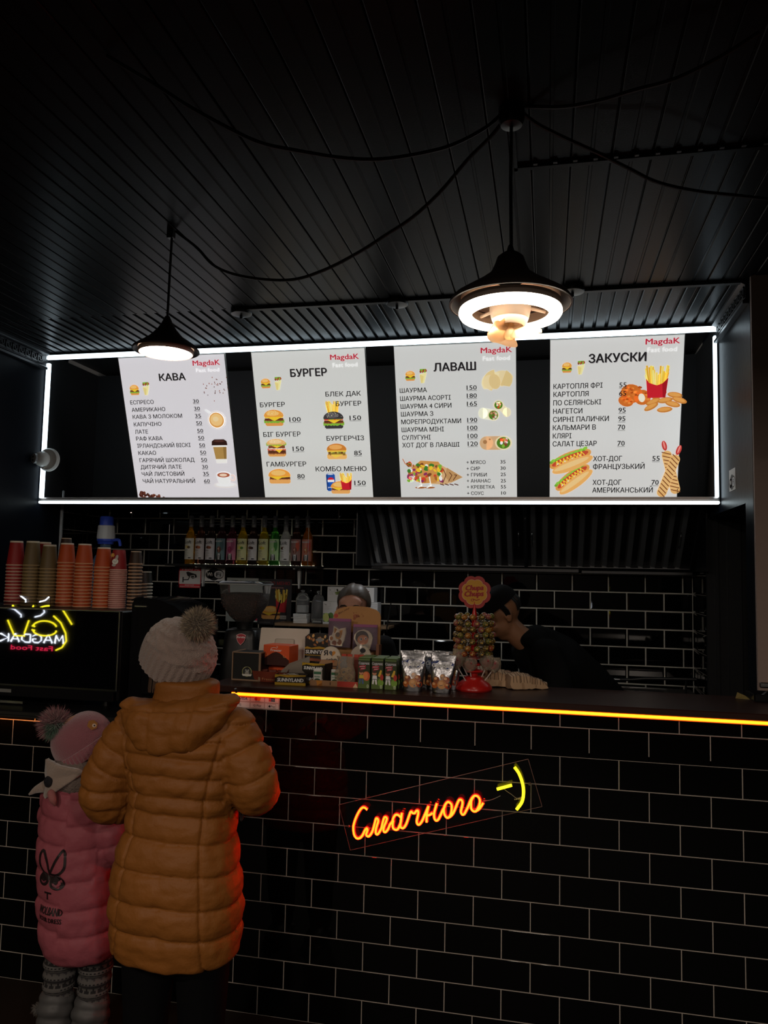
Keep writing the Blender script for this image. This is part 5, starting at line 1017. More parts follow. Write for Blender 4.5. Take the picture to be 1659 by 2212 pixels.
A = Art(.0556, .0002); A.text('Freezer', .030, .016, .060, .010, '#8a5a40', lvl=1, bold=.02); A.build('tray_print', M_INK, t, rot=(R(8), 0, 0))
# tablet till seen from behind
t = thing('till_screen', 'white back of a till screen facing the kitchen', 'screen', (-1.262, .33, CZ), (0, 0, R(3)))
mb = MB(); mb.T = Matrix.Translation((0, 0, .055)) @ rot3(R(-14)); mb.cbox(-.108, .112, 0, .012, 0, .148, .005, 2); mb.build('screen_back', mat('till_white', '#9f958c', rough=.35), t, smooth=35)
mb = MB(); mb.T = Matrix.Translation((0, -.004, .055)) @ rot3(R(-14)); mb.cbox(-.035, .05, -.006, 0, .02, .10, .005, 2); mb.build('vesa_boss', mat('till_white2', '#91887f', rough=.4), t, smooth=35)
mb = MB(); mb.tube([(.01, 0, .11), (.012, .03, .05), (.01, .03, .01)], .016, 10); mb.cbox(-.07, .09, -.03, .09, 0, .012, .004); mb.build('stand', mat('till_white', '#9f958c', rough=.35), t, smooth=40)
# chocolate bar boxes
M_CHB = mat('bar_box_black', '#1a1613', rough=.45)
def sunny(A, x, z, w_, cap, l=3): A.text('SUNNYLAND', x, z, w_, cap, '#d8d4cc', lvl=l, bold=.05, slant=.12)
t = thing('bar_display', 'tall black and yellow chocolate bar display with peanuts on it', 'display box', (-1.142, .28, CZ))
mb = MB(); mb.prism([(0, 0), (.128, 0), (.128, .172), (.10, .186), (.05, .190), (.015, .184), (0, .172)], 0, .006); mb.box(.0, .006, 0, .09, 0, .12); mb.box(.122, .128, 0, .09, 0, .12); mb.box(0, .128, 0, .09, 0, .004); mb.build('carton', M_CHB, t)
A = Art(.0008, .0002); A.poly([(0, .095), (.128, .095), (.128, .128), (.11, .133), (.09, .127), (.06, .133), (.03, .127), (.01, .132), (0, .128)], '#8a6a14', 1); A.poly([(.0, .098), (.128, .098), (.128, .122), (0, .122)], '#17130f', 2); sunny(A, .004, .103, .120, .015)
rr = random.Random(3)
for i in range(16): A.ell(rr.uniform(.012, .118), rr.uniform(.138, .178), .0075, .0048, ['#9a6a3c', '#b98a58', '#7a4c28'][i % 3], 3 + i % 3, rot=rr.uniform(0, 180), n=10)
for i in range(3): A.poly([(.064, .172), (.056 - .006 * i, .160), (.064, .150), (.072 + .006 * i, .160)], ['#4a4a4a', '#2c2c2c', '#6a6a6a'][i], 4 + i)
A.poly([(.01, .03), (.10, .03), (.118, .052), (.11, .08), (.02, .086), (.006, .06)], '#4a2314', 2); A.poly([(.02, .06), (.108, .056), (.11, .078), (.022, .083)], '#6d3a22', 3); A.ell(.105, .045, .016, .013, '#9a7448', 4); A.line([(.02, .044), (.09, .040)], .004, '#2c130c', 4); A.build('carton_print', M_INK, t)
for i, (x, y, z, rz, lab, w_) in enumerate([(-1.192, .06, 0, 4, 'front black and yellow chocolate bar box with an open lid', .124), (-1.105, .135, .0, -14, 'second chocolate bar box half behind the front one', .105)]):
    t = thing('bar_box', lab, 'box', (x, y, CZ + z), (0, 0, R(rz)))
    hh = .040 if i == 0 else .082
    mb = MB(); mb.box(0, w_, 0, .003, 0, hh); mb.box(0, w_, .062, .065, 0, hh); mb.box(0, .003, 0, .065, 0, hh); mb.box(w_ - .003, w_, 0, .065, 0, hh); mb.box(0, w_, 0, .065, 0, .004); mb.build('carton', M_CHB, t)
    if i == 0:
        mb = MB(); mb.add([(0, .065, .04), (w_, .065, .04), (w_ * .94, .088, .105), (.035, .085, .075)], [(0, 1, 2, 3)]); mb.build('open_lid', mat('grey_card', '#5d564e', rough=.7), t)
    A = Art(.0006, .0002); A.rect(0, 0, w_, .010, '#8a6d16', 1); A.poly([(0, hh - .012), (.02, hh - .006), (.05, hh - .010), (w_, hh - .004), (w_, hh), (0, hh)], '#8a6d16', 1); sunny(A, .010, .0135, w_ - .02, .014 if i == 0 else .012)
    if i: sunny(A, .008, .056, w_ - .02, .013)
    A.build('carton_print', M_INK, t)
    for k in range(2 if i == 0 else 1):
        o = thing('chocolate_bar', ['silver wrapped chocolate bar lying in the front box', 'silver wrapped chocolate bar at the back of the front box', 'silver wrapped chocolate bar in the second box'][k + 2 * i], 'chocolate bar', (x + (.05 if not i else .03), y + .022 + .024 * k, CZ + (.035 if not i else .07)), (0, 0, R(rz + 5 - 9 * k)), 'wrapped chocolate bars')
        m_ = MB(); m_.loft([[(xx, .010 * s_ * c_, .006 * s_ * q_) for c_, q_ in ((-1, 0), (-.7, .8), (.7, .8), (1, 0), (.7, -.8), (-.7, -.8))] for xx, s_ in ((-.034, .9), (-.031, .3), (-.026, 1), (.026, 1), (.031, .3), (.034, .9))]); m_.build('wrapper', mat('silver_wrap', (.5, .49, .47), rough=.25, metal=.9), o)
# cardboard counter display with sweets
t = thing('sweets_display', 'pale cardboard sweets display with orange and red triangles', 'display box', (-1.056, .085, CZ), (0, 0, R(-1)))
M_KR = mat('kraft_card', '#7f5f44', rough=.7)
mb = MB(); mb.cbox(0, .205, 0, .004, 0, .022, .001); mb.box(0, .205, 0, .12, 0, .003); mb.prism([(.008, 0), (.135, 0), (.135, .076), (.128, .092), (.018, .092), (.008, .076)], .085, .089); mb.box(.135, .205, .085, .089, 0, .03); mb.box(0, .003, 0, .12, 0, .022); mb.box(.202, .205, 0, .12, 0, .022); mb.build('tray', M_KR, t)
A = Art(.0006, .0002); A.poly([(.03, .001), (.050, .001), (.050, .021), (.026, .021)], '#a06a2a', 1); A.poly([(.03, .001), (.05, .001), (.05, .014)], '#7c4a1c', 2); A.rect(.112, .001, .09, .021, '#8a2a20', 1); A.poly([(.175, .001), (.195, .001), (.186, .018)], '#a88a6c', 2); A.rect(.082, .006, .003, .011, '#2a1a14', 2); A.build('front_print', M_INK, t)
A = Art(.0006, .0002); A.rect(.03, .066, .078, .004, '#33201a', 1); A.poly([(.10, .02), (.132, .04), (.132, .008)], '#8a4a24', 1); A.poly([(.060, .0915), (.076, .0915), (.068, .080)], '#8a4a24', 1); A.build('back_print', M_INK, t, loc=(0, .085, 0))
def candy(x, y, lab):
    t = thing('mint_box', lab, 'sweets', (x, y, CZ + .006), (0, 0, R(random.uniform(-6, 6))), 'mint boxes in the sweets display')
    mb = MB(); mb.cbox(0, .036, 0, .015, 0, .050, .003); mb.build('clear_box', mat('mint_box_clear', '#9f9a92', rough=.3), t)
    mb = MB(); mb.cbox(.001, .035, .001, .014, .048, .057, .002); mb.build('lid', mat('mint_lid', '#c2bdb4', rough=.4), t)
    A = Art(.0006, .0002); A.rect(.003, .006, .030, .038, '#b9b8ac', 1); A.rect(.003, .036, .030, .010, '#2f5a40', 2); A.text('tictac', .006, .024, .024, .008, '#3a6a4c', lvl=3, bold=.03); A.ell(.018, .014, .012, .006, '#26402c', 3); A.build('label_print', M_INK, t)
candy(-1.050, .105, 'left green and white mint box in the cardboard display'); candy(-.978, .105, 'right green and white mint box in the cardboard display')
M_PACK = mat('crinkled_film', (.86, .74, .58), rough=.12, trans=.82, ior=1.18, bump=.8, bscale=60)
t = thing('trinket_bag', 'clear bag of beige coiled trinkets at the right of the sweets display', 'bag', (-.918, .10, CZ + .005))
mb = MB(); rg = []
for z, w_, d in ((0, .030, .010), (.01, .040, .016), (.05, .042, .018), (.075, .034, .012), (.10, .030, .005), (.112, .036, .002)): rg.append([(w_ * math.cos(a), d * math.sin(a), z) for a in [2 * math.pi * k / 20 for k in range(20)]])
mb.loft(rg); mb.build('clear_bag', M_PACK, t, smooth=True)
for k, (x, z, r_) in enumerate([(-.014, .028, .018), (.016, .030, .016), (-.004, .052, .015), (.014, .058, .012)]):
    mb = MB(); mb.tube([(x + r_ * (1 - i * .022) * math.cos(i * .5), .002 * math.sin(i), z + r_ * (1 - i * .022) * math.sin(i * .5)) for i in range(32)], .0016, 5); mb.build('coil', mat('beige_coil', '#8a7050', rough=.5), t)
for k, (x, c) in enumerate([(-.948, '#31486a'), (-.925, '#5a2a28'), (-.897, '#5f2a24'), (-.876, '#8a7a4a')]):
    t = thing('card_packet', ['blue and red hanging packet behind the trinket bag', 'dark red capped packet behind the trinket bag, middle left', 'red capped packet behind the trinket bag, middle right', 'pale yellow capped packet next to the juice boxes'][k], 'packet', (x, .155, CZ + .003), group='packets behind the sweets display')
    mb = MB(); mb.cbox(0, .020, 0, .006, 0, .112, .001); mb.build('sleeve', mat('packet_' + c[1:], c, rough=.4), t); mb = MB(); mb.cbox(0, .020, -.001, .007, .105, .117, .001); mb.build('cap', mat('packet_cap' + str(k % 2), '#8a3020' if k < 3 else '#7a6a30', rough=.4), t)
# gingerbread stand: wooden board with two bags and two round badges
t = thing('cookie_board', 'round-topped wooden board standing upright with pastry drawings', 'board', (-1.032, .30, CZ), (R(-4), 0, 0))
W_ = .205; out = [(0, 0), (W_, 0), (W_, .262), (W_ - .006, .280), (W_ - .022, .292), (W_ * .72, .302), (W_ / 2, .305), (W_ * .28, .302), (.022, .292), (.006, .280), (0, .262)]
mb = MB(); mb.prism(out, 0, .010); mb.build('board', mat('light_plywood', '#8a6238', rough=.6, noise=.15, nscale=15), t)
mb = MB(); mb.box(-.004, .006, -.05, .0, 0, .15); mb.box(W_ - .004, W_ + .008, -.05, 0, 0, .15); mb.box(0, W_, -.05, -.046, 0, .04); mb.build('side_cheek', mat('brown_ply', '#57331f', rough=.6), t)
A = Art(.0006, .0002); A.text('@art_imbyr', .022, .268, .055, .007, '#4a2a1c', lvl=1, bold=.02, rot=28); A.ell(.012, .262, .009, .009, '#8a3028', 1)
for x, z, r_ in ((.088, .276, .003), (.10, .279, .002), (.096, .262, .010), (.106, .264, .007), (.092, .252, .006), (.112, .262, .004), (.124, .272, .002), (.13, .264, .003)): A.ell(x, z, r_, r_ * .9, '#7a4428', 2)
A.build('board_print', M_INK, t)
def pouchbag(name, lab, loc, w_, h, fill, rz=0, zip_='#6a3058'):
    t = thing(name, lab, 'cookie', loc, (R(-3), 0, R(rz)), 'bagged cookies on the wooden board')
    mb = MB(); mb.cbox(-.002, w_ + .002, .001, .003, 0, h, .0008); mb.build('backing_card', mat('lilac_card', '#4e3648', rough=.5), t)
    mb = MB(); mb.box(0, w_, -.001, .004, h - .012, h); mb.build('zip_seal', mat('zip_pink', zip_, rough=.4), t)
    fill(t); N = 8; mb = MB(); rr = random.Random(len(lab)); vs = [(w_ * i / N, -.014 + rr.uniform(-.003, .002) if 0 < i < N and 0 < j < N else -.002, (h - .01) * j / N) for j in range(N + 1) for i in range(N + 1)]
    mb.add(vs, [(j * (N + 1) + i, j * (N + 1) + i + 1, (j + 1) * (N + 1) + i + 1, (j + 1) * (N + 1) + i) for j in range(N) for i in range(N)]); mb.build('film', mat('cookie_film', (.9, .85, .9), rough=.06, trans=.93, ior=1.12), t, smooth=True); return t
def cookie1(t):
    c = MB(); o = [(.012, .008), (.060, .006), (.072, .03), (.078, .06), (.076, .082), (.055, .078), (.048, .074), (.036, .082), (.024, .086), (.024, .066), (.018, .050), (.008, .046), (.006, .03), (.012, .022)]
    c.prism(o, -.012, -.003); c.build('iced_cookie', mat('icing_white', '#b9a694', rough=.5), t)
    A = Art(.0125, .0002); A.poly([(.028, .080), (.040, .074), (.034, .062), (.028, .056)], '#8a5a1c', 1); A.poly([(.05, .068), (.064, .072), (.062, .050), (.052, .056)], '#8a5a1c', 1); A.ell(.046, .048, .014, .014, '#8f6424', 1); A.ell(.044, .052, .009, .010, '#4a3a30', 2); A.ell(.017, .036, .007, .008, '#8a5420', 1); A.ell(.030, .018, .010, .010, '#6f3a1c', 1); A.ell(.052, .022, .010, .012, '#7a4a24', 1); A.ell(.042, .028, .006, .006, '#b9a694', 2); A.build('icing_print', M_INK, t)
def cookie2(t):
    c = MB(); o = [(.02, .004), (.074, .004), (.080, .03), (.084, .05), (.080, .064), (.066, .078), (.045, .084), (.022, .078), (.008, .062), (.006, .044), (.014, .028), (.022, .016)]
    c.prism(o, -.012, -.003); c.build('iced_cookie', mat('icing_white', '#b9a694', rough=.5), t)
    A = Art(.0125, .0002); A.ell(.040, .052, .028, .026, '#29211f', 1, n=24); A.ell(.044, .042, .023, .020, '#a06a4a', 2, n=24); A.ell(.036, .044, .0055, .006, '#e0d4c8', 3); A.ell(.037, .044, .003, .0042, '#29211f', 4); A.ell(.056, .047, .0045, .005, '#e0d4c8', 3); A.ell(.056, .047, .0026, .0036, '#29211f', 4); A.rect(.026, .008, .036, .012, '#3f3a44', 2); A.rect(.050, .008, .016, .016, '#c0b0a4', 3); A.build('icing_print', M_INK, t)
pouchbag('bagged_cookie', 'bagged iced cookie with yellow patches, left on the board', (-1.036, .262, CZ + .135), .094, .118, cookie1, -2)
pouchbag('bagged_cookie', 'bagged iced cookie with a dark haired face, right on the board', (-.930, .262, CZ + .128), .100, .104, cookie2, 1)
for k, (x, z, lab) in enumerate([(-1.048, .062, 'round white badge in a clear bag with a heart lettering'), (-.935, .066, 'round white badge in a clear bag behind the trinket bag')]):
    t = thing('round_badge', lab, 'badge', (x, .235 - .05 * (1 - k), CZ + z), (R(-6), 0, 0), 'round badges below the cookies')
    mb = MB(); mb.T = xf((.045, 0, .040), (R(90), 0, 0)); mb.lathe([(.041, -.003), (.043, 0), (.041, .004), (.03, .005), (0, .005)], 36); mb.build('badge_face', mat('badge_white', '#b5a496', rough=.35), t, smooth=40)
    A = Art(.0056, .0002)
    if k == 0:
        A.text('Я', .018, .046, .016, .019, '#1d191a', lvl=1, bold=.06, rot=4); A.text('кілію', .020, .018, .052, .014, '#1d191a', lvl=1, bold=.05, rot=6)
        hp = [(.052 + .0135 * math.sin(a) ** 3, .055 + .0118 * (13 * math.cos(a) - 5 * math.cos(2 * a) - 2 * math.cos(3 * a) - math.cos(4 * a)) / 15) for a in [2 * math.pi * i / 28 for i in range(28)]]
        A.poly(hp, '#a8702c', 1); A.poly([p for p in hp if p[0] < .0525] + [(.0525, .060)], '#4a4a52', 2)
    else: A.ell(.054, .062, .012, .010, '#1c191a', 1); A.poly([(.038, .044), (.05, .056), (.06, .046), (.064, .03), (.036, .03)], '#7c6a60', 1)
    A.build('badge_print', M_INK, t)
    mb = MB(); N = 6; rr = random.Random(k); vs = [(-.004 + .10 * i / N, -.010 + rr.uniform(-.003, .003), -.01 + .10 * j / N) for j in range(N + 1) for i in range(N + 1)]
    mb.add(vs, [(j * 7 + i, j * 7 + i + 1, (j + 1) * 7 + i + 1, (j + 1) * 7 + i) for j in range(N) for i in range(N)]); mb.build('clear_bag', M_CLEAR, t, smooth=True)
# juice boxes
def juice(x, y, kind, lab, rz=0):
    t = thing('juice_box', lab, 'juice', (x, y, CZ), (0, 0, R(rz)), 'small green juice cartons')
    mb = MB(); mb.cbox(0, .0475, 0, .036, 0, .114, .0015); mb.build('carton', mat('juice_green', '#262e1a', rough=.4), t)
    mb = MB(); mb.cbox(.0, .0475, .004, .032, .114, .118, .0015); mb.build('top_fold', mat('juice_top', '#46582f', rough=.4), t)
    A = Art(.0006, .0002); A.poly([(.001, .03), (.046, .05), (.046, .001), (.001, .001)], '#3f4f22', 1); A.poly([(.001, .03), (.02, .036), (.001, .06)], '#24351a', 2); A.rect(.001, .108, .0455, .005, '#485a30', 1)
    A.text('Садочок', .003, .092, .042, .010, '#b9bdc0', lvl=4, bold=.06); A.text('Садочок', .003, .092, .042, .010, '#3a3550', lvl=6, bold=.0)
    A.poly([(.003, .079), (.030, .084), (.032, .090), (.005, .087)], '#8a2334', 3); A.poly([(.008, .070), (.030, .075), (.031, .082), (.010, .078)], '#8a2334', 3); A.rect(.007, .083, .02, .0015, '#c9a9a9', 4); A.rect(.012, .075, .014, .0015, '#c9a9a9', 4)
    if kind == 'peach': A.ell(.034, .048, .014, .018, '#a24a2a', 2); A.ell(.030, .050, .010, .015, '#b8643a', 3); c1, c2 = '#a08a30', '#3a4a6a'
    else: A.poly([(.026, .050), (.036, .074), (.042, .072), (.038, .046)], '#a8882c', 2); A.ell(.042, .046, .007, .012, '#8a2a22', 3); A.ell(.038, .026, .012, .014, '#5c7a2c', 2); c1, c2 = '#b9b6b8', '#b0adb0'
    A.ell(.013, .060, .0085, .0075, '#9a6a50', 5); A.ell(.013, .066, .009, .005, '#3a241c', 6); A.poly([(.006, .052), (.022, .052), (.024, .038), (.005, .038)], c1, 5); A.poly([(.006, .038), (.013, .038), (.010, .018), (.004, .020)], c2, 5); A.poly([(.014, .038), (.022, .038), (.024, .018), (.018, .018)], c2, 5); A.rect(.006, .037, .016, .002, '#26242c', 6)
    A.ring(.040, .010, .0035, .0045, '#a9b09a', 3, sy=1.4); A.rect(.0392, .007, .0016, .006, '#a9b09a', 3); A.build('carton_print', M_INK, t); return t
for i in range(3): juice(-.860 + i * .0525, .075, 'peach' if i == 0 else 'mix', ['front juice carton with a peach, beside the sweets display', 'front juice carton in the middle of three', 'front juice carton beside the silver pouches'][i], -1)
for j in range(1, 3):
    for i in range(3): juice(-.858 + i * .053, .075 + j * .040, 'mix', ['left', 'middle', 'right'][i] + ' juice carton in the ' + ['second', 'rear'][j - 1] + ' row', 0)
# silver drink pouches
M_FOIL = mat('silver_foil', (.36, .36, .38), rough=.30, metal=1, bump=.25, bscale=40)
def pouch(x, y, lab, rz=0, w_=.048, h=.142, ry=0):
    t = thing('drink_pouch', lab, 'drink pouch', (x, y, CZ), (R(-5), R(ry), R(rz)), 'silver drink pouches'); mb = MB(); N = 20; rg = []; rr = random.Random(int(abs(x) * 1000))
    for k in range(N + 1):
        s = k / N; ww = w_ * (.72 + .28 * min(1, s * 1.5)) * (1 if s < .93 else 1.02); d = .022 * math.sin(math.pi * min(1, .22 + s * .72)) * (1 - s) ** .35 + .0012; rg.append([(ww * math.cos(a), d * math.copysign(abs(math.sin(a)) ** .8, math.sin(a)) + (.0013 * math.sin(9 * a + k * 1.3) if .05 < s < .95 else 0) + rr.uniform(-.0008, .0008), h * s) for a in [2 * math.pi * q / 28 for q in range(28)]])
    mb.loft(rg); mb.build('foil_pouch', M_FOIL, t, smooth=True)
    # wrapped print follows the bulge
    mb = MB()
    def onp(u, z, off=.0012):
        s = max(0, min(1, z / h)); d = .022 * math.sin(math.pi * min(1, .22 + s * .72)) * (1 - s) ** .35 + .0012; ww = w_ * (.72 + .28 * min(1, s * 1.5)); q = max(-.98, min(.98, u / ww)); return (u, -d * (1 - q * q) ** .4 - off, z)
    A = Art(0, .0001); A.poly([(-.042, .096), (-.044, .112), (-.02, .118), (.02, .118), (.044, .112), (.042, .096), (.02, .090), (-.02, .090)], '#18275a', 1); A.text('Capri-Sun', -.040, .094, .080, .014, '#c9c2bd', lvl=3, bold=.05)
    for cx, cz, r_, c in ((-.018, .048, .012, '#6a3a24'), (.006, .060, .011, '#7a5a3c'), (.020, .050, .012, '#7a4028'), (-.024, .028, .012, '#8a4a24'), (.004, .032, .017, '#a0744c'), (.026, .028, .011, '#7f3420')): A.ell(cx, cz, r_, r_, c, 2 + int(cx > 0)); A.ell(cx - .003, cz + .004, r_ * .5, r_ * .4, '#b0845c', 4)
    A.rect(-.02, .004, .03, .005, '#5a5a5e', 2)
    for p in A.mb.v: q = onp(p.x, p.z, .0012 - p.y); p.x, p.y, p.z = q
    A.build('pouch_print', M_GINK, t)
    mb = MB(); mb.tube([(-.03, .02, .02), (.01, .026, .08), (.03, .022, .125)], .0022, 6); mb.build('straw', mat('straw_white', '#a9a6a2', rough=.4), t); return t
pouch(-.645, .075, 'front left silver drink pouch next to the juice cartons', 2); pouch(-.535, .070, 'front right silver drink pouch next to the lollipop stand', -4, ry=2)
for i in range(4): pouch(-.658 + i * .046, .135 + (i % 2) * .03, ['rear silver pouch behind the left edge of the pouch row', 'rear silver pouch behind the front left pouch', 'rear silver pouch between the two front pouches', 'rear silver pouch behind the front right pouch'][i], 6 - 5 * i, h=.146)
GAIN = 1.25
# lollipop stand
SX, SY = -.424, .185
t = thing('lollipop_stand', 'red lollipop stand with a flower shaped red and yellow sign', 'candy stand', (SX, SY, CZ))
M_RED = mat('red_plastic', '#a01a16', rough=.28)
mb = MB(); mb.lathe([(0, 0), (.068, 0), (.072, .006), (.071, .014), (.062, .026), (.040, .040), (.036, .046), (.036, .052), (.016, .056), (.016, .066), (.034, .070), (.037, .073), (.034, .077), (.014, .080), (.014, .092), (.030, .096), (.033, .099), (.030, .103), (.013, .107), (.013, .118), (.026, .121), (.028, .124), (.012, .130), (.010, .29), (.006, .31), (.004, .32), (.004, .34), (0, .34)], 40); mb.build('base_and_tiers', M_RED, t, smooth=35)
mb = MB()
fp = [((.057 + .0085 * abs(math.cos(4 * a)) ** .8 * 1) * math.cos(a), (.057 + .0085 * abs(math.cos(4 * a)) ** .8) * math.sin(a) + .378) for a in [2 * math.pi * i / 96 for i in range(96)]]
fp = [(x, z) for x, z in [((.0575 + .008 * abs(math.cos(4 * (a + .39))) ** .7) * math.cos(a), (.0575 + .008 * abs(math.cos(4 * (a + .39))) ** .7) * math.sin(a) + .378) for a in [2 * math.pi * i / 96 for i in range(96)]]]
mb.prism(fp, -.002, .002); mb.build('flower_sign', mat('sign_red', '#8e1a18', rough=.4), t)
A = Art(.0028, .0003); sc_ = lambda k: [(x * k, (z - .378) * k + .378) for x, z in fp]
A.poly(sc_(.80), '#6e1414', 1); A.poly(sc_(.785), '#c79a80', 2); A.poly(sc_(.76), '#b07e1e', 3)
A.text('Chupa', -.036, .384, .070, .020, '#8a1418', lvl=5, bold=.07, slant=.22, rot=3); A.text('Chups', -.040, .360, .074, .021, '#8a1418', lvl=5, bold=.07, slant=.22, rot=3); A.ring(-.008, .347, .004, .0065, '#8a1418', 5, sy=.8); A.line([(-.004, .351), (.008, .346), (.020, .351)], .0028, '#8a1418', 5); A.build('sign_print', M_INK, t)
WR = [('orange', '#8a4a1c'), ('green', '#4a5022'), ('golden', '#8a6420'), ('dark', '#33302c'), ('pink', '#7e3a44'), ('red', '#802a1c'), ('black and gold', '#4a3d20')]
def lolly_mesh(c):
    mb = MB(); mb.sphere((0, 0, 0), .0128, 14, 10, 1, 1, .92, col=c); n0 = len(mb.f)
    mb.c = []
    for f in mb.f:
        q = sum((mb.v[i] for i in f), Vector()) / len(f); a = math.atan2(q.z, q.x)
        mb.c.append('#a8884a' if q.y < -.0112 else (c if (int((a + 4) * 3.2 + q.y * 300) % 3) else '#8a7038'))
    mb.hascol = True; return mb.mesh('wrapper_ball', M_GINK, smooth=True)
LM = {k: lolly_mesh(c) for k, c in WR}
stk = MB(); stk.tube([(0, .008, 0), (0, .050, -.010)], .0018, 5); stm = stk.mesh('stick', mat('lolly_stick', '#b9b2a6', rough=.5))
rows = [(1.489, .066, 12), (1.463, .071, 13), (1.440, .064, 12), (1.420, .072, 13), (1.396, .071, 13), (1.371, .068, 12), (1.348, .060, 11)]
ROWN = ['top', 'second', 'third', 'fourth', 'fifth', 'sixth', 'lowest']; cnt = {}
rr = random.Random(21)
for i, (z, r_, n) in enumerate(rows):
    for k in range(n):
        a = R(-90) + 2 * math.pi * (k + .5 * (i % 2)) / n; wn = WR[(i * 3 + k * 5 + rr.randint(0, 1)) % 7][0]
        side = 'front' if math.sin(a) < -.5 else ('back' if math.sin(a) > .5 else ('right' if math.cos(a) > 0 else 'left')); side += '' if side in ('left', 'right') else (' left' if math.cos(a) < -.3 else ' right' if math.cos(a) > .3 else ' middle')
        o = thing('lollipop', '%s wrapped lollipop, %s row of the stand, %s' % (wn, ROWN[i], side), 'lollipop', (SX + r_ * math.cos(a), SY + r_ * math.sin(a), z + rr.uniform(-.003, .003)), (R(rr.uniform(-12, 12)), 0, a + math.pi / 2), 'small round lollipops on the stand')
        obj('wrapper_ball', LM[wn], o); obj('stick', stm, o)
for k, (px, dx, z, c, lab) in enumerate([(-.062, -.03, 1.318, '#7a2a34', 'large clear-wrapped pink lollipop at the left of the stand'), (-.050, -.018, 1.338, '#6a2430', 'large clear-wrapped dark pink lollipop, upper left of the stand'), (-.012, .0, 1.305, '#7c3530', 'large clear-wrapped lollipop at the front of the stand'), (.052, .03, 1.316, '#7f1c22', 'large clear-wrapped red lollipop at the right of the stand'), (.078, .04, 1.306, '#8a2c38', 'large clear-wrapped pink lollipop, farthest right of the stand')]):
    o = thing('large_lollipop', lab, 'lollipop', (SX + px, SY - .052 + .01 * k, z), (0, 0, 0), 'large wrapped lollipops')
    mb = MB(); mb.sphere((0, 0, 0), .0185, 16, 10, 1, .7, 1); mb.sphere((.006, -.008, .008), .008, 10, 6); mb.build('sweet', mat('sweet_' + c[1:], c, rough=.3), o, smooth=True)
    mb = MB(); rg = []
    for j, (zz, w_) in enumerate([(-.030, .006), (-.024, .012), (-.012, .024), (.004, .028), (.018, .026), (.028, .024)]): rg.append([((w_ + .003 * math.sin(5 * a + j)) * math.cos(a), (w_ * .6 + .003 * math.cos(4 * a + j)) * math.sin(a), zz) for a in [2 * math.pi * q / 18 for q in range(18)]])
    mb.loft(rg, cap=False); mb.build('clear_wrap', M_PACK, o, smooth=True)
    mb = MB(); mb.tube([(0, 0, -.014), (-px * .55, .02, -.075)], .0023, 6); mb.build('stick', mat('white_stick', '#b5aca4', rough=.45), o, smooth=True)
# small yellow hanging figure
t = thing('yellow_charm', 'small yellow charm hanging left of the lollipop stand', 'charm', (SX - .072, SY - .03, CZ + .058))
mb = MB(); mb.tube([(0, 0, .03), (.001, 0, .015), (0, 0, .002), (-.001, 0, -.012), (-.002, -.001, -.02)], [.004, .006, .0062, .005, .003], 8); mb.sphere((-.003, -.001, -.024), .0068, 10, 6, 1.2, 1, .7); mb.build('charm_body', mat('charm_yellow', '#8a7028', rough=.5), t, smooth=True)
mb = MB(); mb.tube([(0, 0, .032), (.02, .01, .10)], .0006, 4); mb.build('string', M_CORD, t)
# two crumpled paper bags
def pbag(name, lab, loc, rz, L_, w_, h, seed):
    t = thing('paper_bag', lab, 'paper bag', loc, (0, 0, R(rz)), 'paper bags behind the lollipop stand'); rr = random.Random(seed); N = 14; rg = []
    for i in range(N + 1):
        s = i / N; f = (.55 + .45 * math.sin(math.pi * min(1, s * .8 + .2))); rg.append([((s - .5) * L_ + rr.uniform(-.004, .004), w_ * .5 * c_ * (.8 + .2 * f), h * f * max(.03, (q_ + 1) / 2) * (1 - .35 * s) + rr.uniform(0, .005)) for c_, q_ in ((-1, -1), (-1, -.2), (-.85, .7), (-.4, .9), (0, 1.05), (.4, .85), (.85, .7), (1, -.2), (1, -1), (.3, -1), (-.3, -1))])
    mb = MB(); mb.loft(rg)
    m_ = mat('printed_kraft', attr=True, rough=.75); mb.c = []
    for k, f in enumerate(mb.f): mb.c.append('#a88a6c' if (k * 7 + seed) % 5 else '#94765a')
    mb.hascol = True; mb.build('bag', m_, t, smooth=25)
    l = MB()
    for i in range(1, N):
        P = rg[i]; pts = [Vector(P[q]) + Vector((0, 0, .0012)) + Vector((0, -.001 if q < 4 else .001, 0)) for q in (1, 2, 3, 4, 5, 6, 7)]
        l.tube(pts, .0009, 4)
    l.build('printed_lines', mat('print_brown', '#3a2a20', rough=.8), t)
pbag('a', 'crumpled brown paper bag nearest the lollipop stand', (-.345, .33, CZ), 12, .20, .10, .085, 1)
pbag('b', 'crumpled brown paper bag lying to the right, by the worker', (-.228, .30, CZ), 24, .155, .085, .068, 2)
# odd things at the right end of the counter
t = thing('snack_packet', 'small folded yellow snack packet at the far right of the counter', 'packet', (.552, .315, CZ), (0, 0, R(-20)))
mb = MB(); mb.add([(0, 0, 0), (.05, 0, 0), (.05, .03, 0), (0, .03, 0), (.005, .012, .022), (.03, .015, .012)], [(0, 3, 2, 1), (0, 1, 5, 4), (1, 2, 5), (2, 3, 4, 5), (3, 0, 4)]); mb.build('packet_body', mat('packet_yellow', '#6a5a28', rough=.5), t)
t = thing('dark_tray', 'dark rimmed tray at the far right end of the counter', 'tray', (.60, .24, CZ), (0, 0, 0))
mb = MB(); mb.cbox(0, .25, 0, .12, 0, .006, .002); mb.cbox(0, .25, 0, .006, .004, .028, .002); mb.cbox(0, .25, .114, .12, .004, .028, .002); mb.cbox(0, .006, 0, .12, .004, .028, .002); mb.cbox(.244, .25, 0, .12, .004, .028, .002); mb.build('tray_body', M_GLOSS, t)
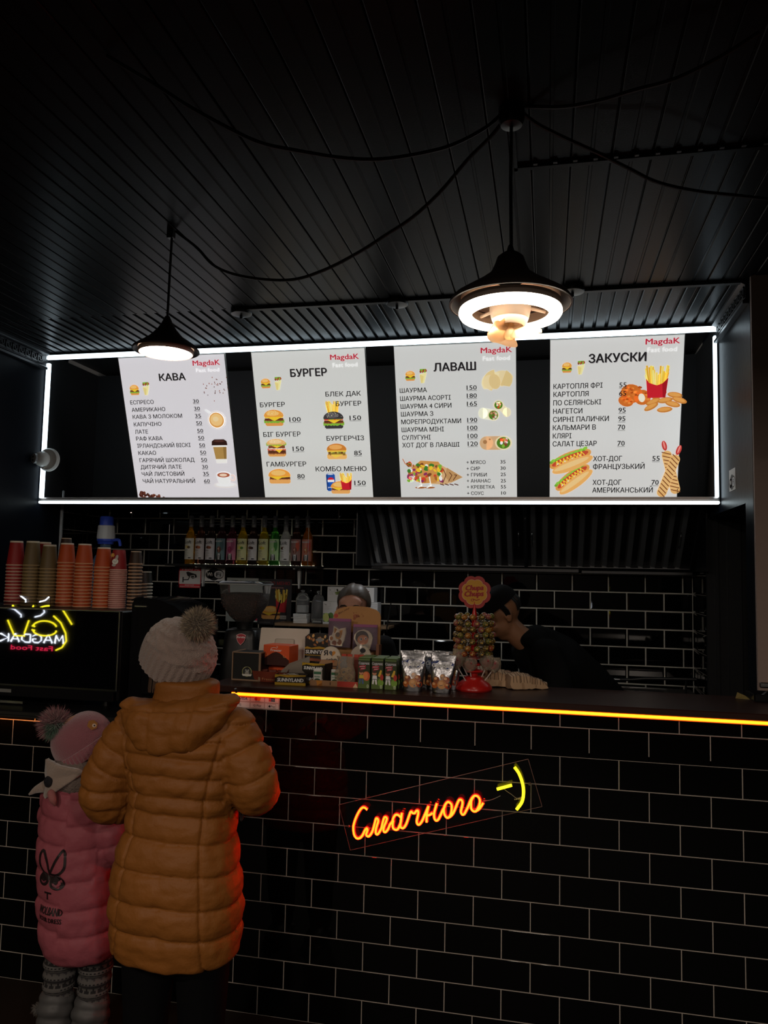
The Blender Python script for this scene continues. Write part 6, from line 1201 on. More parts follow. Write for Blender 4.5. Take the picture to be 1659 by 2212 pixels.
for i in range(3): mb = MB(); mb.tube(catmull([(.03 + .05 * i, .03, .012), (.06 + .05 * i, .05, .03), (.09 + .05 * i, .09, .014)], 4), .008, 7); mb.build('dark_roll', M_BPLAS, t, smooth=True)
GAIN = 1.0
# ================================================================ PEOPLE
from mathutils import noise as mnoise
from mathutils.bvhtree import BVHTree
def remesh(mb, voxel, smooth=3, fac=.5):
    me = bpy.data.meshes.new('r'); me.from_pydata([tuple(p) for p in mb.v], [], mb.f)
    bm = bmesh.new(); bm.from_mesh(me); bmesh.ops.recalc_face_normals(bm, faces=bm.faces); bm.to_mesh(me); bm.free()
    ob = bpy.data.objects.new('r', me); COL.objects.link(ob)
    r_ = ob.modifiers.new('r', 'REMESH'); r_.mode = 'VOXEL'; r_.voxel_size = voxel
    if smooth: s_ = ob.modifiers.new('s', 'SMOOTH'); s_.iterations = smooth; s_.factor = fac
    dg = bpy.context.evaluated_depsgraph_get(); out = bpy.data.meshes.new_from_object(ob.evaluated_get(dg))
    bpy.data.objects.remove(ob); bpy.data.meshes.remove(me); return out
def balls(mb, pts, rad):
    for p, r_ in zip(pts, rad if isinstance(rad, (list, tuple)) else [rad] * len(pts)): mb.sphere(p, r_, 14, 8)
def limb(mb, pts, rad, n=5, seg=14):
    P = catmull(pts, n); rr_ = []
    for i in range(len(P)):
        t_ = i / n; k = min(int(t_), len(rad) - 2); f = min(1, t_ - k); rr_.append(rad[k] * (1 - f) + rad[k + 1] * f)
    mb.tube(P, rr_, seg); balls(mb, [P[0], P[-1]], [rr_[0], rr_[-1]])
def hand(mb, wrist, fdir, pnorm, side=1, s=1.0, curl=.5, thumb_open=.6):
    """palm and five separate fingers; fdir = finger direction, pnorm = palm normal (fingers curl towards it)"""
    f = Vector(fdir).normalized(); n = Vector(pnorm); n = (n - f * n.dot(f)).normalized(); x = f.cross(n) * side; w_ = Vector(wrist)
    P = lambda a, b, c: w_ + (x * a + f * b + n * c) * s
    for a in (-.026, -.009, .009, .026): mb.tube([P(a * .7, 0, 0), P(a, .04, 0), P(a * 1.05, .082, 0)], [.014 * s, .0145 * s, .0105 * s], 8); mb.sphere(P(a * 1.05, .082, 0), .0105 * s, 8, 6)
    for a, L_ in ((-.028, .060), (-.0095, .072), (.0095, .078), (.028, .070)):
        p = P(a, .082, 0); d = f.copy(); pts = [p]; 
        for k, q in enumerate((.42, .32, .26)):
            ang = curl * (.7 if k == 0 else 1.0); d = (d * math.cos(ang) + n * math.sin(ang)).normalized(); nn = n; p = p + d * L_ * q * s; pts.append(p)
        mb.tube(pts, [.0095 * s, .009 * s, .0082 * s, .0068 * s], 8); mb.sphere(pts[-1], .0068 * s, 8, 6)
    pts = [P(.024, .018, .004), P(.044, .040, .012 + .01 * thumb_open), P(.050, .062, .022), P(.046, .080, .032)]
    mb.tube(pts, [.013 * s, .0115 * s, .010 * s, .0078 * s], 8); mb.sphere(pts[-1], .0078 * s, 8, 6); mb.sphere(pts[0], .013 * s, 8, 6)
def head_shapes(mb, c, yaw, pitch, s=1.0, roll=0):
    """skull, jaw, nose, lips, ears and brow; the face looks along local -y turned by yaw (0 = towards the camera side)"""
    M_ = Matrix.Translation(c) @ Matrix.Rotation(yaw, 4, 'Z') @ Matrix.Rotation(pitch, 4, 'X') @ Matrix.Rotation(roll, 4, 'Y')
    old = mb.T; mb.T = M_ @ Matrix.Scale(s, 4)
    mb.sphere((0, .012, .030), .088, 22, 14, .86, 1.08, 1.0); mb.sphere((0, -.020, -.025), .070, 20, 12, .88, .95, 1.05); mb.sphere((0, -.040, -.074), .036, 16, 10, 1.0, .9, .8)
    mb.sphere((0, -.060, .040), .045, 14, 8, 1.25, .6, .8)                                       # forehead
    mb.sphere((-.034, -.062, -.012), .022, 12, 8); mb.sphere((.034, -.062, -.012), .022, 12, 8)  # cheeks
    mb.tube([(0, -.082, .018), (0, -.094, -.004), (0, -.103, -.022)], [.007, .009, .012], 10); mb.sphere((0, -.101, -.024), .012, 10, 6, 1.1, .9, .8); mb.sphere((-.009, -.093, -.026), .007, 8, 6); mb.sphere((.009, -.093, -.026), .007, 8, 6)
    mb.sphere((0, -.087, -.046), .014, 12, 6, 1.5, .5, .35); mb.sphere((0, -.085, -.054), .013, 12, 6, 1.35, .5, .4)
    mb.tube([(-.04, -.078, .022), (-.02, -.088, .026), (0, -.086, .022), (.02, -.088, .026), (.04, -.078, .022)], .007, 8)
    for q in (-1, 1): mb.T = M_ @ Matrix.Scale(s, 4) @ Matrix.Translation((q * .077, .010, -.006)) @ Matrix.Rotation(R(-12), 4, 'X') @ Matrix.Rotation(R(18 * q), 4, 'Z'); mb.sphere((0, 0, 0), .030, 14, 10, .28, .62, 1.0); mb.sphere((q * .005, .006, .004), .022, 12, 8, .3, .7, 1.0)
    mb.T = old; return M_ @ Matrix.Scale(s, 4)
def face_parts(t, HM, skin_lip='#6a3a30', brow='#2a1d18', iris='#3a2a20', closed=False):
    for q, nm in ((-1, 'eye'), (1, 'eye')):
        mb = MB(); mb.T = HM; mb.sphere((q * .031, -.0745, .004), .0125, 14, 10); e_ = mb.build(nm, mat('eye_white', '#b5aaa2', rough=.2), t, smooth=True)
        mb = MB(); mb.T = HM; mb.sphere((q * .031, -.0835, .004), .0055, 10, 8, 1, .5, 1); mb.build('iris', mat('iris_' + iris[1:], iris, rough=.15), e_, smooth=True)
        mb = MB(); mb.T = HM; mb.tube([(q * .016, -.082, .005), (q * .024, -.087, .012 - (.004 if closed else 0)), (q * .034, -.087, .013 - (.004 if closed else 0)), (q * .045, -.080, .006)], .0028, 6); mb.build('eyelid', mat('lid_skin', '#7a5244', rough=.6), t, smooth=True)
        mb = MB(); mb.T = HM; mb.tube([(q * .012, -.0960, .026), (q * .025, -.0985, .032), (q * .040, -.0925, .031), (q * .052, -.0810, .022)], [.0026, .0042, .0038, .0014], 6); mb.build('eyebrow', mat('brow_' + brow[1:], brow, rough=.8), t, smooth=True)
    mb = MB(); mb.T = HM; mb.tube([(-.020, -.088, -.049), (-.008, -.0945, -.048), (.008, -.0945, -.048), (.020, -.088, -.049)], [.001, .0035, .0035, .001], 8); mb.tube([(-.017, -.087, -.052), (0, -.0945, -.0555), (.017, -.087, -.052)], [.001, .004, .001], 8); mb.build('lips', mat('lips', skin_lip, rough=.45), t, smooth=True)
def finish(me, name, m, parent, angle=60):
    me.name = name; me.materials.clear(); me.materials.append(m); me.shade_smooth(); return obj(name, me, parent)
def puff(me, fn):
    """push every vertex along its normal by fn(position, normal)"""
    N_ = [v.normal.copy() for v in me.vertices]
    for v, nn in zip(me.vertices, N_): v.co = v.co + nn * fn(v.co, nn)
    me.update()
def seam(d, w_): return math.exp(-(d / w_) ** 2)
def ell_rings(rows, n=36, p=1.0):
    out = []
    for z, cx, cy, a, b in rows: out.append([(cx + a * math.copysign(abs(math.cos(t_)) ** p, math.cos(t_)), cy + b * math.copysign(abs(math.sin(t_)) ** p, math.sin(t_)), z) for t_ in [2 * math.pi * k / n for k in range(n)]])
    return out
def polydist(p, P):
    best = (9, 0); L_ = 0
    for a, b in zip(P[:-1], P[1:]):
        ab = b - a; t_ = max(0, min(1, (p - a).dot(ab) / ab.length_squared)); d = (p - a - ab * t_).length
        if d < best[0]: best = (d, L_ + t_ * ab.length)
        L_ += ab.length
    return best
def fur(name, c, r0, L_, n, cols, parent, seed=1, dirbias=(0, 0, 0), flat=1):
    mb = MB(); rr = random.Random(seed); c = Vector(c); db = Vector(dirbias)
    for i in range(n):
        d = Vector((rr.gauss(0, 1), rr.gauss(0, 1), rr.gauss(0, 1))).normalized(); sd = d.orthogonal().normalized(); sd.rotate(Matrix.Rotation(rr.uniform(0, 6.3), 3, d))
        a = c + d * r0 * rr.uniform(.5, 1); k = L_ * rr.uniform(.6, 1.15); tip = a + (d + db).normalized() * k + sd * rr.uniform(-.25, .25) * k; mid = (a + tip) / 2 + sd * .12 * k; w_ = sd.cross(d) * .0011
        cc = cols(d, rr); mb.add([a - w_, a + w_, mid + w_ * .8, mid - w_ * .8, tip], [(0, 1, 2, 3), (3, 2, 4)], cc)
    o = mb.build(name, mat('fur_fibre', attr=True, rough=.8, sheen=.3), parent); o['kind'] = 'stuff'; return o
def ribbed_hat(t, name, M_, r0, hh, m, ribs, cuff, cable=None, squash=(1, 1), slouch=0.0):
    """knit hat: rim at local z=0, top at hh; ribs up to 'cuff', cables above"""
    n = ribs * 5; rg = []; rows = 44
    for i in range(rows + 1):
        s = i / rows; z = hh * math.sin(s * math.pi / 2); rad = r0 * math.cos(s * math.pi / 2) ** .55 * (1 + slouch * math.sin(math.pi * min(1, s * 1.2)))
        if s > .985: rad = r0 * .08
        ring = []
        for k in range(n):
            a = 2 * math.pi * k / n; d = 0
            if s < cuff: d = .0022 * math.cos(a * ribs)
            elif cable: d = .0045 * cable(a, s) * min(1, (1 - s) * 6)
            elif s < cuff + .03: d = -.004
            ring.append(M_ @ Vector(((rad + d) * math.cos(a) * squash[0], (rad + d) * math.sin(a) * squash[1], z)))
        rg.append(ring)
    inner = [[p + (M_.to_translation() - p) * .08 for p in rg[0]]]
    mb = MB(); mb.loft(inner + rg); return mb.build(name, m, t, smooth=True)
SKIN = mat('skin', '#a87860', rough=.55, sheen=.1)

# ---------------------------------------------------------------- the woman in the ochre quilted coat
t = thing('person', 'woman seen from behind in a long ochre quilted coat and beige pompom hat', 'person', (0, 0, 0))
WX, WY = -1.236, -.62
mb = MB()
mb.loft(ell_rings([(.50, WX, WY, .15, .10), (.80, WX, WY, .155, .11), (1.0, WX, WY, .14, .10), (1.13, WX, WY, .155, .095), (1.19, WX - .0, WY + .005, .12, .08), (1.225, WX - .01, WY + .015, .055, .055)]))
limb(mb, [(-1.245, WY + .01, 1.20), (-1.268, -.600, 1.27), (-1.300, -.582, 1.315)], [.052, .050, .052])
HW = head_shapes(mb, (-1.316, -.572, 1.366), R(180 + 50), R(-6), .94)
for q, hx in ((-1, -.085), (1, .085)): limb(mb, [(WX + hx, WY, .58), (WX + hx * 1.05, WY + .005, .30), (WX + hx * 1.05, WY - .01, .07)], [.082, .058, .034]); mb.tube([(WX + hx * 1.05, WY - .04, .045), (WX + hx * 1.05, WY + .08, .035)], [.026, .022], 10)
LA = [Vector(p) for p in ((-1.400, -.625, 1.155), (-1.470, -.635, 1.03), (-1.485, -.62, .925), (-1.430, -.50, .93), (-1.37, -.36, 1.0))]
RA = [Vector(p) for p in ((-1.070, -.625, 1.165), (-1.015, -.635, 1.06), (-1.000, -.62, .995), (-1.035, -.50, .975), (-1.085, -.36, 1.03))]
for P_, sd in ((LA, -1), (RA, 1)):
    limb(mb, P_, [.045, .042, .038, .033, .027]); hand(mb, P_[-1] + Vector((0, .01, 0)), (.35 * -sd, 1, .12), (0, 0, -1), sd, .92, .45)
finish(remesh(mb, .0075, 2), 'body', SKIN, t); face_parts(t, HW)
mb = MB()
for q, hx in ((-1, -.085), (1, .085)): limb(mb, [(WX + hx, WY, .62), (WX + hx * 1.05, WY + .005, .32), (WX + hx * 1.05, WY - .01, .12)], [.092, .070, .058])
finish(remesh(mb, .010, 2), 'trousers', mat('black_trousers', (.0025, .0025, .003), rough=.9, spec=.1), t)
for hx in (-.085, .085):
    mb = MB(); limb(mb, [(WX + hx * 1.05, WY - .01, .20), (WX + hx * 1.05, WY - .015, .07)], [.056, .050], 3); mb.cbox(WX + hx * 1.05 - .044, WX + hx * 1.05 + .044, WY - .075, WY + .135, 0, .03, .008); mb.sphere((WX + hx * 1.05, WY + .065, .045), .05, 14, 8, .86, 1.4, .75); finish(remesh(mb, .008, 2), 'boot', mat('black_boot', (.008, .008, .008), rough=.5), t)
COAT = mat('ochre_nylon', (.215, .076, .013), rough=.58, spec=.3, bump=.15, bscale=90, noise=.12, nscale=9)
mb = MB()
rows = [(.500, WX + .004, WY, .165, .12), (.512, WX + .002, WY, .190, .142), (.578, WX, WY, .200, .155), (.645, WX - .002, WY - .003, .204, .158), (.712, WX - .004, WY - .004, .200, .154), (.780, WX - .004, WY - .002, .192, .148), (.849, WX + .002, WY, .176, .136), (.918, WX + .006, WY, .166, .126),
        (.986, WX + .008, WY, .172, .128), (1.056, WX + .008, WY - .002, .182, .132), (1.115, WX + .004, WY - .002, .196, .130), (1.155, WX, WY + .0, .200, .118), (1.185, WX - .002, WY + .008, .172, .104), (1.215, WX - .004, WY + .016, .115, .086), (1.262, WX - .006, WY + .020, .098, .084), (1.300, WX - .006, WY + .022, .100, .088), (1.308, WX - .006, WY + .022, .088, .078)]
mb.loft(ell_rings(rows, 40, .86))
for P_ in (LA, RA): limb(mb, P_[:4] + [P_[3].lerp(P_[4], .78)], [.074, .078, .078, .066, .050], 5, 18)
cm = remesh(mb, .0056, 9, .6)
SEAMZ = [1.150, 1.098, 1.042, .985, .935, .863, .775, .685, .602]
cenl = [(.5, -.150), (.7, -.128), (.86, -.108), (.98, -.104), (1.06, -.135), (1.2, -.17)]; cenr = [(.5, .138), (.7, .132), (.86, .116), (.98, .122), (1.1, .150), (1.2, .165)]
def interp(T_, z):
    for (z0, a), (z1, b) in zip(T_[:-1], T_[1:]):
        if z <= z1: return a + (b - a) * max(0, (z - z0) / (z1 - z0))
    return T_[-1][1]
def coatfn(p, n_):
    dl, sl_ = polydist(p, LA); dr, sr_ = polydist(p, RA); inarm = None
    if p.x < WX - .155 and dl < .105 and p.z < 1.2: inarm = sl_
    if p.x > WX + .165 and dr < .105 and p.z < 1.2: inarm = sr_
    nz = mnoise.noise(p * 12) * .0035 + mnoise.noise(p * 30) * .0024 + mnoise.noise(Vector((p.x * 22, p.y * 22, p.z * 60))) * .0016
    if inarm is not None:
        ph = (inarm + .018 * mnoise.noise(p * 7)) / .066; f = ph - math.floor(ph); d = min(f, 1 - f) * .066
        return .005 * (1 - seam(d, .013)) - .0055 * seam(d, .0038) + nz * 1.4 - .006
    if p.z > 1.205: return nz * .5
    zz = p.z + .012 * ((p.x - WX) / .2) * (1 if n_.y < 0 else 0) * .4 - .010 * abs((p.x - WX) / .2) ** 2 * -1 + .006 * mnoise.noise(p * 6)
    d = min(abs(zz - q) for q in SEAMZ); o_ = p.x - WX; dv = min(abs(o_ - interp(cenl, p.z)), abs(o_ - interp(cenr, p.z))) if n_.y < .3 else 1
    out = .0065 * (1 - seam(d, .017)) * (1 - .4 * seam(dv, .014)) - .0068 * seam(d, .0036) - .0068 * seam(dv, .0036) + nz * 1.25
    if n_.y < 0 and .53 < p.z < .95: out -= .004 * seam(abs(o_ - .003), .012) * seam(d, .012)
    # diagonal creases across the upper back
    if n_.y < 0 and .93 < p.z < 1.12: out -= .0035 * seam(((o_ * .8 - (p.z - 1.0)) * 9) % 1 - .5, .12) * seam(p.z - 1.02, .06)
    return out - .006
puff(cm, coatfn); finish(cm, 'quilted_coat', COAT, t)
# hood lying on the back, with a folded rim and two seams
mb = MB(); rg = []
prof = [(1.262, .172, .070, -.655), (1.250, .190, .090, -.668), (1.225, .186, .094, -.680), (1.195, .172, .090, -.690), (1.165, .150, .078, -.700), (1.135, .120, .060, -.708), (1.108, .085, .038, -.708), (1.096, .04, .02, -.700)]
for z, a, b, cy in prof: rg.append([(WX + .006 + a * math.copysign(abs(math.cos(q)) ** .8, math.cos(q)), cy + (.0 if math.sin(q) > 0 else 0) + b * math.sin(q) * (.55 if math.sin(q) > 0 else .85), z + (.014 * math.cos(q) + .02 * (abs(math.cos(q)) ** 2) - .015) * (1 if z > 1.12 else .3)) for q in [2 * math.pi * k / 40 for k in range(40)]])
mb.loft(rg); hm = remesh(mb, .0065, 4)
def hoodfn(p, n_):
    o_ = p.x - WX - .006; dv = min(abs(o_ - .068), abs(o_ + .062)); rim = abs((p.z - .07 * o_) - 1.238)
    return mnoise.noise(p * 16) * .009 + mnoise.noise(p * 40) * .004 - .005 * seam(dv, .004) - .0065 * seam(rim, .0045) * (n_.y < .2) + (.004 if (p.z - .07 * o_) > 1.240 else 0) - .003 * seam(abs(p.z - 1.165 - .2 * abs(o_)), .004) * (abs(o_) < .065)
puff(hm, hoodfn); finish(hm, 'hood', COAT, t)
mb = MB(); mb.tube([(-1.055, -.655, 1.285), (-1.057, -.66, 1.297)], .004, 6); mb.build('hood_toggle', M_DSTEEL, t)
mb = MB(); mb.tube(catmull([(-1.045, -.60, .96), (-1.04, -.605, .925), (-1.046, -.605, .898), (-1.052, -.60, .925), (-1.05, -.60, .955)], 4), .0035, 6); mb.build('drawcord', M_CORD, t)
HATM = mat('beige_wool', (.24, .175, .15), rough=.9, sheen=.4, bump=.6, bscale=260)
ax = Vector((.52, -.20, .86)).normalized(); q_ = ax.to_track_quat('Z', 'Y').to_matrix().to_4x4()
def cables(a, s): 
    w_ = math.sin(a * 7 + 2.2 * math.sin(s * 26)); return .75 * w_ + .35 * math.sin(a * 21 + s * 40) + .6 * mnoise.noise(Vector((math.cos(a) * 3, math.sin(a) * 3, s * 6)))
ribbed_hat(t, 'knit_hat', Matrix.Translation((-1.318, -.560, 1.330)) @ q_, .104, .165, HATM, 34, .34, cables, (1.0, 1.08), .16)
mb = MB(); mb.sphere((-1.200, -.628, 1.480), .036, 16, 10); mb.build('pompom_core', mat('pompom_base', (.16, .12, .09), rough=1), t, smooth=True)
fur('pompom_fur', (-1.200, -.628, 1.480), .034, .030, 5200, lambda d, rr: ['#91816b', '#ab997e', '#796b5c', '#6b5e4f'][rr.randint(0, 3)], t, 5)
mb = MB(); rr = random.Random(9)
for i in range(26):
    a = R(200 + 110 * rr.random()); p0 = Vector((-1.295 + .075 * math.cos(a) * 1, -.585 + .075 * math.sin(a), 1.36)); mb.tube([p0, p0 + Vector((.004, -.004, -.04)), p0 + Vector((0, -.002, -.075 - .02 * rr.random()))], .0022, 4)
mb.build('hair', mat('brown_hair', (.07, .04, .025), rough=.6), t, smooth=True)

# ---------------------------------------------------------------- the child in the pink jacket
t = thing('person', 'child seen from behind in a pink padded jacket and pink pompom hat', 'person', (0, 0, 0))
KX, KY = -1.704, -.42
mb = MB(); mb.loft(ell_rings([(.38, KX + .03, KY, .09, .075), (.6, KX + .01, KY, .10, .08), (.85, KX, KY, .095, .075), (.93, KX, KY, .07, .055), (.96, KX, KY, .035, .035)]))
limb(mb, [(KX, KY, .93), (KX + .005, KY + .005, 1.0)], [.034, .034], 3); HK = head_shapes(mb, (-1.710, -.405, 1.045), R(180 - 48), R(-14), .86)
for hx in (-.045, .085): limb(mb, [(KX + hx + .005, KY, .42), (KX + hx - .004, KY, .22), (KX + hx - .008, KY - .005, .05)], [.052, .040, .032]); mb.tube([(KX + hx - .008, KY - .03, .03), (KX + hx + .002, KY + .08, .026)], [.026, .024], 8)
KL = [Vector(p) for p in ((-1.80, -.42, .895), (-1.815, -.40, .79), (-1.80, -.36, .70), (-1.76, -.27, .70))]; KR = [Vector(p) for p in ((-1.63, -.42, .90), (-1.592, -.43, .80), (-1.560, -.425, .71), (-1.528, -.36, .655))]
for P_, sd in ((KL, -1), (KR, 1)): limb(mb, P_, [.032, .030, .027, .021]); hand(mb, P_[-1] + (P_[-1] - P_[-2]).normalized() * .01, (P_[-1] - P_[-2]), (-sd, 0, 0), sd, .62, .35)
finish(remesh(mb, .0062, 2), 'body', SKIN, t); face_parts(t, HK)
PINK = mat('pink_nylon', (.25, .058, .075), rough=.65, spec=.3, bump=.12, bscale=90, noise=.08, nscale=8)
mb = MB()
mb.loft(ell_rings([(.352, KX + .030, KY, .085, .085), (.366, KX + .030, KY, .118, .11), (.398, KX + .034, KY, .134, .125), (.46, KX + .028, KY, .140, .13), (.52, KX + .020, KY, .138, .13), (.60, KX + .010, KY, .134, .127), (.67, KX, KY, .131, .122), (.745, KX - .006, KY, .130, .118), (.83, KX - .006, KY, .126, .110), (.90, KX - .002, KY, .114, .098), (.945, KX, KY, .085, .08), (.965, KX, KY, .06, .06)], 36, .88))
for P_ in (KL, KR): limb(mb, P_, [.052, .056, .054, .040], 5, 16)
km = remesh(mb, .006, 7, .6); KS = [.895, .812, .735, .640, .552, .470]
def kfn(p, n_):
    nz = mnoise.noise(p * 15) * .005 + mnoise.noise(p * 36) * .003; o_ = p.x - KX
    if p.x > KX + .112 and p.z > .62: ph = (polydist(p, KR)[1] + .01 * mnoise.noise(p * 9)) / .062; f = ph - math.floor(ph); d = min(f, 1 - f) * .062
    else:
        st = .018 if o_ > .02 else 0; d = min(abs(p.z + .10 * o_ * (1 if o_ < 0 else -.6) + st - q) for q in KS)
    dv = abs(o_ - .015) if (p.z > .66 and n_.y < 0) else 1
    return .0055 * (1 - seam(d, .016)) - .0045 * seam(d, .004) - .003 * seam(dv, .003) + nz - .005
puff(km, kfn); kj = finish(km, 'padded_jacket', PINK, t)
bvh = BVHTree.FromPolygons([v.co.copy() for v in km.vertices], [list(p.vertices) for p in km.polygons])
def wrap_art(A, bv, origin, rz, lift=.0022, sub=2):
    """wrap a flat print round the jacket: u runs round the body from the back centre"""
    for p in A.mb.v:
        p.x = -.06 + (p.x + .06) * 1.12; a = rz - p.x / .132; d = Vector((math.sin(a), math.cos(a), 0)) * -1; o_ = Vector((origin[0], origin[1], p.z)); hit = bv.ray_cast(o_ - d * -.4 * 1.0, -d * 1.0 * -1 * -1)
        src = o_ + Vector((math.sin(a) * -1, -math.cos(a), 0)) * .4; dr = (o_ - src).normalized(); h_ = bv.ray_cast(src, dr)
        q = (h_[0] if h_[0] is not None else o_) - dr * (lift - p.y); p.x, p.y, p.z = q
def curve_strip(A, pts, wd, col, lvl=0, closed=False):
    P_ = [Vector((a, b, 0)) for a, b in pts] + ([Vector((pts[0][0], pts[0][1], 0))] if closed else []); P_ = catmull(P_, 5); A.line([(p.x, p.y) for p in P_], wd, col, lvl)
A = Art(0, .0001); DK = '#17090c'
curve_strip(A, [(-.062, .652), (-.090, .720), (-.104, .700), (-.100, .665), (-.085, .650)], .008, DK)
curve_strip(A, [(-.062, .652), (-.040, .700), (-.020, .728), (-.012, .700), (-.014, .672), (-.035, .652), (-.062, .652)], .008, DK)
A.ell(-.033, .628, .026, .022, DK, 1, n=24); A.ell(-.034, .629, .015, .014, '#6a2c3a', 2, n=20); A.ell(-.036, .630, .007, .007, DK, 3, n=12); A.ell(-.085, .634, .024, .021, DK, 1, n=24); A.ell(-.085, .634, .014, .013, '#6a2c3a', 2, n=20); A.ell(-.085, .634, .006, .007, DK, 3, n=12); A.line([(-.066, .640), (-.052, .640)], .012, DK, 1)
A.line([(-.074, .594), (-.050, .594)], .006, DK, 1); A.line([(-.062, .594), (-.062, .575)], .005, DK, 1)
A.text('WOLBAND', -.098, .528, .088, .022, DK, lvl=1, bold=.03); A.text('YOUR DRESS', -.098, .505, .088, .015, DK, lvl=1, bold=.03)
wrap_art(A, bvh, (KX - .002, KY), R(-17)); A.build('jacket_print', M_INK, t)['kind'] = 'stuff'
# patterned leggings and silver boots
def fair(a, z):
    u = (a / (2 * math.pi) * 14) % 1; r_ = int((z * 1000) // 4.2); k = r_ % 17
    L1, D1, G1 = '#4d4a48', '#141314', '#2f2c2e'
    if k in (0, 8): return D1 if (u * 2) % 1 < .35 else L1
    if k in (2, 3, 4): return G1 if abs(u - .5) < .16 * (k - 1) else L1
    if k in (6,): return D1 if u < .5 else G1
    if k in (10, 11, 12, 13): return D1 if abs(u - .5) < .12 * (14 - k) else L1
    if k in (15,): return D1
    return L1 if k % 2 else G1
for hx, lab in ((-.045, 'l'), (.085, 'r')):
    mb = MB(); rg = []; n = 56; zs = [.400 - i * .004 for i in range(60)]
    for i, z in enumerate(zs): s = i / 59; rad = .058 - .012 * s + .003 * math.sin(i * .7); rg.append([(KX + hx + .004 - .012 * s + rad * math.cos(2 * math.pi * k / n), KY + rad * math.sin(2 * math.pi * k / n), z) for k in range(n)])
    mb.loft(rg); mb.c = []
    for f in mb.f: q = sum((mb.v[i] for i in f), Vector()) / len(f); mb.c.append(fair(math.atan2(q.y - KY, q.x - KX - hx) + math.pi, q.z))
    mb.hascol = True; mb.build('legging', mat('knit_leggings', attr=True, rough=.9), t, smooth=True)
    mb = MB(); limb(mb, [(KX + hx - .008, KY - .004, .185), (KX + hx - .008, KY - .006, .06)], [.058, .052], 3, 18); mb.cbox(KX + hx - .055, KX + hx + .042, KY - .065, KY + .12, 0, .026, .008); mb.sphere((KX + hx - .006, KY + .055, .042), .046, 14, 8, 1, 1.5, .8)
    bm_ = remesh(mb, .006, 3); puff(bm_, lambda p, n_: .006 * (1 - seam(((p.z + .3 * p.y) / .042) % 1 - .5, .22)) + .003 * mnoise.noise(p * 30)); finish(bm_, 'boot', mat('silver_boot', (.055, .053, .053), rough=.6, metal=.0), t)
fur('boot_fur', (KX - .045 - .05, KY - .04, .182), .010, .018, 260, lambda d, rr: '#4f4a46', t, 3)
mb = MB(); mb.tube(catmull([(-1.552, -.40, .655), (-1.560, -.42, .632), (-1.548, -.42, .615), (-1.536, -.41, .632), (-1.548, -.40, .652)], 4), .003, 5); mb.build('mitten_cord', M_CORD, t)
mb = MB(); limb(mb, [KR[-1] - Vector((.012, .02, -.012)), KR[-1] + Vector((.012, .03, -.016))], [.036, .030], 3); finish(remesh(mb, .006, 2), 'cuff', mat('black_cuff', (.01, .01, .011), rough=.8), t)
PHAT = mat('pink_wool', (.22, .072, .088), rough=.9, sheen=.4, bump=.5, bscale=300)
ax = Vector((-.50, -.22, .84)).normalized(); q_ = ax.to_track_quat('Z', 'Y').to_matrix().to_4x4(); HM2 = Matrix.Translation((-1.697, -.392, 1.010)) @ q_
ribbed_hat(t, 'knit_hat', HM2, .094, .138, PHAT, 30, .0, None, (1.0, 1.05), .12); 
n = 150; rg = []
for z, d, rb in ((-.004, .004, 0), (-.006, .010, 1), (.0, .013, 1), (.012, .0145, 1), (.024, .0135, 1), (.032, .010, 1), (.033, .004, 0)): rg.append([HM2 @ Vector(((.094 + d + rb * .0016 * math.cos(a * 50)) * math.cos(a), (.094 + d + rb * .0016 * math.cos(a * 50)) * 1.05 * math.sin(a), z)) for a in [2 * math.pi * k / 300 for k in range(300)]])
mb = MB(); mb.loft(rg, cap=False); mb.build('hat_cuff', PHAT, t, smooth=True)
mb = MB(); mb.sphere((-1.795, -.455, 1.112), .026, 14, 8); mb.build('pompom_core', mat('pink_pompom_base', (.2, .09, .1), rough=1), t, smooth=True)
fur('pompom_fur', (-1.795, -.455, 1.112), .024, .044, 3600, lambda d, rr: (['#3f614e', '#546e5c', '#6e7269'][rr.randint(0, 2)] if (d.x > -.1 and d.z < .25 and d.y < 0) else ['#804c54', '#906166', '#6e4048', '#997b76'][rr.randint(0, 3)]), t, 6, (-.35, -.1, -.1))
A = Art(0, .0002); A.poly([(-.012, .0), (.008, -.004), (.018, .010), (.012, .026), (-.006, .030), (-.018, .018)], '#8a5a20', 0); A.ell(.006, .014, .007, .007, '#b5a090', 1, n=10); A.ell(.007, .014, .003, .003, '#1a1210', 2, n=8); hb = A.build('hat_badge', M_INK, t); hb.matrix_world = Matrix.Translation((-1.657, -.462, 1.108)) @ rot3(R(-38), R(30), R(20))
# plush snood with a button eye, an ear and a small horn
SNO = mat('beige_plush', (.24, .18, .145), rough=.95, sheen=.5, bump=.3, bscale=120)
mb = MB(); mb.loft(ell_rings([(.895, KX + .012, KY, .088, .082), (.905, KX + .012, KY, .104, .096), (.935, KX + .008, KY, .110, .102), (.965, KX, KY, .104, .098), (.990, KX - .004, KY, .092, .088), (1.000, KX - .004, KY, .080, .078)])); sm_ = remesh(mb, .007, 3); puff(sm_, lambda p, n_: .006 * mnoise.noise(p * 18)); finish(sm_, 'snood', mat('grey_knit_snood', (.14, .105, .09), rough=.95, bump=.6, bscale=200), t)
mb = MB(); fl = [(-1.826, .905), (-1.800, .880), (-1.780, .876), (-1.735, .905), (-1.690, .935), (-1.640, .972), (-1.660, .985), (-1.72, .994), (-1.795, 1.004), (-1.815, .990), (-1.834, .945)]
def on_snood(x, z, d): q = (x - KX + .002) / .118; return (x, KY - .108 * math.sqrt(max(.02, 1 - q * q)) - d, z)
vs = [on_snood(x, z, .010) for x, z in fl] + [on_snood(x, z, -.014) for x, z in fl] + [on_snood(-1.762, .945, .016), on_snood(-1.762, .945, -.004)]; n = len(fl)
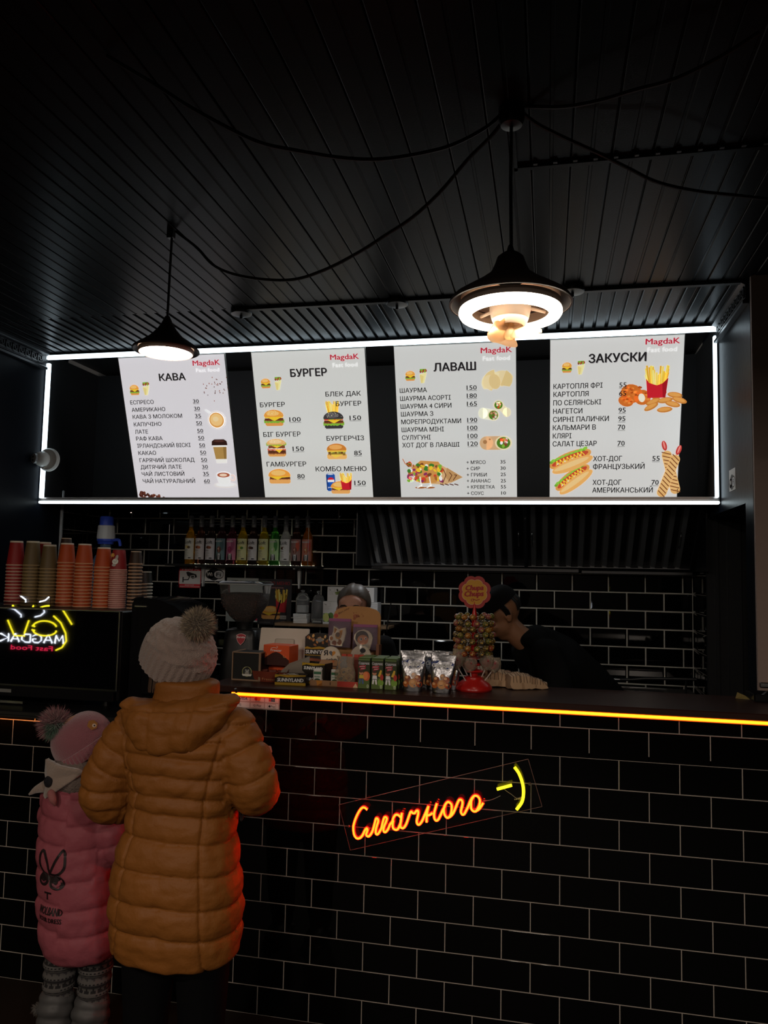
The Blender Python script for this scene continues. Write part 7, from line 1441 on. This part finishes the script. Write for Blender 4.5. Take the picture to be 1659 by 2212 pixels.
mb.add(vs, [(i, (i + 1) % n, 2 * n) for i in range(n)] + [(n + (i + 1) % n, n + i, 2 * n + 1) for i in range(n)] + [(i, n + i, n + (i + 1) % n, (i + 1) % n) for i in range(n)]); finish(remesh(mb, .0045, 5, .5), 'plush_face', SNO, t)
mb = MB(); p_ = Vector(on_snood(-1.759, .940, .014)); mb.T = Matrix.Translation(p_) @ rot3(R(90), 0, R(-22)); mb.lathe([(.018, -.006), (.0185, 0), (.016, .005), (.008, .008), (0, .009)], 24); mb.build('button_eye', mat('glitter_button', (.02, .02, .025), rough=.2, metal=.4, bump=.8, bscale=300), t, smooth=True)
mb = MB(); mb.T = Matrix.Translation(on_snood(-1.823, .955, .006)) @ rot3(R(90), 0, R(-65)); mb.lathe([(.010, -.003), (.009, .003), (0, .005)], 16); mb.build('button_eye', MATS['glitter_button'], t, smooth=True)
mb = MB(); limb(mb, [on_snood(-1.812, .905, .004), (-1.842, -.47, .893), (-1.868, -.47, .876)], [.020, .013, .005], 4); finish(remesh(mb, .004, 2), 'plush_horn', SNO, t)
mb = MB(); limb(mb, [on_snood(-1.742, .905, .010), on_snood(-1.728, .888, .016), on_snood(-1.722, .872, .012)], [.014, .013, .006], 4); finish(remesh(mb, .004, 2), 'plush_ear', mat('pink_plush', (.26, .09, .085), rough=.9), t)

# ---------------------------------------------------------------- the barista behind the cookie board
t = thing('person', 'smiling barista with pulled-back hair, half hidden behind the cookie board', 'person', (0, 0, 0))
BX, BY = -1.062, .80
mb = MB(); mb.loft(ell_rings([(.85, BX, BY, .15, .11), (1.05, BX, BY, .13, .095), (1.22, BX, BY, .15, .10), (1.30, BX, BY, .155, .085), (1.345, BX, BY, .09, .065), (1.37, BX, BY, .05, .05)]))
limb(mb, [(BX, BY + .01, 1.33), (BX - .002, BY - .005, 1.39)], [.05, .048], 3); HB_ = head_shapes(mb, (BX - .001, BY - .02, 1.468), R(4), R(3), .98)
for sd in (-1, 1):
    limb(mb, [(BX + sd * .075, BY, .92), (BX + sd * .08, BY, .5), (BX + sd * .08, BY, .08)], [.085, .06, .042]); mb.tube([(BX + sd * .08, BY + .03, .04), (BX + sd * .08, BY - .12, .035)], [.036, .034], 10)
    P_ = [Vector(p) for p in ((BX + sd * .15, BY, 1.30), (BX + sd * .20, BY - .01, 1.15), (BX + sd * .19, BY - .09, 1.05), (BX + sd * .12, BY - .22, 1.10))]; limb(mb, P_, [.042, .038, .034, .026]); hand(mb, P_[-1], (-sd * .4, -1, -.1), (0, 0, -1), -sd, .9, .5)
finish(remesh(mb, .0075, 2), 'body', mat('skin_rosy', '#b58572', rough=.55), t); face_parts(t, HB_, brow='#221915', closed=True)
mb = MB(); mb.loft(ell_rings([(.80, BX, BY, .17, .13), (1.05, BX, BY, .15, .115), (1.22, BX, BY, .168, .115), (1.31, BX, BY, .165, .10), (1.355, BX, BY, .10, .075), (1.365, BX, BY, .07, .06)]))
for sd in (-1, 1): limb(mb, [(BX + sd * .15, BY, 1.30), (BX + sd * .20, BY - .01, 1.15), (BX + sd * .19, BY - .08, 1.06)], [.055, .05, .045])
finish(remesh(mb, .010, 3), 'black_top', mat('black_jersey', (.004, .004, .005), rough=.9, spec=.2), t)
mb = MB()
for sd in (-1, 1): limb(mb, [(BX + sd * .075, BY, .92), (BX + sd * .08, BY, .5), (BX + sd * .08, BY, .10)], [.095, .075, .06])
finish(remesh(mb, .010, 2), 'trousers', MATS['black_trousers'], t)
mb = MB(); mb.T = HB_; mb.sphere((0, .022, .040), .094, 26, 16, .90, 1.08, .98); mb.sphere((0, .09, .05), .038, 14, 8); hm = remesh(mb, .005, 1)
inv = HB_.inverted()
hairM = mat('ash_hair', (.060, .040, .028), rough=.5)
bm = bmesh.new(); bm.from_mesh(hm)
for v in list(bm.verts):
    l = inv @ v.co
    if l.y < -.034 and l.z < .080 - 6.5 * l.x * l.x and abs(l.x) < .070: bm.verts.remove(v)
    elif l.z < -.03: bm.verts.remove(v)
    else: v.co += (v.co - (HB_ @ Vector((0, .02, .03)))).normalized() * .0022 * math.sin(95 * l.x + 30 * abs(l.z) * (1 if l.x > 0 else -1))
bm.to_mesh(hm); bm.free(); finish(hm, 'hair', hairM, t)

# ---------------------------------------------------------------- the worker bending over the counter
t = thing('person', 'worker in black clothes and cap bending over the counter behind the lollipop stand', 'person', (0, 0, 0))
mb = MB()
PEL = Vector((.14, .98, .98)); CH = Vector((-.16, .86, 1.27)); NK = Vector((-.265, .80, 1.365))
def orient_loft(mb, pts, ab, n=28):
    rg = []
    for i, p in enumerate(pts):
        d = (pts[min(i + 1, len(pts) - 1)] - pts[max(i - 1, 0)]).normalized(); y = Vector((.35, 1, 0)).normalized(); y = (y - d * y.dot(d)).normalized(); x = d.cross(y); a, b = ab[i]
        rg.append([p + y * a * math.cos(q) + x * b * math.sin(q) for q in [2 * math.pi * k / n for k in range(n)]])
    mb.loft(rg)
spine = [PEL + Vector((.02, .01, -.10)), PEL, PEL.lerp(CH, .4) + Vector((.01, 0, .03)), PEL.lerp(CH, .8) + Vector((.0, 0, .025)), CH + Vector((-.03, -.01, .02)), NK + Vector((.03, .0, -.01))]
orient_loft(mb, spine, [(.15, .11), (.155, .12), (.15, .115), (.175, .12), (.16, .10), (.06, .055)])
limb(mb, [NK + Vector((.05, .02, -.03)), NK, Vector((-.318, .785, 1.415))], [.06, .055, .052]); HWk = head_shapes(mb, (-.352, .775, 1.462), R(-72), R(38), 1.0)
for sx in (-.09, .10): limb(mb, [PEL + Vector((sx * .5, sx, -.06)), (.15 + sx * .3, .98 + sx, .50), (.16 + sx * .3, 1.0 + sx, .08)], [.09, .065, .045]); mb.tube([(.18 + sx * .3, 1.0 + sx, .04), (.02 + sx * .3, .98 + sx, .035)], [.04, .036], 10)
A1 = [Vector(p) for p in ((-.145, .70, 1.30), (-.10, .60, 1.15), (-.16, .50, 1.10), (-.24, .42, 1.19))]; A2 = [Vector(p) for p in ((-.16, 1.0, 1.28), (-.12, .96, 1.12), (-.22, .72, 1.10), (-.31, .50, 1.22))]
for P_, sd in ((A1, 1), (A2, -1)): limb(mb, P_, [.05, .045, .038, .030]); hand(mb, P_[-1], (-.5, -.7, .25), (-.2, -.1, -1), sd, 1.0, .5)
finish(remesh(mb, .0078, 2), 'body', mat('skin_tan', '#8f6448', rough=.55), t); face_parts(t, HWk, brow='#120d0a')
mb = MB(); orient_loft(mb, spine, [(.17, .13), (.175, .14), (.17, .135), (.20, .14), (.185, .12), (.095, .09)])
for P_ in (A1, A2): limb(mb, P_[:3] + [P_[2].lerp(P_[3], .7)], [.075, .068, .058, .045])
mb.sphere(tuple(NK + Vector((.055, .02, -.005))), .085, 16, 10, 1, 1.2, .6)
wm = remesh(mb, .009, 4); puff(wm, lambda p, n_: .008 * mnoise.noise(p * 10)); finish(wm, 'hooded_jacket', mat('black_jacket', (.0032, .0033, .0036), rough=.9, spec=.15), t)
mb = MB()
for sx in (-.09, .10): limb(mb, [PEL + Vector((sx * .5, sx, -.06)), (.15 + sx * .3, .98 + sx, .50), (.16 + sx * .3, 1.0 + sx, .10)], [.11, .08, .06])
finish(remesh(mb, .011, 2), 'trousers', MATS['black_trousers'], t)
mb = MB(); mb.T = HWk; rg = []
for i in range(12): s = i / 11; rad = .100 * math.cos(s * math.pi / 2) ** .6 if s < 1 else .004; rg.append([(rad * .88 * math.cos(a), .012 + rad * 1.08 * math.sin(a), .050 + .082 * math.sin(s * math.pi / 2)) for a in [2 * math.pi * k / 32 for k in range(32)]])
mb.loft(rg); mb.build('cap', mat('black_cap', (.0035, .0035, .0038), rough=.9, spec=.15), t, smooth=True)
mb = MB(); mb.T = HWk; vs = []
for j in range(2):
    for k in range(13): a = R(205 + 130 * k / 12); vs.append(((.080 + .060 * j) * math.cos(a) * (1 if j == 0 else .80), .010 + (.100 + .062 * j) * math.sin(a), .052 - .012 * j)); 
mb.add(vs + [(x, y, z - .004) for x, y, z in vs], [(k, k + 1, 14 + k, 13 + k) for k in range(12)] + [(26 + k, 39 + k, 40 + k, 27 + k) for k in range(12)] + [(13 + k, 14 + k, 40 + k, 39 + k) for k in range(12)]); mb.build('cap_peak', MATS['black_cap'], t, smooth=35)
mb = MB(); rr = random.Random(4)
for i in range(80):
    a = R(rr.choice((rr.uniform(25, 155), rr.uniform(-6, 6), rr.uniform(172, 190)))); p0 = HWk @ Vector((.084 * math.cos(a), .014 + .100 * math.sin(a), .055)); p1 = HWk @ Vector((.088 * math.cos(a), .016 + .102 * math.sin(a), .020)); p2 = HWk @ Vector((.080 * math.cos(a), .012 + .090 * math.sin(a), -.012)); mb.tube([p0, p1, p2], .0028, 4)
mb.build('hair', mat('black_hair', (.008, .007, .006), rough=.5), t, smooth=True)
